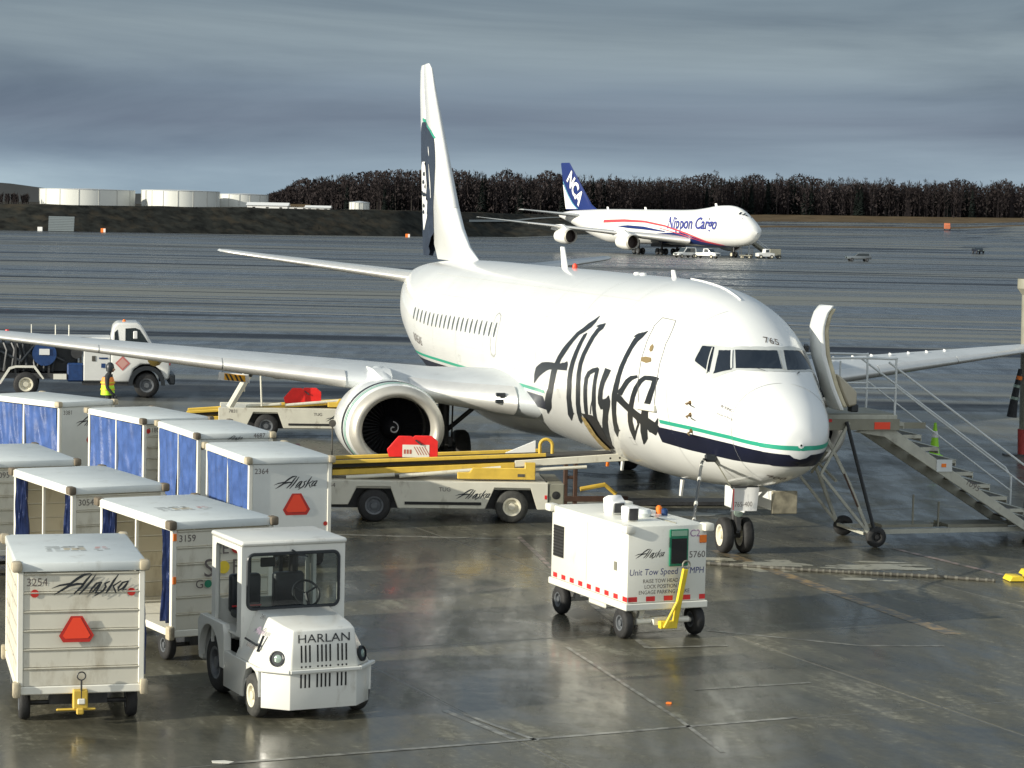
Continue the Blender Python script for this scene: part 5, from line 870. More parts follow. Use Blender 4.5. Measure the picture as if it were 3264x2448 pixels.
cc = bpy.data.objects['baggage_cart.005']; lab('number', '4687', (1.425+.017, .48, 1.90), (0, 1, 0), (0, 0, 1), M_INK, cc, .12); flat('script', script2d(.32), (1.425+.017, -.02, 1.90), (0, 1, 0), (0, 0, 1), M_BLACK, cc)
cart('blue curtained baggage cart with a ribbed end wall', (-6.94, 48.13), R(-56.4), 2.86, '3180', 'board', dots=((-.66, 1.74, .05, M_RRED),))
cart('farthest baggage cart, wide blue curtains facing the viewer and orange triangle on its end', (-9.52, 51.95), R(-43), 2.75, '3381', 'smooth', tri=(1.22, .56, .22), script=True)

# ---- baggage tug
def tug():
    yaw = R(-64); t = thing('baggage_tug', 'white baggage tug with open cab and slotted grille parked before the carts', 'tug', (-2.2-.045*.9, 28.4-.045*.44, 0), yaw)
    # local: x forward (grille at 0), y left
    hw = .76; zb_ = .17
    # nose shell: half-octagon plan, vertical walls
    plan = [(-.02, -.44), (-.02, .365), (-.34, .74), (-.36, .76), (-1.25, .76), (-1.25, -.76), (-.36, -.76), (-.34, -.74)]
    lower = MB()
    def wall(poly, z0, z1, q): 
        q.prism(poly, 'z', z0, z1); return q
    # lower nose with wheel arches cut as a stepped outline: front apron only
    wall([(-.02, -.44), (-.02, .44), (-.30, .72), (-.30, -.72)], zb_, .66, lower)
    lower.prism([(-.31, .66), (-.31, .30), (-.32, .50), (-.42, .60), (-.58, .635), (-.76, .57), (-.87, .42), (-.90, .20), (-1.62, .20), (-1.62, .66)], 'y', .66, .755)
    lower.prism([(-.31, .66), (-.31, .30), (-.32, .50), (-.42, .60), (-.58, .635), (-.76, .57), (-.87, .42), (-.90, .20), (-1.62, .20), (-1.62, .66)], 'y', -.755, -.66)
    body = lower.build('lower_body', M_TUG, t, bevel=.018, seg=2)
    up = MB(); rings = [(-.02, .365, 1.14), (-.22, .60, 1.0)]
    # hood: shell from grille back to the scuttle, sloping
    vs = [(-.0, -.44, .66), (-.0, .44, .66), (-.30, .72, .66), (-1.22, .745, .66), (-1.22, -.745, .66), (-.30, -.72, .66),
          (-.04, -.41, 1.155), (-.04, .41, 1.155), (-.42, .50, 1.10), (-1.16, .52, 1.22), (-1.16, -.52, 1.22), (-.42, -.50, 1.10)]
    vs[8] = (-.30, .45, 1.18); vs[11] = (-.30, -.45, 1.18)
    vs[9] = (-1.14, .50, 1.25); vs[10] = (-1.14, -.50, 1.25)
    up.add(vs, [(0, 1, 7, 6), (1, 2, 8, 7), (2, 3, 9, 8), (3, 4, 10, 9), (4, 5, 11, 10), (5, 0, 6, 11), (6, 7, 8, 11), (8, 9, 10, 11), (0, 5, 4, 3, 2, 1)])
    hood = up.build('hood', M_TUG, t, bevel=.022, seg=2, sm=45)
    hl = MB(); hl.lathe([(0, .095), (.012, .095), (.012, .082), (-.02, .06), (-.03, .001)], (0, 0, 0), 'x', 20)
    for sg in (-1, 1):
        o = MB().lathe([(-.02, .10), (.014, .10), (.016, .088)], (0, 0, 0), 'x', 20).build('headlight', M_BLACK, t); MB().lathe([(.002, .088), (.003, .001)], (0, 0, 0), 'x', 20).build('lens_bowl', M_BLACK, o); MB().lathe([(.004, .050), (.012, .03), (.014, .001)], (0, .01, 0), 'x', 16).build('lens', M_LENS, o)
        nrm = Vector((.34, .30*sg, .12)).normalized() if False else Vector((.72, .66*sg, .15)).normalized()
        o.rotation_mode = 'QUATERNION'; o.rotation_quaternion = nrm.to_track_quat('X', 'Z'); o.location = (-.155, .565*sg, .80)
    # slots and pressed name in the grille
    sl = MB(); ys = [y*1.22 for y in (-.245, -.20, -.155, -.07, -.025, .02, .065, .15, .195, .24)]
    for y in ys:
        z = lambda z_: -.0-.04*(z_-.66)/.495
        sl.add([(z(.76)+.004, y-.011, .76), (z(.76)+.004, y+.011, .76), (z(.97)+.004, y+.011, .97), (z(.97)+.004, y-.011, .97)], [(0, 1, 2, 3)])
        sl.box(-.017, -.0155, y-.011, y+.011, .44, .61)
        sl.lathe([(0, .013), (.001, .001)], (z(.70)+.003, y, .705), 'x', 8)
    sl.build('grille_slot', M_DARK, hood, sm=0, fix=False)
    lab('lettering', 'HARLAN', (-.026+.002, 0, 1.0), (0, 1, 0), (-.08, 0, 1), M_BLACK, hood, .15, cond=1.2, off=.006)
    nn = Vector((.72, .66*-1, 0))
    e1 = Vector((.30/.46, .34/.46, 0)).normalized()
    sdx = Vector((.92, -.045, 0)).normalized()
    lab('lettering', 'HARLAN', (-.62, -.735, .86), (1, .045, 0), (0, .45, .9), M_INK, hood, .075, off=.016); flat('script', script2d(.34), (-.66, -.60, 1.06), (1, .045, 0), (0, .45, .9), mat('script_fade', (.30, .22, .30), .5), hood, .018); lab('lettering', '241', (-.80, -.52, 1.18), (1, .045, 0), (0, .45, .9), M_INK, hood, .09, off=.02)
    b = MB(); b.bar((-.95, -.70, .93), (-.55, -.68, .90), .02); b.bar((-.58, -.67, .82), (-.55, -.60, 1.02), .03); b.build('hood_latch', M_BLACK, hood)
    b = MB(); P = [(-.30, -.78), (.03, -.46), (.03, .46), (-.30, .78)]
    for a, c in zip(P[:-1], P[1:]): b.bar((*a, .655), (*c, .655), .05, .045)
    b.build('bumper_rail', M_TUG, t, bevel=.008)
    MB().add([(-.018, -.06, .33), (-.018, .0, .33), (-.018, 0, .38)], [(0, 1, 2)])
    # cab
    x0, x1, zr = -2.28, -1.12, 2.13; cw = .70
    rf = MB(); rf.box(x0-.02, x1+.03, -cw-.02, cw+.02, zr-.07, zr); rf.build('cab_roof', M_TUG, t, bevel=.035, seg=3)
    # windshield panel with rounded opening (frame polygon minus pane)
    def rrect(y0, y1, z0, z1, r, n=5):
        o = []
        for cy_, cz_, a0 in ((y1-r, z1-r, 0), (y0+r, z1-r, 90), (y0+r, z0+r, 180), (y1-r, z0+r, 270)):
            o += [(cy_+r*math.cos(R(a0+90*k/n)), cz_+r*math.sin(R(a0+90*k/n))) for k in range(n+1)]
        return o
    def framed(name, outer, inner, xa, xb, m, parent, ax='x', inset=None, seg=.008):
        q = MB(); n = len(inner)
        # match outer ring point by ray scaling to the outer rectangle
        (oy0, oy1), (oz0, oz1) = outer; cy_ = sum(p[0] for p in inner)/n; cz_ = sum(p[1] for p in inner)/n; O = []
        for y, z in inner:
            dy, dz = y-cy_, z-cz_; s_ = min(((oy1-cy_)/dy if dy > 0 else (oy0-cy_)/dy) if abs(dy) > 1e-6 else 1e9, ((oz1-cz_)/dz if dz > 0 else (oz0-cz_)/dz) if abs(dz) > 1e-6 else 1e9); O.append((cy_+dy*s_, cz_+dz*s_))
        for cyc in ((oy0, oz0), (oy1, oz0), (oy0, oz1), (oy1, oz1)):
            k = min(range(n), key=lambda i: math.hypot(O[i][0]-cyc[0], O[i][1]-cyc[1])); O[k] = cyc
        P = lambda a, u, w: (a, u, w) if ax == 'x' else (u, a, w)
        vs = [P(xa, *p) for p in O]+[P(xa, *p) for p in inner]+[P(xb, *p) for p in O]+[P(xb, *p) for p in inner]; fs = []
        for i in range(n):
            j = (i+1) % n; fs += [(i, j, n+j, n+i), (2*n+i, 3*n+i, 3*n+j, 2*n+j), (n+i, n+j, 3*n+j, 3*n+i), (i, 2*n+i, 2*n+j, j)]
        q.add(vs, fs); return q.build(name, m, parent, sm=30)
    pane = rrect(-.615, .615, 1.26, 1.955, .08)
    framed('cab_front', ((-cw, cw), (.66, zr-.072)), pane, x1-.045, x1, M_TUG, t)
    gl = MB(); gl.add([(x1-.02, y, z) for y, z in pane], [tuple(range(len(pane)))]); gm = mat('tug_windshield', (.55, .62, .62), .03, trans=.0); 
    gmat = bpy.data.materials.new('clear_pane'); gmat.use_nodes = True; nt_ = gmat.node_tree; nt_.nodes.clear(); o_ = nt_.nodes.new('ShaderNodeOutputMaterial'); mx = nt_.nodes.new('ShaderNodeMixShader'); tr_ = nt_.nodes.new('ShaderNodeBsdfTransparent'); gl_ = nt_.nodes.new('ShaderNodeBsdfGlossy'); fr = nt_.nodes.new('ShaderNodeFresnel')
    tr_.inputs[0].default_value = (.62, .68, .66, 1); gl_.inputs['Roughness'].default_value = .03; fr.inputs[0].default_value = 1.6; nt_.links.new(fr.outputs[0], mx.inputs[0]); nt_.links.new(tr_.outputs[0], mx.inputs[1]); nt_.links.new(gl_.outputs[0], mx.inputs[2]); nt_.links.new(mx.outputs[0], o_.inputs[0]); MATS['clear_pane'] = gmat
    ws = gl.build('windshield', gmat, t, sm=0, fix=False)
    b = MB(); n = len(pane); b.tube([(x1+.004, y, z) for y, z in pane+[pane[0]]], .022, 6, cap=False); b.build('window_seal', M_BLACK, ws)
    b = MB(); b.bar((x1+.03, .08, 1.93), (x1+.03, -.04, 2.0), .022); b.bar((x1+.02, .06, 1.96), (x1+.03, .18, 1.90), .016); b.build('wiper', M_BLACK, ws)
    # back wall with two windows, side posts
    framed('cab_back', ((-cw, cw), (.66, zr-.072)), rrect(-.60, .60, 1.22, 1.93, .05), x0, x0+.04, M_TUG, t)
    b = MB(); b.box(x0+.005, x0+.035, -.22, -.17, 1.22, 1.93); b.box(x0+.005, x0+.035, .22, .27, 1.22, 1.93); b.build('back_post', M_BLACK, t)
    for sg in (-1, 1):
        ya, yb_ = (sg*cw, sg*(cw-.045)); framed('cab_side', ((x0+.043, x1-.048), (.90 if sg > 0 else .90, zr-.072)), rrect(x0+.15, x1-.16, .93, 1.99, .06), min(ya, yb_), max(ya, yb_), M_TUG, t, ax='y')
    # rear deck and fenders
    def fender(sg):
        q = MB(); arch = [(-2.62, .42)]+[(-2.20+.42*math.cos(a), .46+.44*math.sin(a)) for a in frange(math.pi*.98, .10, 14)]+[(-1.76, .42), (-1.60, .42), (-1.60, .86), (-1.66, .99), (-2.55, .99), (-2.66, .90)]
        q.prism(arch, 'y', sg*.66, sg*.76); return q.build('rear_fender', M_TUG, t, bevel=.015)
    fender(-1); fender(1)
    MB().box(-2.78, -1.62, -.655, .655, .80, .90).build('rear_deck', M_TUG, t, bevel=.02); MB().box(-2.80, -2.66, -.70, .70, .35, .80).build('rear_plate', M_TUG, t, bevel=.02)
    MB().box(-1.60, -1.18, -.66, .66, .26, .32).build('foot_well', M_TREAD, t); MB().box(-2.62, -.40, -.40, .40, .22, .60).build('chassis', M_STEEL, t)
    MB().box(-1.60, -.86, -.72, -.665, .30, .58).build('step_panel', M_TUG, t, bevel=.01)
    # seats, wheel, lever
    for y in (-.30, .30):
        b = MB(); b.box(-2.10, -1.66, y-.21, y+.21, 1.0, 1.12); b.box(-2.20, -2.06, y-.21, y+.21, 1.05, 1.56); b.box(-2.1, -1.75, y-.12, y+.12, .90, 1.0); st_ = b.build('seat', M_BLACK, t, bevel=.045, seg=3)
        if y < 0: MB().box(-2.05, -2.045+.02, y-.20, y+.20, 1.14, 1.155).build('seat_belt', M_REDP, st_)
    b = MB(); c_ = Vector((-1.45, .30, 1.37)); A = Vector((0, 1, 0)); B_ = Vector((-.5, 0, .85)).normalized(); b.tube([c_+.18*(math.cos(a)*A+math.sin(a)*B_) for a in frange(0, 6.283, 22)], .016, 6, cap=False)
    for a in (.5, 2.6, 4.7): b.bar(c_, c_+.17*(math.cos(a)*A+math.sin(a)*B_), .02)
    b.tube([c_, c_+Vector((.28, 0, -.36))], .025, 6); b.build('steering_wheel', M_BLACK, t)
    MB().box(-1.24, -1.17, -.62, .62, .9, 1.2).build('dashboard', M_BLACK, t, bevel=.02)
    b = MB(); b.box(-1.22, -1.19, -.42, -.22, 1.78, 1.90); b.build('inner_mirror', M_BLACK, t, bevel=.01); b = MB(); b.box(-2.2, -2.1, .32, .44, 1.3, 1.9); b.build('fire_extinguisher', mat('bottle_black', (.02, .02, .02), .3), t, bevel=.03)
    for sg in (-1, 1):
        wheel(t, (-.58, sg*.665, .275), .275, .17, m=M_TYRE2, rim=M_RIM, name='front_wheel', n=28, rr=.55); wheel(t, (-2.20, sg*.56, .39), .39, .22, m=M_TYRE, rim=M_RIMG, name='rear_wheel', n=28)
    return t
TUG = tug()

# ---- ground power unit
def gpu():
    yaw = R(-66.5); f = Vector((math.cos(yaw), math.sin(yaw), 0)); c = Vector((2.40, 34.72, 0))-f*1.38
    t = thing('ground_power_unit', 'white wheeled ground power unit with yellow tow bar standing before the airliner', 'power unit', c, yaw); h, w, z0, z1 = 1.38, .665, .56, 1.72
    cab = MB().box(-h, h, -w, w, z0, z1).build('cabinet', M_GPU, t, bevel=.018, seg=2)
    MB().box(-h-.03, h+.03, -w-.03, w+.03, .45, z0-.004).build('base_frame', M_GPU, t, bevel=.012)
    for k in range(9): b = MB(); x = -h+.10+k*.315; b.add([(x, -w-.004, z0+.02), (x+.15, -w-.004, z0+.02), (x+.15, -w-.004, z0+.095), (x, -w-.004, z0+.095)], [(0, 1, 2, 3)]); b.build('red_stripe', M_REDP, cab, sm=0, fix=False)
    for k in range(5): b = MB(); y = -w+.02+k*.30; y2 = min(y+.15, w-.01); b.add([(h+.004, y, z0+.02), (h+.004, y2, z0+.02), (h+.004, y2, z0+.095), (h+.004, y, z0+.095)], [(0, 1, 2, 3)]); b.build('red_stripe', M_REDP, cab, sm=0, fix=False)
    MB().box(-h+.10, -h+.48, -w-.012, -w-.002, z0+.36, z0+.86).build('vent_grille', M_STEEL, cab)
    b = MB(); [b.box(-h+.11, -h+.47, -w-.02, -w-.012, z0+.38+i*.05, z0+.40+i*.05) for i in range(10)]; b.build('vent_slat', M_DARK, cab)
    b = MB(); b.box(h-.44, h-.36, -w-.015, -w-.002, z0+.45, z0+.58); b.build('door_latch', M_GALV, cab); b = MB(); b.box(-.06, -.045, -w-.003, -w-.0015, z0+.12, z1-.1); b.box(-.06, h-.05, -w-.003, -w-.0015, z1-.14, z1-.13); b.build('door_gap', M_SEAM, cab)
    b = MB(); b.box(h+.002, h+.03, .02, .34, z1-.62, z1-.06); fr_ = b.build('control_box', M_GREENP, cab, bevel=.01); MB().box(h+.032, h+.036, .05, .31, z1-.58, z1-.20).build('control_window', M_DARK, fr_)
    MB().box(h+.033, h+.037, .05, .31, z1-.16, z1-.08).build('control_label', mat('pale_green', (.25, .42, .30), .5), fr_)
    P = lambda y, z: (h, y, z); ex_, ey_ = (0, 1, 0), (0, 0, 1)
    flat('script', script2d(.50), P(-.30, z1-.42), ex_, ey_, M_BLACK, cab); lab('lettering', '5760', P(.505, z1-.50), ex_, ey_, M_INK, cab, .14); lab('lettering', 'C2', P(.46, z1-.18), ex_, ey_, mat('purple_ink', (.35, .18, .35), .5), cab, .15)
    lab('lettering', 'Unit Tow Speed 15 MPH', P(0, z0+.42), ex_, ey_, mat('blue_ink', (.06, .07, .20), .5), cab, .135, cond=.92, shear=.12)
    for i, s_ in enumerate(('RAISE TOW HEAD TO', 'LOCK POSITION TO', 'ENGAGE PARKING BRAKE')): lab('lettering', s_, P(-.04, z0+.30-.085*i), ex_, ey_, M_INK, cab, .082, cond=.9)
    MB().box(h+.002, h+.02, w-.13, w-.01, z1-.28, z1-.16).build('marker_light', M_ORANGE, cab, bevel=.01)
    for sx_ in (-1, 1):
        for sy_ in (-1, 1): MB().box(sx_*h-.12, sx_*h+.09, sy_*w-.08, sy_*w+.08, z1-.10, z1+.02).build('corner_bumper', M_TRIM, t, bevel=.025, seg=2)
    # on the roof
    b = MB(); b.prism([(-.16, z1), (.12, z1), (.16, z1+.20), (-.02, z1+.30), (-.2, z1+.24)], 'y', -.42, -.18); bb = b.build('exhaust_hood', M_WHITE, t, bevel=.02); bb.location = (-.05, .1, 0); MB().box(.13, .17, -.38, -.22, z1+.04, z1+.19).build('hood_opening', M_STEEL, bb)
    b = MB(); b.prism([(-.10, z1), (.10, z1), (.13, z1+.22), (-.13, z1+.22)], 'y', -.32, -.12); bb = b.build('exhaust_hood', M_WHITE, t, bevel=.02); bb.location = (.72, -.10, 0); MB().box(.115, .14, -.29, -.15, z1+.02, z1+.2).build('hood_opening', M_STEEL, bb)
    b = MB(); b.lathe([(z1, .10), (z1+.06, .13), (z1+.12, .10), (z1+.13, .01)], (.35, .10, 0), 'z', 16); b.build('filler_cap', M_ROOF, t)
    b = MB(); b.lathe([(z1, .05), (z1+.10, .05), (z1+.13, .02)], (.05, .52, 0), 'z', 12); b.build('orange_beacon', M_ORANGE, t); b = MB(); b.lathe([(z1, .05), (z1+.09, .05), (z1+.11, .02)], (.28, .50, 0), 'z', 12); b.build('blue_beacon', M_DKBLUE, t)
    MB().box(-1.2, 1.2, .22, .235, z1+.001, z1+.012).build('roof_seam', M_GALV, t)
    # running gear
    b = MB()
    for x in (h-.22, -h+.30): b.tube([(x, -.56, .23), (x, .56, .23)], .035, 8); b.bar((x, -.35, .23), (x, -.30, .45), .08); b.bar((x, .35, .23), (x, .30, .45), .08)
    b.build('axle', M_TRIM, t); b = MB(); b.tube([(h-.12, -.45, .26), (h-.12, .45, .26)], .05, 10); b.box(h-.16, h-.02, -.20, .05, .2, .33); b.build('steering_gear', M_TRIM, t, bevel=.01)
    for x in (h-.22, -h+.30):
        for y in (-.60, .60): wheel(t, (x, y, .235), .235, .15, m=M_TYRE, rim=M_RIMG, n=24, rr=.52)
    b = MB(); b.bar((h+.05, .12, .20), (h+.17, .22, 1.08), .085, .06); b.bar((h+.10, -.08, .18), (h+.12, .13, .58), .04); b.bar((h+.02, -.12, .22), (h+.04, .16, .22), .1, .12); tb = b.build('tow_bar', M_YELB, t, bevel=.01)
    c_ = Vector((h+.18, .23, 1.14)); b = MB(); b.tube([c_+Vector((0, .06*math.cos(a), .06*math.sin(a))) for a in frange(0, 6.283, 16)], .014, 6, cap=False); b.build('tow_ring', M_GALV, tb)
    b = MB(); b.box(-.3, .3, -.5, -.2, .30, .45); b.build('tank', M_TRIM, t, bevel=.02)
    return t
GPU = gpu(); GM = Matrix.Translation(GPU.location) @ Matrix.Rotation(R(-66.5), 4, 'Z')
# power cable from the unit up to the aircraft and along the ground
pa = GM @ Vector((1.1, .55, 1.72)); pl = to_world((-2.65, -.86, 1.92)); 
b = MB(); P = [pa+Vector((0, .05, -.3)), pa+Vector((.05, .2, -.1)), Vector((3.07, 38.2, 1.45)), Vector((3.32, 40.3, 1.95)), pl+Vector((-.16, -.22, .0)), pl]
def smooth(P, n=8):
    P = [Vector(p) for p in P]; Q = []
    for i in range(len(P)-1):
        a, b_, c_, d_ = P[max(i-1, 0)], P[i], P[i+1], P[min(i+2, len(P)-1)]
        for k in range(n): t = k/n; Q.append(.5*((2*b_)+(c_-a)*t+(2*a-5*b_+4*c_-d_)*t*t+(-a+3*b_-3*c_+d_)*t**3))
    return Q+[P[-1]]
b.tube(smooth(P), .026, 8); cab = tag(b.build('power_cable', M_BLACK), 'black cable rising from the power unit to the socket under the airliner nose', 'cable')
Q = smooth(P)
for k in range(6, len(Q)-6, 4): MB().tube([Q[k], Q[k]+(Q[k+1]-Q[k])*.5], .033, 8).build('cable_band', M_TRIM, cab)
MB().box(pl.x-.12, pl.x+.10, pl.y-.10, pl.y+.06, pl.z-.05, pl.z+.09).build('plug', M_BLACK, cab, bevel=.03)
b = MB(); Q = smooth([pl+Vector((.06, -.02, 0)), pl+Vector((.22, -.05, -.25)), pl+Vector((.42, -.05, -.55)), pl+Vector((.7, 0, -.72))]); b.tube(Q, .012, 6); tag(b.build('headset_cord', M_GALV), 'thin grey cord looping down from the socket under the nose', 'cord')
gp = [Vector((3.2, 42.35, .03)), Vector((3.6, 42.44, .03)), Vector((5.09, 41.98, .03)), Vector((6.0, 41.75, .03)), Vector((6.72, 41.61, .03)), Vector((7.6, 41.45, .03)), Vector((8.7, 41.09, .03))]
b = MB(); Q = smooth(gp, 14); b.tube(Q, .030, 8); hs = tag(b.build('ground_hose', M_TREAD), 'dark banded hose lying across the pavement from the nose wheel to the yellow chock rack', 'hose')
[MB().tube([Q[k], Q[k]+(Q[k+1]-Q[k])*.6], .036, 8).build('hose_band', mat('band_grey', (.13, .125, .10), .6), hs) for k in range(1, len(Q)-1, 2)]
t = thing('chock_rack', 'yellow tray of stacked wheel chocks cut by the right edge', 'chock rack', (9.32, 41.4, 0), R(8)); t.scale = (.85, .85, .75)
for k, (x, z) in enumerate(((-.45, 0), (-.05, 0), (.35, 0), (-.1, .13), (.25, .13))): MB().prism([(x, z+.01), (x+.36, z+.01), (x+.30, z+.13), (x+.06, z+.13)], 'y', -.22, .22).build('chock', M_YELB, t, bevel=.012)

# ---- belt loaders
def loader(label, loc, yaw, num, cb=1.10, cs=.048):
    t = thing('belt_loader', label, 'belt loader', loc, yaw, 'belt loaders beside the airliner')
    # local: x forward, rear wheel at -1.42, front at +1.42; near side is -y
    w = .95; side = [(-2.75, .36), (-2.75, .86), (2.16, .86), (2.16, .30), (1.94, .30), (1.80, .74), (1.05, .74), (.86, .30), (-.94, .30), (-1.10, .74), (-1.78, .74), (-1.96, .36)]
    for sg in (-1, 1): MB().prism(side, 'y', sg*w, sg*(w-.06)).build('side_panel', M_LOAD, t, bevel=.012)
    MB().box(-2.70, 2.14, -w+.065, w-.065, .70, .84).build('deck', M_LOAD, t); MB().box(-2.5, 2.2, -.5, .5, .25, .68).build('chassis', M_STEEL, t)
    MB().box(2.17, 2.50, -w+.02, w-.02, .34, .84).build('front_bumper', M_GALV, t, bevel=.02); MB().lathe([(0, .085), (-.01, .001)], (2.33, -w+.015, .60), 'y', 16).build('bumper_hole', M_DARK, t)
    for y in (-w-.012,): MB().box(-.80, .78, y, y+.010, .38, .44).build('side_slot', M_DARK, t)
    for x in (-1.42, 1.42):
        for y in (-.80, .80): wheel(t, (x, y, .345), .345, .22, m=M_TYRE2 if x > 0 else M_TYRE, rim=M_RIM if x > 0 else M_RIMG, n=28, rr=.56)
    flat('script', script2d(.72), (.60, -w, .60), (1, 0, 0), (0, 0, 1), M_BLACK, t, .004); lab('lettering', 'TUG', (.02, -w, .66), (1, 0, 0), (0, 0, 1), M_INK, t, .12); lab('number', num, (-2.35, -w, .72), (1, 0, 0), (0, 0, 1), M_INK, t, .13)
    MB().box(2.09, 2.14, -w-.012, -w-.002, .52, .60).build('side_marker', M_REDP, t)
    # conveyor: slopes up to the front
    cz = lambda x: cb+(x+3.6)*cs
    x0, x1 = -3.65, 4.55; bw = .42
    b = MB(); b.prism([(x0, cz(x0)-.02), (x1, cz(x1)-.02), (x1, cz(x1)-.10), (x0, cz(x0)-.10)], 'y', -bw, bw); b.build('belt', M_BELT, t)
    for sg in (-1, 1):
        b = MB(); b.prism([(x0, cz(x0)-.02), (2.15, cz(2.15)-.02), (2.15, cz(2.15)+.055), (x0, cz(x0)+.055)], 'y', sg*(bw+.002), sg*(bw+.09)); b.build('upper_rail', M_YEL, t, bevel=.01)
        b = MB(); b.prism([(x0+.3, cz(x0)-.24), (1.5, cz(1.5)-.26), (1.5, cz(1.5)-.12), (x0+.3, cz(x0)-.13)], 'y', sg*(bw+.0), sg*(bw+.06)); b.build('lower_rail', M_YEL, t, bevel=.01)
        b = MB(); b.prism([(1.5, cz(1.5)-.22), (x1-.05, cz(x1)-.16), (x1, cz(x1)+.02), (1.5, cz(1.5)-.08)], 'y', sg*(bw+.004), sg*(bw+.055)); b.build('white_arm', M_LOAD, t, bevel=.01)
        b = MB()
        for x in (3.5, 3.7, 4.0): b.lathe([(0, .022), (-.004, .001)], (x, -sg*(bw+.056)*-1, cz(x)-.10), 'y', 10)
        b.build('bolt', M_DARK, t)
    MB().lathe([(-bw-.10, .10), (bw+.10, .10)], (x1, 0, cz(x1)-.05), 'y', 20, cap=True).build('end_roller', M_TRIM, t); MB().lathe([(-bw-.105, .055), (-bw-.104, .001)], (x1, 0, cz(x1)-.05), 'y', 14).build('roller_hole', M_DARK, t)
    b = MB(); b.tube([(-.9, -.55, .92), (1.2, -.55, 1.12)], .04, 10); b.tube([(-2.0, -.55, .88), (-1.0, -.55, .95)], .04, 10); b.tube([(1.3, -.55, 1.05), (3.0, -.55, 1.16)], .035, 8); b.build('hydraulic_ram', M_LOAD, t)
    b = MB(); b.prism([(.30, .88), (1.92, .88), (1.92, 1.24), (1.7, 1.24), (1.7, 1.12), (.62, 1.12), (.55, 1.02), (.30, 1.02)], 'y', -.62, -.52); b.build('lift_bracket', M_YEL, t, bevel=.012)
    MB().box(1.55, 1.70, -.626, -.621, .94, 1.0).build('bracket_label', M_TREAD, t)
    return t, cz
def red_board(label, parent_m, x, z, flip=False):
    o = thing('folded_guard', label, 'guard panel', (0, 0, 0), 0, 'red guard panels on the belt loaders'); o.matrix_world = parent_m @ Matrix.Translation((x, -.30, z)); loc = o.matrix_world.to_translation(); rz = o.matrix_world.to_euler().z
    o.location = loc; o.rotation_euler = (0, 0, rz)
    P = [(-.50, 0), (-.54, .16), (-.30, .44), (-.03, .44), (0, .41), (.03, .45), (.38, .45), (.52, .34), (.52, 0)]
    MB().prism(P, 'y', -.03, .03).build('board', M_RED, o, bevel=.012); MB().prism([(-.44, .0), (.46, .0), (.40, .38), (-.30, .38)], 'y', .22, .26).build('board', M_RED, o, bevel=.012)
    b = MB(); b.bar((-.3, 0, .05), (-.3, .25, .05), .03); b.bar((.3, 0, .05), (.3, .25, .05), .03); b.bar((.05, -.035, .36), (.18, -.05, .26), .04, .03); b.build('strut', M_STEEL, o)
    if not flip:
        flat('label_sheet', [rect2d(-.22, .34, .0, .26)], (0, -.030, 0), (1, 0, 0), (0, 0, 1), M_TRIM, o, .004); sh = []
        for k in range(5): sh.append(ribbon2d([(.06+.055*k-.04, .22, .014), (.06+.055*k+.06, .05, .014)]))
        for k in range(3): sh.append(rect2d(-.19+.06*k, -.15+.06*k, .07, .16))
        flat('label_print', sh, (0, -.034, 0), (1, 0, 0), (0, 0, 1), mat('label_red', (.45, .12, .08), .5), o, .004)
    return o
L1loc = Vector((-1.44, 48.45, 0)); L1yaw = R(5.0)
LD1, cz1 = loader('near belt loader with yellow rails reaching the open forward hold of the airliner', L1loc, L1yaw, '7844')
LM1 = Matrix.Translation(L1loc) @ Matrix.Rotation(L1yaw, 4, 'Z')
red_board('red folded guard panel with a white label standing on the near belt loader', LM1, -.62, cz1(-.62)+.05)
b = MB(); P = [(2.0, .0), (2.02, .25)]; c_ = (2.17, .17); pts = [(2.02, -.45, cz1(2)+.05), (2.02, -.45, cz1(2)+.22)]+[(2.15-.13*math.cos(a), -.45, cz1(2)+.22+.13*math.sin(a)) for a in frange(.2, 2.94, 9)]+[(2.28, -.45, cz1(2)+.22), (2.28, -.45, cz1(2)+.05)]; b.tube(pts, .035, 8); b.build('hoop_handle', M_YEL, LD1)
MB().prism([(1.35, cz1(1.4)+.02), (1.98, cz1(2)+.02), (1.98, cz1(2)+.26)], 'y', .1, .2).build('wedge_guard', M_WHITE, LD1)
b = MB(); b.tube([(-2.30, -.60, .86), (-2.30, -.60, 1.95)], .018, 6); b.lathe([(-.02, .075), (.02, .075)], (-2.30, -.60, 2.0), 'y', 16, cap=True); b.build('mirror', M_TREAD, LD1)
b = MB(); b.box(-3.0, -2.6, -.72, -.3, .95, 1.10); b.box(-3.08, -2.95, -.72, -.3, 1.05, 1.55); b.build('driver_seat', mat('seat_maroon', (.20, .07, .06), .6, var=.3), LD1, bevel=.05, seg=2)
L2loc = Vector((-5.55, 65.9, 0)); L2yaw = R(6)
LD2, cz2 = loader('belt loader half hidden behind the engine serving the rear hold', L2loc, L2yaw, '7831', .66, .075)
LM2 = Matrix.Translation(L2loc) @ Matrix.Rotation(L2yaw, 4, 'Z')
red_board('red folded guard panel on the farther belt loader under the wing', LM2, -.40, cz2(-.4)+.05, True)
b = MB(); b.tube([(-2.45, -.8, .85), (-1.75, -.8, 2.1)], .10, 8); b.tube([(-2.05, -.75, 1.3), (-2.1, -.75, 2.35)], .035, 6); b.tube([(-1.55, -.8, .9), (-1.6, -.8, 1.9)], .03, 6); b.build('steering_column', M_LOAD, LD2); b = MB(); b.tube([(-1.95, -.8, 1.75), (-1.72, -.8, 2.15)], .12, 8); b.box(-1.75, -1.6, -.9, -.7, 2.1, 2.3); b.build('control_head', M_BLACK, LD2, bevel=.02)

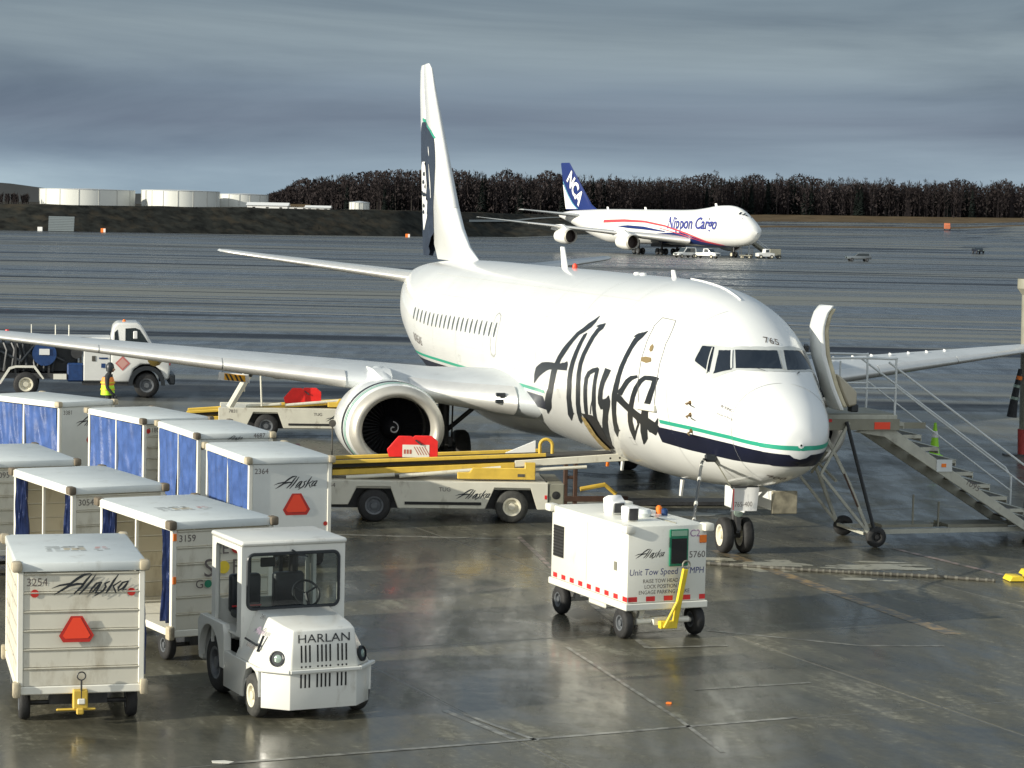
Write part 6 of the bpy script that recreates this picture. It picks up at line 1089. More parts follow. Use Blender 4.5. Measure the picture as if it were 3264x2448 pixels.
# rust-brown stand and tow head under the fuselage
t = thing('towing_stand', 'rust brown steel stand with a bent yellow arm under the airliner belly', 'stand', (1.35, 51.2, 0), R(10)); b = MB(); b.bar((-.12, 0, 0), (-.12, 0, 1.05), .09); b.bar((.10, 0, 0), (.10, 0, 1.0), .09); b.bar((-.3, 0, .12), (1.3, 0, .12), .12); b.bar((-.12, 0, .6), (.1, 0, .6), .07); b.build('frame', M_RUST, t, bevel=.01)
b = MB(); b.tube([(.2, -.1, .35), (.75, -.1, .45), (1.0, -.1, .25), (.95, -.1, .08)], .05, 8); b.build('arm', M_YEL, t); b = MB(); b.box(1.2, 4.2, -.35, .35, .02, .10); b.build('rack', M_STEEL, t)

# ---- air stairs at the port door (local x = away from the fuselage, local y = aft)
SYAW = -1.333+math.pi/2; so_ = to_world((-5.15, 2.0, 0)); SS_ = thing('passenger_stairs', 'white mobile passenger stairs with handrails leading up to the open front door', 'stairs', (so_.x, so_.y, 0), SYAW)
pw0, pw1 = -.78, .78; zp = 2.62
b = MB(); b.box(-.05, 1.55, pw0, pw1, zp-.14, zp-.02); b.build('platform', M_STAIR, SS_, bevel=.01); MB().box(-.02, 1.52, pw0+.04, pw1-.04, zp-.018, zp).build('platform_deck', M_GALV, SS_)
b = MB(); b.box(-.06, 1.58, pw0-.05, pw0-.003, zp-.32, zp-.10); b.build('skirt_panel', M_GALV, SS_); MB().box(.05, .16, pw0-.06, pw0-.052, zp-.16, zp-.10).build('side_lamp', M_REDP, SS_); MB().box(1.05, 1.38, pw0-.06, pw0-.052, zp-.30, zp-.16).build('side_lamp', M_ORED, SS_)
b = MB(); b.box(1.6, 2.2, pw0+.1, pw0+.2, zp-.3, zp-.18); b.build('hinge_beam', M_GALV, SS_)
xs0, xs1, z_0, z_1 = 1.40, 4.72, zp-.14, .30
def sz(x): return z_0+(z_1-z_0)*(x-xs0)/(xs1-xs0)
for y in (pw0+.02, pw1-.10): b = MB(); b.prism([(xs0-.75, sz(xs0)-.22), (xs0, sz(xs0)-.10), (xs1, sz(xs1)-.06), (xs1, sz(xs1)-.24), (xs0-.1, sz(xs0)-.32)], 'y', y, y+.07); b.build('stringer', M_STAIR, SS_, bevel=.01)
for k in range(9): x = xs0+.16+(xs1-xs0-.3)*k/8; b = MB(); b.box(x-.22, x+.17, pw0+.10, pw1-.11, sz(x)+.02, sz(x)+.055); o = b.build('tread', M_TREAD, SS_); 
b = MB()
for k in range(9): x = xs0+.16+(xs1-xs0-.3)*k/8; b.box(x+.12, x+.18, pw0+.085, pw1-.095, sz(x)+.056, sz(x)+.072); b.box(x-.22, x+.17, pw0+.085, pw0+.10, sz(x)+.0, sz(x)+.072); b.box(x+.165, x+.18, pw0+.095, pw1-.105, sz(x)-.06, sz(x)+.02)
b.build('tread_nosing', M_STAIR, SS_)
b = MB(); b.box(2.42, 2.75, pw0+.0, pw0+.018, sz(2.6)-.22, sz(2.6)+.02); b.build('side_plate', M_RAIL, SS_); MB().box(2.52, 2.62, pw0-.008, pw0-.001, sz(2.6)-.13, sz(2.6)-.06).build('amber_marker', M_ORANGE, SS_); lab('number', '1095', (3.2, pw0+.02, sz(3.2)-.16), (.86, 0, -.5), (.5, 0, .86), M_INK, SS_, .17); MB().box(4.4, 4.49, pw0+.010, pw0+.017, sz(4.45)-.14, sz(4.45)-.08).build('amber_marker', M_ORANGE, SS_)
def rail(name, pts, r=.022): return MB().tube(pts, r, 8).build(name, M_RAIL, SS_)
for y in (pw0+.03, pw1-.05):
    rail('guard_rail', smooth([(-.02, y, zp-.1), (-.02, y, zp+.98), (.06, y, zp+1.08), (1.38, y, zp+1.08), (1.5, y, zp+.98), (1.5, y, zp-.15)], 5), .024); rail('guard_rail', [(-.02, y, zp+.5), (1.5, y, zp+.5)], .020)
    rail('hand_rail', [(1.35, y, sz(1.35)+1.12), (4.62, y, sz(4.62)+1.02), (4.76, y, sz(4.7)+.88), (4.76, y, sz(4.7)+.05)], .022); rail('hand_rail', [(1.5, y, sz(1.5)+.75), (4.76, y, sz(4.72)+.60)], .016)
rail('gate_post', [(.9, pw1-.1, zp), (.9, pw1-.1, zp+.95)], .02); MB().box(-.08, .02, pw0-.02, pw0+.06, zp+.32, zp+.92).build('rubber_pad', mat('pad_navy', (.015, .025, .04), .7), SS_, bevel=.02)
MB().lathe([(zp+.52, .02), (zp+.56, .08), (zp+.62, .02)], (.9, pw1-.14, 0), 'z', 10).build('knob', M_BLACK, SS_)
b = MB(); wy = (-.92, .80)
for y in wy:
    b.bar((-.10, y*.9, zp-.16), (.55, y*.95, 1.25), .06); b.bar((.55, y*.95, 1.25), (.98, y, .26), .06); b.bar((.50, y*.95, zp-.16), (-.05, y*.95, 1.45), .05); b.bar((-.05, y*.95, 1.45), (.98, y, .26), .05)
b.bar((.98, wy[0], .24), (.98, wy[1], .24), .06); b.bar((0.1, -.8, 1.9), (0.4, .8, 1.3), .045); b.bar((.3, -.8, 1.3), (.1, .8, 1.9), .045); b.build('support_leg', M_STAIR, SS_)
b = MB(); b.tube([(.45, -.88, zp-.15), (1.08, -.94, .32)], .038, 8); b.build('hydraulic_ram', M_BLACK, SS_); b = MB(); b.bar((.42, -.90, 1.45), (.72, -.93, .80), .03); b.build('ladder_strip', M_RUST, SS_)
for y in wy: wheel(SS_, (1.0+.12, y, .205), .205, .14, m=M_TYRE, rim=M_TYRE, n=24)
b = MB(); b.bar((1.0, -.45, .24), (5.2, -.45, .28), .09); b.bar((1.0, .45, .24), (5.2, .45, .28), .09); b.box(4.6, 5.4, -.55, .55, .27, .38); b.build('base_beam', M_STAIR, SS_); MB().box(1.22, 1.36, -.56, -.505, .24, .32).build('side_lamp', M_REDP, SS_)
b = MB(); b.box(1.5, 2.6, -.3, .3, .30, .36); b.box(2.9, 4.2, -.35, .35, .30, .36); b.bar((2.2, -.2, .3), (2.2, -.2, .95), .03); b.bar((2.75, -.2, .3), (2.75, -.2, .8), .03); b.build('chassis_gear', M_GALV, SS_)
b = MB(); b.box(4.85, 5.35, -.30, .30, .40, .74); b.tube([(5.0, .1, .74), (4.78, .12, 1.30)], .02, 6); b.build('hand_pump', M_BLACK, SS_, bevel=.03)
for y in (-.5, .5): wheel(SS_, (5.15, y, .2), .2, .12, m=M_TYRE, rim=M_RIMG, n=18)
t = thing('traffic_cone', 'lime green traffic cone standing beyond the passenger stairs', 'cone', (11.75, 64.1, 0)); MB().box(-.20, .20, -.20, .20, 0, .04).build('base', M_LIMED, t, bevel=.01); MB().lathe([(.04, .15), (.92, .035), (.93, .01)], ax='z', n=20).build('body', M_LIMED, t); MB().lathe([(.52, .0985), (.70, .0745)], ax='z', n=20).build('reflective_band', M_WHITE, t)
# grey column at the right edge with hanging harness
t = thing('bridge_column', 'grey steel column at the right edge with a flared head and red foot', 'column', (14.42, 64.7, 0)); b = MB(); b.lathe([(.75, .21), (4.35, .27), (4.5, .27), (4.68, .40), (4.95, .40)], ax='z', n=24, cap=True); b.build('shaft', M_GALV, t); MB().lathe([(.02, .13), (.75, .155)], (-.1, 0, 0), 'z', 16, cap=True).build('foot', mat('foot_red', (.42, .05, .04), .6, var=.2), t); MB().box(-.62, .3, -.2, .2, .0, .05).build('base_plate', M_STEEL, t); MB().box(.0, .5, -.42, -.28, .78, 1.15).build('notice_box', M_WHITE, t)
t = thing('hanging_harness', 'black strap bundle with pale reflective bands hanging on the grey column', 'harness', (14.10, 64.45, 1.05)); b = MB(); b.tube([(.02, 0, 1.4), (-.04, 0, 1.0), (-.12, 0, .5), (-.17, 0, .05)], [.05, .08, .11, .14], 10); b.build('strap', M_CLOTH, t)
b = MB(); b.tube([(-.055, 0, .96), (-.07, 0, .88)], .10, 10); b.tube([(-.105, 0, .62), (-.12, 0, .54)], .125, 10); b.build('reflective_band', M_LENS, t); MB().tube([(.01, 0, 1.2), (-.01, 0, 1.1)], .085, 10).build('orange_band', M_ORANGE, t)
# striped placard hung below the wing
t = thing('striped_placard', 'white placard with yellow and black stripes hung beneath the starboard wing', 'placard', (-7.15, 59.6, 1.98), R(-4)); MB().prism([(-.42, .02), (.40, -.05), (.37, .17), (-.40, .22)], 'y', -.015, .015).build('board', M_WHITE, t)
sh = [([(-.26, .02), (.30, -.02), (.28, .15), (-.25, .19)], [(0, 1, 2, 3)])]; flat('yellow_panel', sh, (0, -.015, 0), (1, 0, 0), (0, 0, 1), mat('warning_yellow', (.85, .42, .02), .5), t, .004)
flat('black_bar', [([(x, .17-.06*(x+.25)), (x+.05, .17-.06*(x+.25)), (x+.13, .01-.06*(x+.25)), (x+.08, .01-.06*(x+.25))], [(0, 1, 2, 3)]) for x in (-.24, -.13, .0, .11)], (0, -.015, 0), (1, 0, 0), (0, 0, 1), M_BLACK, t, .008); b = MB(); b.bar((-.3, 0, .2), (-.28, 0, .62), .015); b.bar((.3, 0, .15), (.3, 0, .6), .015); b.build('hanger', M_STEEL, t)

# ---- fuel hydrant truck
def truck():
    t = thing('fuel_truck', 'white pickup cab fuel service truck with blue and black pump gear behind the wing', 'truck', (-14.45, 78.9, 0), R(10.8))
    # local x forward; front axle 2.05, rear axle -2.05; near side -y
    side = [(.84, .52), (.84, 1.95), (.92, 2.40), (1.06, 2.52), (1.70, 2.54), (1.86, 2.46), (2.30, 1.70), (2.68, 1.52), (2.80, 1.38), (2.83, .95), (2.78, .62), (2.62, .62), (2.50, .95), (2.25, 1.13), (1.85, 1.13), (1.60, .95), (1.48, .52)]
    MB().prism([(x-.10, z) for x, z in side], 'y', -1.0, 1.0).build('cab_body', M_CAR, t, bevel=.07, seg=3)
    for y in (-1.006, 1.001):
        MB().prism([(1.22, 1.72), (1.22, 2.34), (1.55, 2.36), (1.70, 2.30), (2.08, 1.72)], 'y', y, y+.005).build('side_window', M_GLASSC, t); MB().prism([(.86, 1.85), (.86, 2.20), (.96, 2.30), (1.02, 1.85)], 'y', y, y+.005).build('side_window', M_GLASSC, t)
    MB().add([(1.76, -.85, 2.46), (1.76, .85, 2.46), (2.18, .9, 1.72), (2.18, -.9, 1.72)], [(0, 1, 2, 3)]).build('windshield', M_GLASSC, t).location = (.02, 0, .01)
    b = MB(); A = [(2.05-.1+.62*math.cos(a), .42+.66*math.sin(a)) for a in frange(math.pi, 0, 14)]; I = [(1.95+.48*math.cos(a), .42+.52*math.sin(a)) for a in frange(0, math.pi, 14)]; b.prism(A+I, 'y', -1.06, -.98); b.prism(A+I, 'y', .98, 1.06); b.build('fender_flare', M_BLACK, t)
    MB().box(-.16, .738, -.99, .99, .55, 1.66).build('rear_body_box', M_CAR, t, bevel=.03); MB().box(2.68, 2.90, -1.0, 1.0, .45, .80).build('bumper', M_BLACK, t, bevel=.04); MB().box(2.60, 2.74, -.98, -.66, 1.08, 1.38).build('headlight', M_REDP, t, bevel=.03)
    flat('hazard_diamond', [([(0, -.25), (.25, 0), (0, .25), (-.25, 0)], [(0, 1, 2, 3)])], (1.14, -1.0, 1.16), (1, 0, 0), (0, 0, 1), mat('diamond_red', (.55, .16, .14), .5), t, .008); flat('hazard_diamond', [([(0, -.18), (.18, 0), (0, .18), (-.18, 0)], [(0, 1, 2, 3)])], (1.14, -1.0, 1.16), (1, 0, 0), (0, 0, 1), mat('diamond_pink', (.60, .33, .28), .5), t, .012)
    MB().box(.12, .24, -1.004, -.992, 1.22, 1.40).build('fuel_flap', M_TREAD, t); flat('door_lettering', [rect2d(-.2, .1, .0, .05), rect2d(-.12, .02, -.3, -.15)], (.55, -1.0, 1.30), (1, 0, 0), (0, 0, 1), M_DKBLUE, t, .008)
    MB().box(1.48, 1.62, -1.24, -1.12, 2.0, 2.26).build('door_mirror', M_WHITE, t, bevel=.02); b = MB(); b.lathe([(2.52, .07), (2.60, .03)], (1.2, 0, 0), 'z', 10); b.build('roof_lamp', M_ORANGE, t)
    # rear equipment frame
    MB().box(-3.7, -.20, -.95, .95, .62, .80).build('bed', M_STEEL, t); MB().box(-1.5, .75, -1.0, .9, 1.88, 2.02).build('hose_deck', M_CAR, t, bevel=.04)
    b = MB(); [b.bar((x, y, .8), (x, y, 2.0), .07) for x in (-3.6, -2.4, -1.3, -.25) for y in (-.9, .9)]; b.bar((-3.6, -.9, 2.0), (.1, -.9, 2.0), .06); b.bar((-3.6, .9, 2.0), (.1, .9, 2.0), .06); b.build('rack_frame', M_STEEL, t); MB().box(-3.5, -.35, -.55, .80, .81, 1.80).build('pump_module', M_BLACK, t, bevel=.04)
    b = MB(); b.lathe([(-.95, .36), (-.4, .36)], (-1.45, 0, 1.45), 'y', 24, cap=True); b.lathe([(-1.0, .40), (-.93, .40)], (-1.45, 0, 1.45), 'y', 24, cap=True); b.build('filter_vessel', M_DKBLUE, t); MB().box(-1.62, -1.28, -1.03, -1.01, 1.42, 1.62).build('vessel_label', M_WHITE, t)
    b = MB(); b.box(-.70, -.15, -.98, -.6, .52, 1.15); b.build('waste_tank', M_DKBLUE, t, bevel=.05); b = MB(); b.box(-3.4, -3.1, -.95, -.5, 1.1, 1.7); b.build('meter_box', mat('pale_blue_case', (.30, .42, .50), .4), t, bevel=.04)
    b = MB()
    for k in range(9): x = -3.0+.22*k+random.uniform(-.05, .05); b.tube([(x, -.85, .85), (x+.1, -.88, 1.3+.3*math.sin(k)), (x-.05, -.7, 1.9)], .05, 6)
    b.tube([(-2.9, -.8, 1.5), (-2.2, -.9, 1.2), (-1.8, -.85, 1.7), (-.8, -.8, 1.2)], .06, 8); b.build('hose', M_BLACK, t)
    b = MB(); b.lathe([(-.98, .20), (-.85, .20)], (-.38, 0, 1.50), 'y', 18, cap=True); b.tube([(-.6, -.9, 1.8), (-.2, -.9, 1.85), (.0, -.9, 1.6)], .06, 8); b.build('valve_gear', M_STEEL, t)
    MB().box(-1.15, -.72, -1.0, -.9, .60, .78).build('step_box', M_TRIM, t); [MB().tube([(x, .2, 2.0), (x, .2, 2.38)], .02, 6).build('aerial', M_TRIM, t) for x in (-1.9, -1.1, -.65)]; b = MB(); b.lathe([(2.02, .09), (2.20, .06)], (-2.7, 0, 0), 'z', 10); b.build('red_beacon', M_RED, t)
    b = MB(); A = [(-2.95, .45), (-2.62, .98), (-2.40, 1.05), (-1.75, 1.05), (-1.45, .62), (-1.50, .60), (-1.80, .98), (-2.38, .98), (-2.56, .92), (-2.88, .42)]; b.prism(A, 'y', -1.02, -.75); b.build('rear_mudguard', M_TRIM, t)
    for x, m in ((1.95, M_RIMG), (-2.05, M_RIM)):
        for y in (-.86, .86): wheel(t, (x, y, .42), .42, .26, m=M_TYRE, rim=m, n=28, rr=.58)
    b = MB(); b.box(-.2, 1.5, -.9, .9, .40, .55); b.build('running_board', M_STEEL, t)
truck()

# ---- ramp worker
def person():
    t = thing('person', 'person in an orange and lime safety vest and dark cap walking behind the baggage carts', 'person', (-11.78, 67.6, 0), R(-2))
    # local x = walking direction (right in the photo)
    V = [(0, 0, .98), (-.02, 0, 1.12), (-.02, 0, 1.30), (0, 0, 1.46), (.03, 0, 1.56), (.05, 0, 1.66), (.06, 0, 1.76),
         (0, -.10, .92), (.10, -.10, .52), (.02, -.10, .10), (.16, -.10, .05), (0, .10, .92), (-.08, .10, .52), (-.26, .10, .12), (-.14, .10, .06),
         (0, -.20, 1.42), (.02, -.26, 1.14), (.18, -.24, .96), (.24, -.22, .92), (0, .20, 1.42), (-.06, .25, 1.14), (.06, .26, .92), (.10, .26, .88)]
    E_ = [(0, 1), (1, 2), (2, 3), (3, 4), (4, 5), (5, 6), (0, 7), (7, 8), (8, 9), (9, 10), (0, 11), (11, 12), (12, 13), (13, 14), (3, 15), (15, 16), (16, 17), (17, 18), (3, 19), (19, 20), (20, 21), (21, 22)]
    Rr = [.14, .15, .16, .12, .055, .085, .07, .10, .075, .05, .045, .10, .075, .05, .045, .075, .055, .045, .04, .075, .055, .045, .04]
    o = skinned('body', V, E_, Rr, M_CLOTH, t)
    vs = MB(); sec_ = [(.92, .20, .235), (1.05, .19, .225), (1.20, .185, .225), (1.35, .18, .235), (1.44, .15, .20)]; n = 20
    P = []
    for z, rx, ry in sec_: P += [(-.02+rx*math.cos(6.283*j/n), ry*math.sin(6.283*j/n), z) for j in range(n)]
    fs = [(i*n+j, i*n+(j+1) % n, (i+1)*n+(j+1) % n, (i+1)*n+j) for i in range(4) for j in range(n)]
    v = MB(); v.add(P, [f for k, f in enumerate(fs) if k < n*2], 0); v.add(P, [f for k, f in enumerate(fs) if k >= n*2], 1); v.build('safety_vest', [M_LIME, mat('vest_orange', (.90, .28, .05), .6)], t)
    b = MB(); 
    for z in (1.06, 1.26): b.lathe([(z, .245), (z+.045, .243)], (-.02, 0, 0), 'z', 20, sy=.86, sz=1)
    b.build('reflective_tape', M_YELB, t)
    b = MB(); b.lathe([(1.60, .110), (1.70, .122), (1.80, .105), (1.86, .055), (1.87, .003)], (.045, 0, 0), 'z', 18, cap=False); b.build('knit_cap', M_BLACK, t)
    b = MB(); b.lathe([(0, .085), (.06, .07), (.09, .02)], (.09, 0, 1.66), 'x', 12); b.tube([(.175, 0, 1.67), (.195, 0, 1.645)], .014, 6); b.build('face', M_SKIN, t)
    for y in (-.105, .105): MB().box(-.08, .16, y-.045, y+.045, 0, .09).build('boot', M_BLACK, t, bevel=.03).location = (0.04 if y < 0 else -.20, 0, 0)
    for x, y, z in ((.26, -.22, .90), (.12, .26, .86)): MB().box(x-.04, x+.05, y-.03, y+.03, z-.07, z+.03).build('glove', M_BLACK, t, bevel=.02)
person()

# ================================================================== FAR CARGO JET AND VEHICLES
ja = R(-60.5); jf = Vector((math.cos(ja), math.sin(ja), 0)); nosew = Vector((43.2, 459.0, 0)); jo = nosew+jf*7.9
JT = thing('cargo_jet', 'four engined white cargo jumbo jet with blue tail parked before the wood', 'airplane', (jo.x, jo.y, 0), ja)
JX = [0, .3, 1, 2.2, 4, 6, 8, 10, 13, 17, 22, 28, 52, 58, 64, 70, 75.5]
JTp = [5.0, 5.7, 6.4, 7.3, 8.5, 9.6, 10.1, 10.25, 10.2, 9.75, 9.35, 9.25, 9.25, 9.2, 9.05, 8.8, 8.3]
JB = [4.8, 4.1, 3.4, 2.8, 2.35, 2.15, 2.05, 2.0, 2.0, 2.0, 2.0, 2.0, 2.0, 2.9, 4.4, 6.0, 7.3]
JW = [.1, .9, 1.6, 2.2, 2.75, 3.05, 3.2, 3.25, 3.25, 3.25, 3.25, 3.25, 3.25, 3.0, 2.3, 1.4, .4]
def jsurf(x, ph, off=0):
    T_, B_, W_ = (mono(x, JX, q) for q in (JTp, JB, JW)); c = 5.4 if x < 52 else 5.4+(x-52)*.12; c = min(max(c, B_+.2), T_-.2); cz = math.cos(ph); z = c+(T_-c)*cz if cz > 0 else c+(c-B_)*cz
    k = 1-.18*math.exp(-((x-9)/7)**2)*max(cz, 0)**1.0; return (-x, -math.sin(ph)*(W_*k+off), z+cz*off)
def jphz(x, z):
    T_, B_, W_ = (mono(x, JX, q) for q in (JTp, JB, JW)); c = 5.4 if x < 52 else 5.4+(x-52)*.12; c = min(max(c, B_+.2), T_-.2); d = z-c; return math.acos(max(-1, min(1, d/(T_-c) if d > 0 else d/(c-B_))))
jxs = frange(0, 10, 24)+frange(10, 75.5, 44)[1:]
M_JET = mat('cargo_jet_white', (.80, .80, .76), .25, coat=.3); M_JBLUE = mat('tail_blue', (.012, .026, .13), .3); M_JRED = mat('swoosh_red', (.60, .06, .07), .4)
MB().grid(lambda i, j: jsurf(jxs[round(i*(len(jxs)-1))], 2*math.pi*j), len(jxs)-1, 48).build('fuselage', M_JET, JT, merge=True, sm=60)
def jstripe(name, xs, zt, zbm, m, off=.10):
    b = MB(); vs = []
    for x in frange(xs[0], xs[-1], 70):
        a, c = lerp(x, xs, zt), lerp(x, xs, zbm)
        for k in range(5): vs.append(jsurf(x, jphz(x, a+(c-a)*k/4), off))
    b.add(vs, [(5*i+k, 5*i+k+1, 5*i+k+6, 5*i+k+5) for i in range(69) for k in range(4)]); return b.build(name, m, JT, fix=False)
jstripe('belly_blue', [8, 12, 17, 22, 27, 32], [2.2, 2.75, 3.8, 4.7, 4.6, 4.3], [2.0, 2.0, 2.0, 2.0, 2.0, 2.0], M_JBLUE)
jstripe('red_swoosh', [9, 14, 20, 28, 36, 44, 52], [2.5, 3.2, 4.7, 6.1, 6.9, 7.1, 6.9], [2.38, 2.95, 4.35, 5.75, 6.5, 6.55, 6.3], M_JRED); jstripe('red_swoosh', [10, 16, 22, 30], [2.45, 3.2, 4.4, 5.55], [2.35, 3.05, 4.25, 5.4], M_JRED)
jstripe('blue_swoosh', [28, 36, 42, 46], [4.9, 5.7, 5.9, 5.7], [4.7, 5.1, 5.3, 5.6], M_JBLUE)
vs, fs = text2d('Nippon Cargo', 3.2, 0, .95, .02); b = MB(); b.add([jsurf(18.3-x, jphz(18.3-x, 5.5+y), .14) for x, y in vs], fs); b.build('lettering', mat('letter_blue', (.04, .05, .24), .4), JT, sm=0, fix=False)
b = MB(); [b.add([jsurf(x, jphz(x, z), .06) for x, z in ((3.3+k*.55, 8.15+k*.12), (3.75+k*.55, 8.25+k*.12), (3.85+k*.55, 8.75+k*.1), (3.5+k*.55, 8.6+k*.1))], [(0, 1, 2, 3)]) for k in range(3)]; b.add([(p[0], -p[1], p[2]) for p in [jsurf(3.1, .35, .06), jsurf(3.1, -.6, .06), jsurf(3.6, -.6, .06), jsurf(3.6, .35, .06)]], [(0, 1, 2, 3)]); b.build('cockpit_window', M_GLASS, JT, fix=False)
for x, z in ((12.5, 7.3), (11.0, 6.1)): MB().add([jsurf(x, jphz(x, z), .05), jsurf(x+.3, jphz(x+.3, z), .05), jsurf(x+.3, jphz(x+.3, z+.4), .05), jsurf(x, jphz(x, z+.4), .05)], [(0, 1, 2, 3)]).build('door_window', M_STEEL, JT, fix=False)
def jfoil(name, secs, m, **k): return foil(name, secs, m, JT, n=8, span=4, **k)
M_JW = mat('jet_wing_grey', (.36, .38, .38), .4)
for sd in (1, -1):
    jfoil('wing', [(19.5, 2.6*sd, 3.0, 15.5, .11), (30, 12*sd, 4.2, 9.2, .10), (42.5, 27*sd, 5.9, 4.6, .09), (50.5, 34.2*sd, 6.9, 1.2, .08)], M_JW); jfoil('leading_edge', [(19.5, 2.7*sd, 3.0, 15.5, .11), (30, 12*sd, 4.2, 9.2, .10), (42.5, 27*sd, 5.9, 4.6, .09)], M_SILVER, u0=0, u1=.08, fat=1.15, fwd=.1)
    jfoil('tailplane', [(62.5, 1.2*sd, 7.6, 8.5, .09), (72.5, 11*sd, 8.8, 2.7, .08)], M_JW)
    for ex, ey, ez in ((25.0, 12.6, 2.55), (35.0, 21.2, 3.4)):
        kw = dict(sy=1., sz=1.); e_ = MB().lathe([(-.6, 1.50), (-1.5, 1.62), (-3.2, 1.55), (-5.0, 1.25)], (-ex, -ey*sd, ez), 'x', 32).build('engine_cowl', M_JET, JT); MB().lathe([(-.6, 1.50), (0, 1.38), (-.3, 1.27), (-.5, 1.25)], (-ex, -ey*sd, ez), 'x', 32).build('inlet_lip', M_LIP, e_); MB().lathe([(-.5, 1.25), (-1.6, 1.25), (-1.6, .01)], (-ex, -ey*sd, ez), 'x', 32).build('fan', mat('far_fan', (.05, .035, .03), .6), e_)
        MB().prism([(-ex-1.2, ez+1.4), (-ex-3.5, ez+2.4), (-ex-7, ez+2.3), (-ex-8, ez+1.3), (-ex-4, ez+.9)], 'y', -ey*sd-.3, -ey*sd+.3).build('pylon', M_JET, JT)
fz = [(59.5, 0, 9.0, 13.5, .07), (62.2, 0, 10.2, 11.2, .09), (71.6, 0, 19.0, 4.1, .08), (72.0, 0, 19.35, 3.6, .05)]
jfoil('fin', fz, M_JBLUE, vert=True, cam_=0)
def jfin(z, u, off): 
    for a, c in zip(fz[:-1], fz[1:]):
        if a[2] <= z <= c[2] or c is fz[-1]: t = (z-a[2])/(c[2]-a[2]); s_ = [p+(q-p)*t for p, q in zip(a, c)]; return (-(s_[0]+u*s_[3]), -(naca(max(.01, min(u, .98)), s_[4])*s_[3]+off), z)
b = MB(); vs = []
for z in frange(9.2, 14.5, 14):
    for k in range(5): vs.append(jfin(z, lerp(z, [9.2, 12, 14.5], [.60, .80, .97])+(1.0-lerp(z, [9.2, 12, 14.5], [.60, .80, .97]))*k/4, .06))
b.add(vs, [(5*i+k, 5*i+k+1, 5*i+k+6, 5*i+k+5) for i in range(13) for k in range(4)]); b.build('tail_pale_wedge', M_JET, JT, fix=False)
b = MB(); vs = []
for z in frange(9.2, 15.2, 14):
    u0 = lerp(z, [9.2, 12, 15.2], [.55, .75, .94]); 
    for k in range(2): vs.append(jfin(z, u0+.03*k, .09))
b.add(vs, [(2*i, 2*i+1, 2*i+3, 2*i+2) for i in range(13)]); b.build('tail_stripe', mat('tail_cyan', (.15, .45, .60), .4), JT, fix=False)
vs, fs = text2d('NCA', 4.1, 0, .95, .035); b = MB(); ang = R(-43)
def ncap(x, y):
    X = x*math.cos(ang)-y*math.sin(ang); Z = x*math.sin(ang)+y*math.cos(ang); x_ = 68.8-X*.95; z_ = 13.6+Z*1.0; z_ = min(max(z_, 9.2), 19.2)
    for a, c in zip(fz[:-1], fz[1:]):
        if z_ <= c[2] or c is fz[-1]: t = (z_-a[2])/(c[2]-a[2]); s_ = [p+(q-p)*t for p, q in zip(a, c)]; break
    u = (x_-s_[0])/s_[3]; u = min(max(u, .02), .97); return (-(s_[0]+u*s_[3]), -(naca(u, s_[4])*s_[3]+.13), z_)
b.add([ncap(x, y-1.3) for x, y in vs], fs); b.build('tail_lettering', M_WHITE, JT, sm=0, fix=False)
g = MB()
for x, y in ((-31, 1.9), (-31, -1.9), (-34.2, 5.5), (-34.2, -5.5)): g.tube([(x, y, .6), (x, y, 3)], .25, 8)
g.box(-33.5, -29.5, -3, 3, 1.6, 2.3); g.tube([(-7.9, 0, .6), (-7.9, 0, 2.6)], .18, 8); go = g.build('landing_gear', M_STEEL, JT)
for x, y in ((-31, 1.9), (-31, -1.9), (-34.2, 5.5), (-34.2, -5.5)):
    for dx in (-.75, .75):
        for dy in (-.5, .5): wheel(go, (x+dx, y+dy, .68), .68, .55, rim=M_RIMG, n=14, name='main_wheel')
for dy in (-.45, .45): wheel(go, (-7.9, dy, .6), .6, .38, rim=M_RIM, n=14, name='nose_wheel')
for x in (14, 40, 55): z = jsurf(x, 0)[2]; MB().prism([(-x, z-.05), (-x-.8, z-.05), (-x-.9, z+.5), (-x-.3, z+.5)], 'y', -.05, .05).build('antenna', M_WHITE, JT)

def car(name, label, cat, loc, rz, m, L=4.6, H=1.65, pick=False, dark=False, group=None):
    t = thing(name, label, cat, loc, rz, group); w = .9; l = L/2
    if pick: side = [(-l, .45), (-l, 1.05), (-l*.05, 1.08), (0, 1.85), (l*.35, 1.85), (l*.58, 1.15), (l*.95, 1.05), (l, .8), (l, .45)]
    else: side = [(-l, .45), (-l, 1.0), (-l*.88, H), (l*.12, H), (l*.48, 1.05), (l*.94, .92), (l, .7), (l, .45)]
    MB().prism(side, 'y', -w, w).build('body', m, t, bevel=.10, seg=2)
    gx = ((.15, l*.34, l*.50), (1.15, 1.75)) if pick else ((-l*.80, l*.10, l*.36), (1.05, H-.1)); (a, b_, c), (z0, z1) = gx
    for y in (-w-.012, w+.002): MB().prism([(a, z0), (c, z0), (b_, z1), (a+.1, z1)], 'y', y, y+.01).build('side_window', M_GLASSC, t)
    xx = (l*.37, l*.57, 1.82, 1.2) if pick else (l*.15, l*.47, H-.03, 1.08); MB().add([(xx[0]+.03, -.8, xx[2]), (xx[0]+.03, .8, xx[2]), (xx[1]+.04, .85, xx[3]), (xx[1]+.04, -.85, xx[3])], [(0, 1, 2, 3)]).build('windshield', M_GLASSC, t)
    for y in (-.62, .62): MB().box(l-.04, l+.02, y-.16, y+.16, .72, .88).build('headlight', M_LENS, t)
    MB().box(l-.02, l+.04, -.4, .4, .55, .85).build('grille', M_BLACK, t)
    for x in (-l*.62, l*.64):
        for y in (-.82, .82): wheel(t, (x, y, .36), .36, .24, rim=M_RIMG if dark else M_RIM, n=16)
    return t
car('parked_suv', 'white estate car beside the pickup under the far cargo jet', 'car', (32.3, 441.5, 0), R(213), M_CAR, 4.4, 1.95)
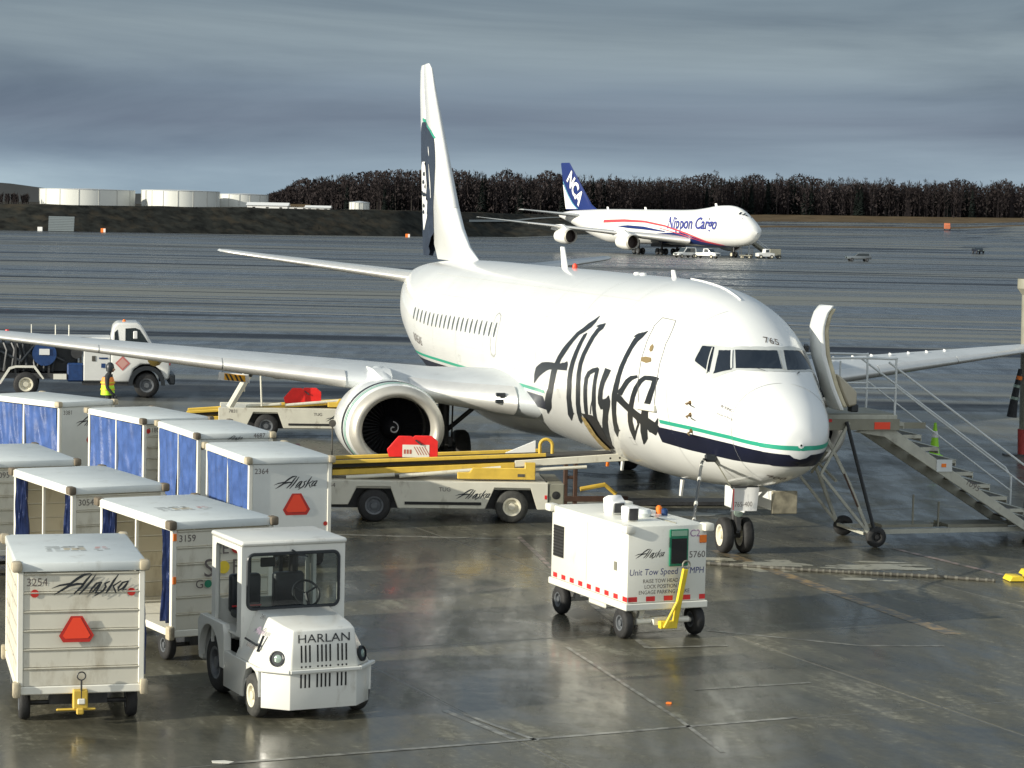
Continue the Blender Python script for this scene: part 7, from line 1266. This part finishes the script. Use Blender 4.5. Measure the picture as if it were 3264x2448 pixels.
car('pickup_truck', 'white pickup truck parked next to the white car under the far cargo jet', 'pickup', (36.2, 441.0, 0), R(-38), M_CAR, 5.6, pick=True)
car('parked_suv', 'silver grey estate car alone on the wet apron at the right', 'car', (65.6, 444, gz(65.6, 444)), R(188), mat('silver_paint', (.16, .18, .19), .25, .4, coat=.4), 4.7, dark=True)
car('parked_car', 'tiny black car far off near the right edge', 'car', (111.5, 560, gz(111.5, 560)), R(-82), mat('black_paint', (.01, .012, .02), .4), 4.2, 1.5, dark=True)
t = thing('orange_vehicle', 'tiny orange service vehicle at the far apron edge on the right', 'vehicle', (153.0, 825, gz(153, 825)), R(80)); MB().prism([(-3.2, .4), (-3.2, 1.6), (1.4, 1.7), (1.6, 2.5), (2.8, 2.4), (3.2, 1.4), (3.2, .4)], 'y', -1.1, 1.1).build('body', mat('far_orange', (.40, .12, .05), .6), t, bevel=.1); [wheel(t, (x, y, .5), .5, .3, n=12) for x in (-2, 2) for y in (-1, 1)]
# nose loading equipment by the cargo jet
t = thing('cargo_stairs', 'grey covered crew stairs standing at the nose of the far cargo jet', 'stairs', (48.2, 462, 0), R(25)); b = MB(); b.bar((-2.2, -.6, 3.6), (2.6, -.6, .6), .3, .5); b.bar((-2.2, .6, 3.6), (2.6, .6, .6), .3, .5); b.build('stringer', M_GALV, t); b = MB(); [b.box(-2.1+.5*k, -1.7+.5*k, -.6, .6, 3.4-.31*k, 3.46-.31*k) for k in range(10)]; b.build('tread', M_STEEL, t); b = MB(); b.bar((-2.2, -.7, 4.6), (2.6, -.7, 1.6), .12); b.bar((-2.2, .7, 4.6), (2.6, .7, 1.6), .12); [b.bar((x, -.7, z-1), (x, -.7, z), .08) for x, z in ((-2.2, 4.6), (0, 3.2), (2.6, 1.6))]; b.bar((-2, 0, .4), (-2, 0, 3.4), .2); b.build('rail', M_RAIL, t); [wheel(t, (x, y, .4), .4, .2, n=12) for x in (-2, 2) for y in (-.8, .8)]
t = thing('cargo_tractor', 'white low tractor beside the stairs at the far jet nose', 'tractor', (48.6, 452, 0), R(12)); MB().prism([(-1.7, .4), (-1.7, 1.1), (-.3, 1.2), (-.2, 1.9), (.6, 1.9), (.7, 1.2), (1.7, 1.1), (1.7, .4)], 'y', -.9, .9).build('body', M_CAR, t, bevel=.08); MB().box(-.1, .5, -.92, .92, 1.25, 1.75).build('cab_window', M_GLASSC, t); [wheel(t, (x, y, .4), .4, .25, n=14) for x in (-1.1, 1.1) for y in (-.8, .8)]
t = thing('power_cart', 'tan and dark equipment cart right of the white tractor by the far jet', 'cart', (50.8, 455, 0), R(8)); MB().box(-1.1, 1.1, -.8, .8, .6, 1.9).build('cabinet', M_GALV, t, bevel=.05); MB().box(-1.2, 1.2, -.9, .9, .42, .58).build('frame', M_STEEL, t); [wheel(t, (x, y, .32), .32, .2, n=12) for x in (-.8, .8) for y in (-.8, .8)]
t = thing('baggage_dolly', 'low pale dolly beside the nose wheel of the far jet', 'dolly', (45.0, 452.5, 0), R(-20)); MB().box(-1.2, 1.2, -.8, .8, .5, .64).build('deck', M_GALV, t); b = MB(); [b.bar((x, y, .6), (x, y, 1.9), .1) for x in (-1.1, 1.1) for y in (-.7, .7)]; b.build('post', M_STEEL, t); [wheel(t, (x, y, .25), .25, .15, n=12) for x in (-.8, .8) for y in (-.7, .7)]
# small debris on the wet foreground
tag(MB().prism([(-.04, -.02), (.03, -.03), (.04, .015), (-.02, .03)], 'z', .001, .02).build('litter_scrap', M_ORANGE), 'small orange scrap lying on the wet pavement in the foreground', 'litter').location = (2.14, 29.95, 0)
b = MB(); b.prism([(-.10, -.05), (.09, -.07), (.14, .02), (.02, .07), (-.12, .04)], 'z', .001, .006); o = tag(b.build('paper_scrap', M_TRIM), 'flat pale scrap on the pavement by the bottom edge below the tug', 'litter'); o.location = (-3.22, 26.15, 0)
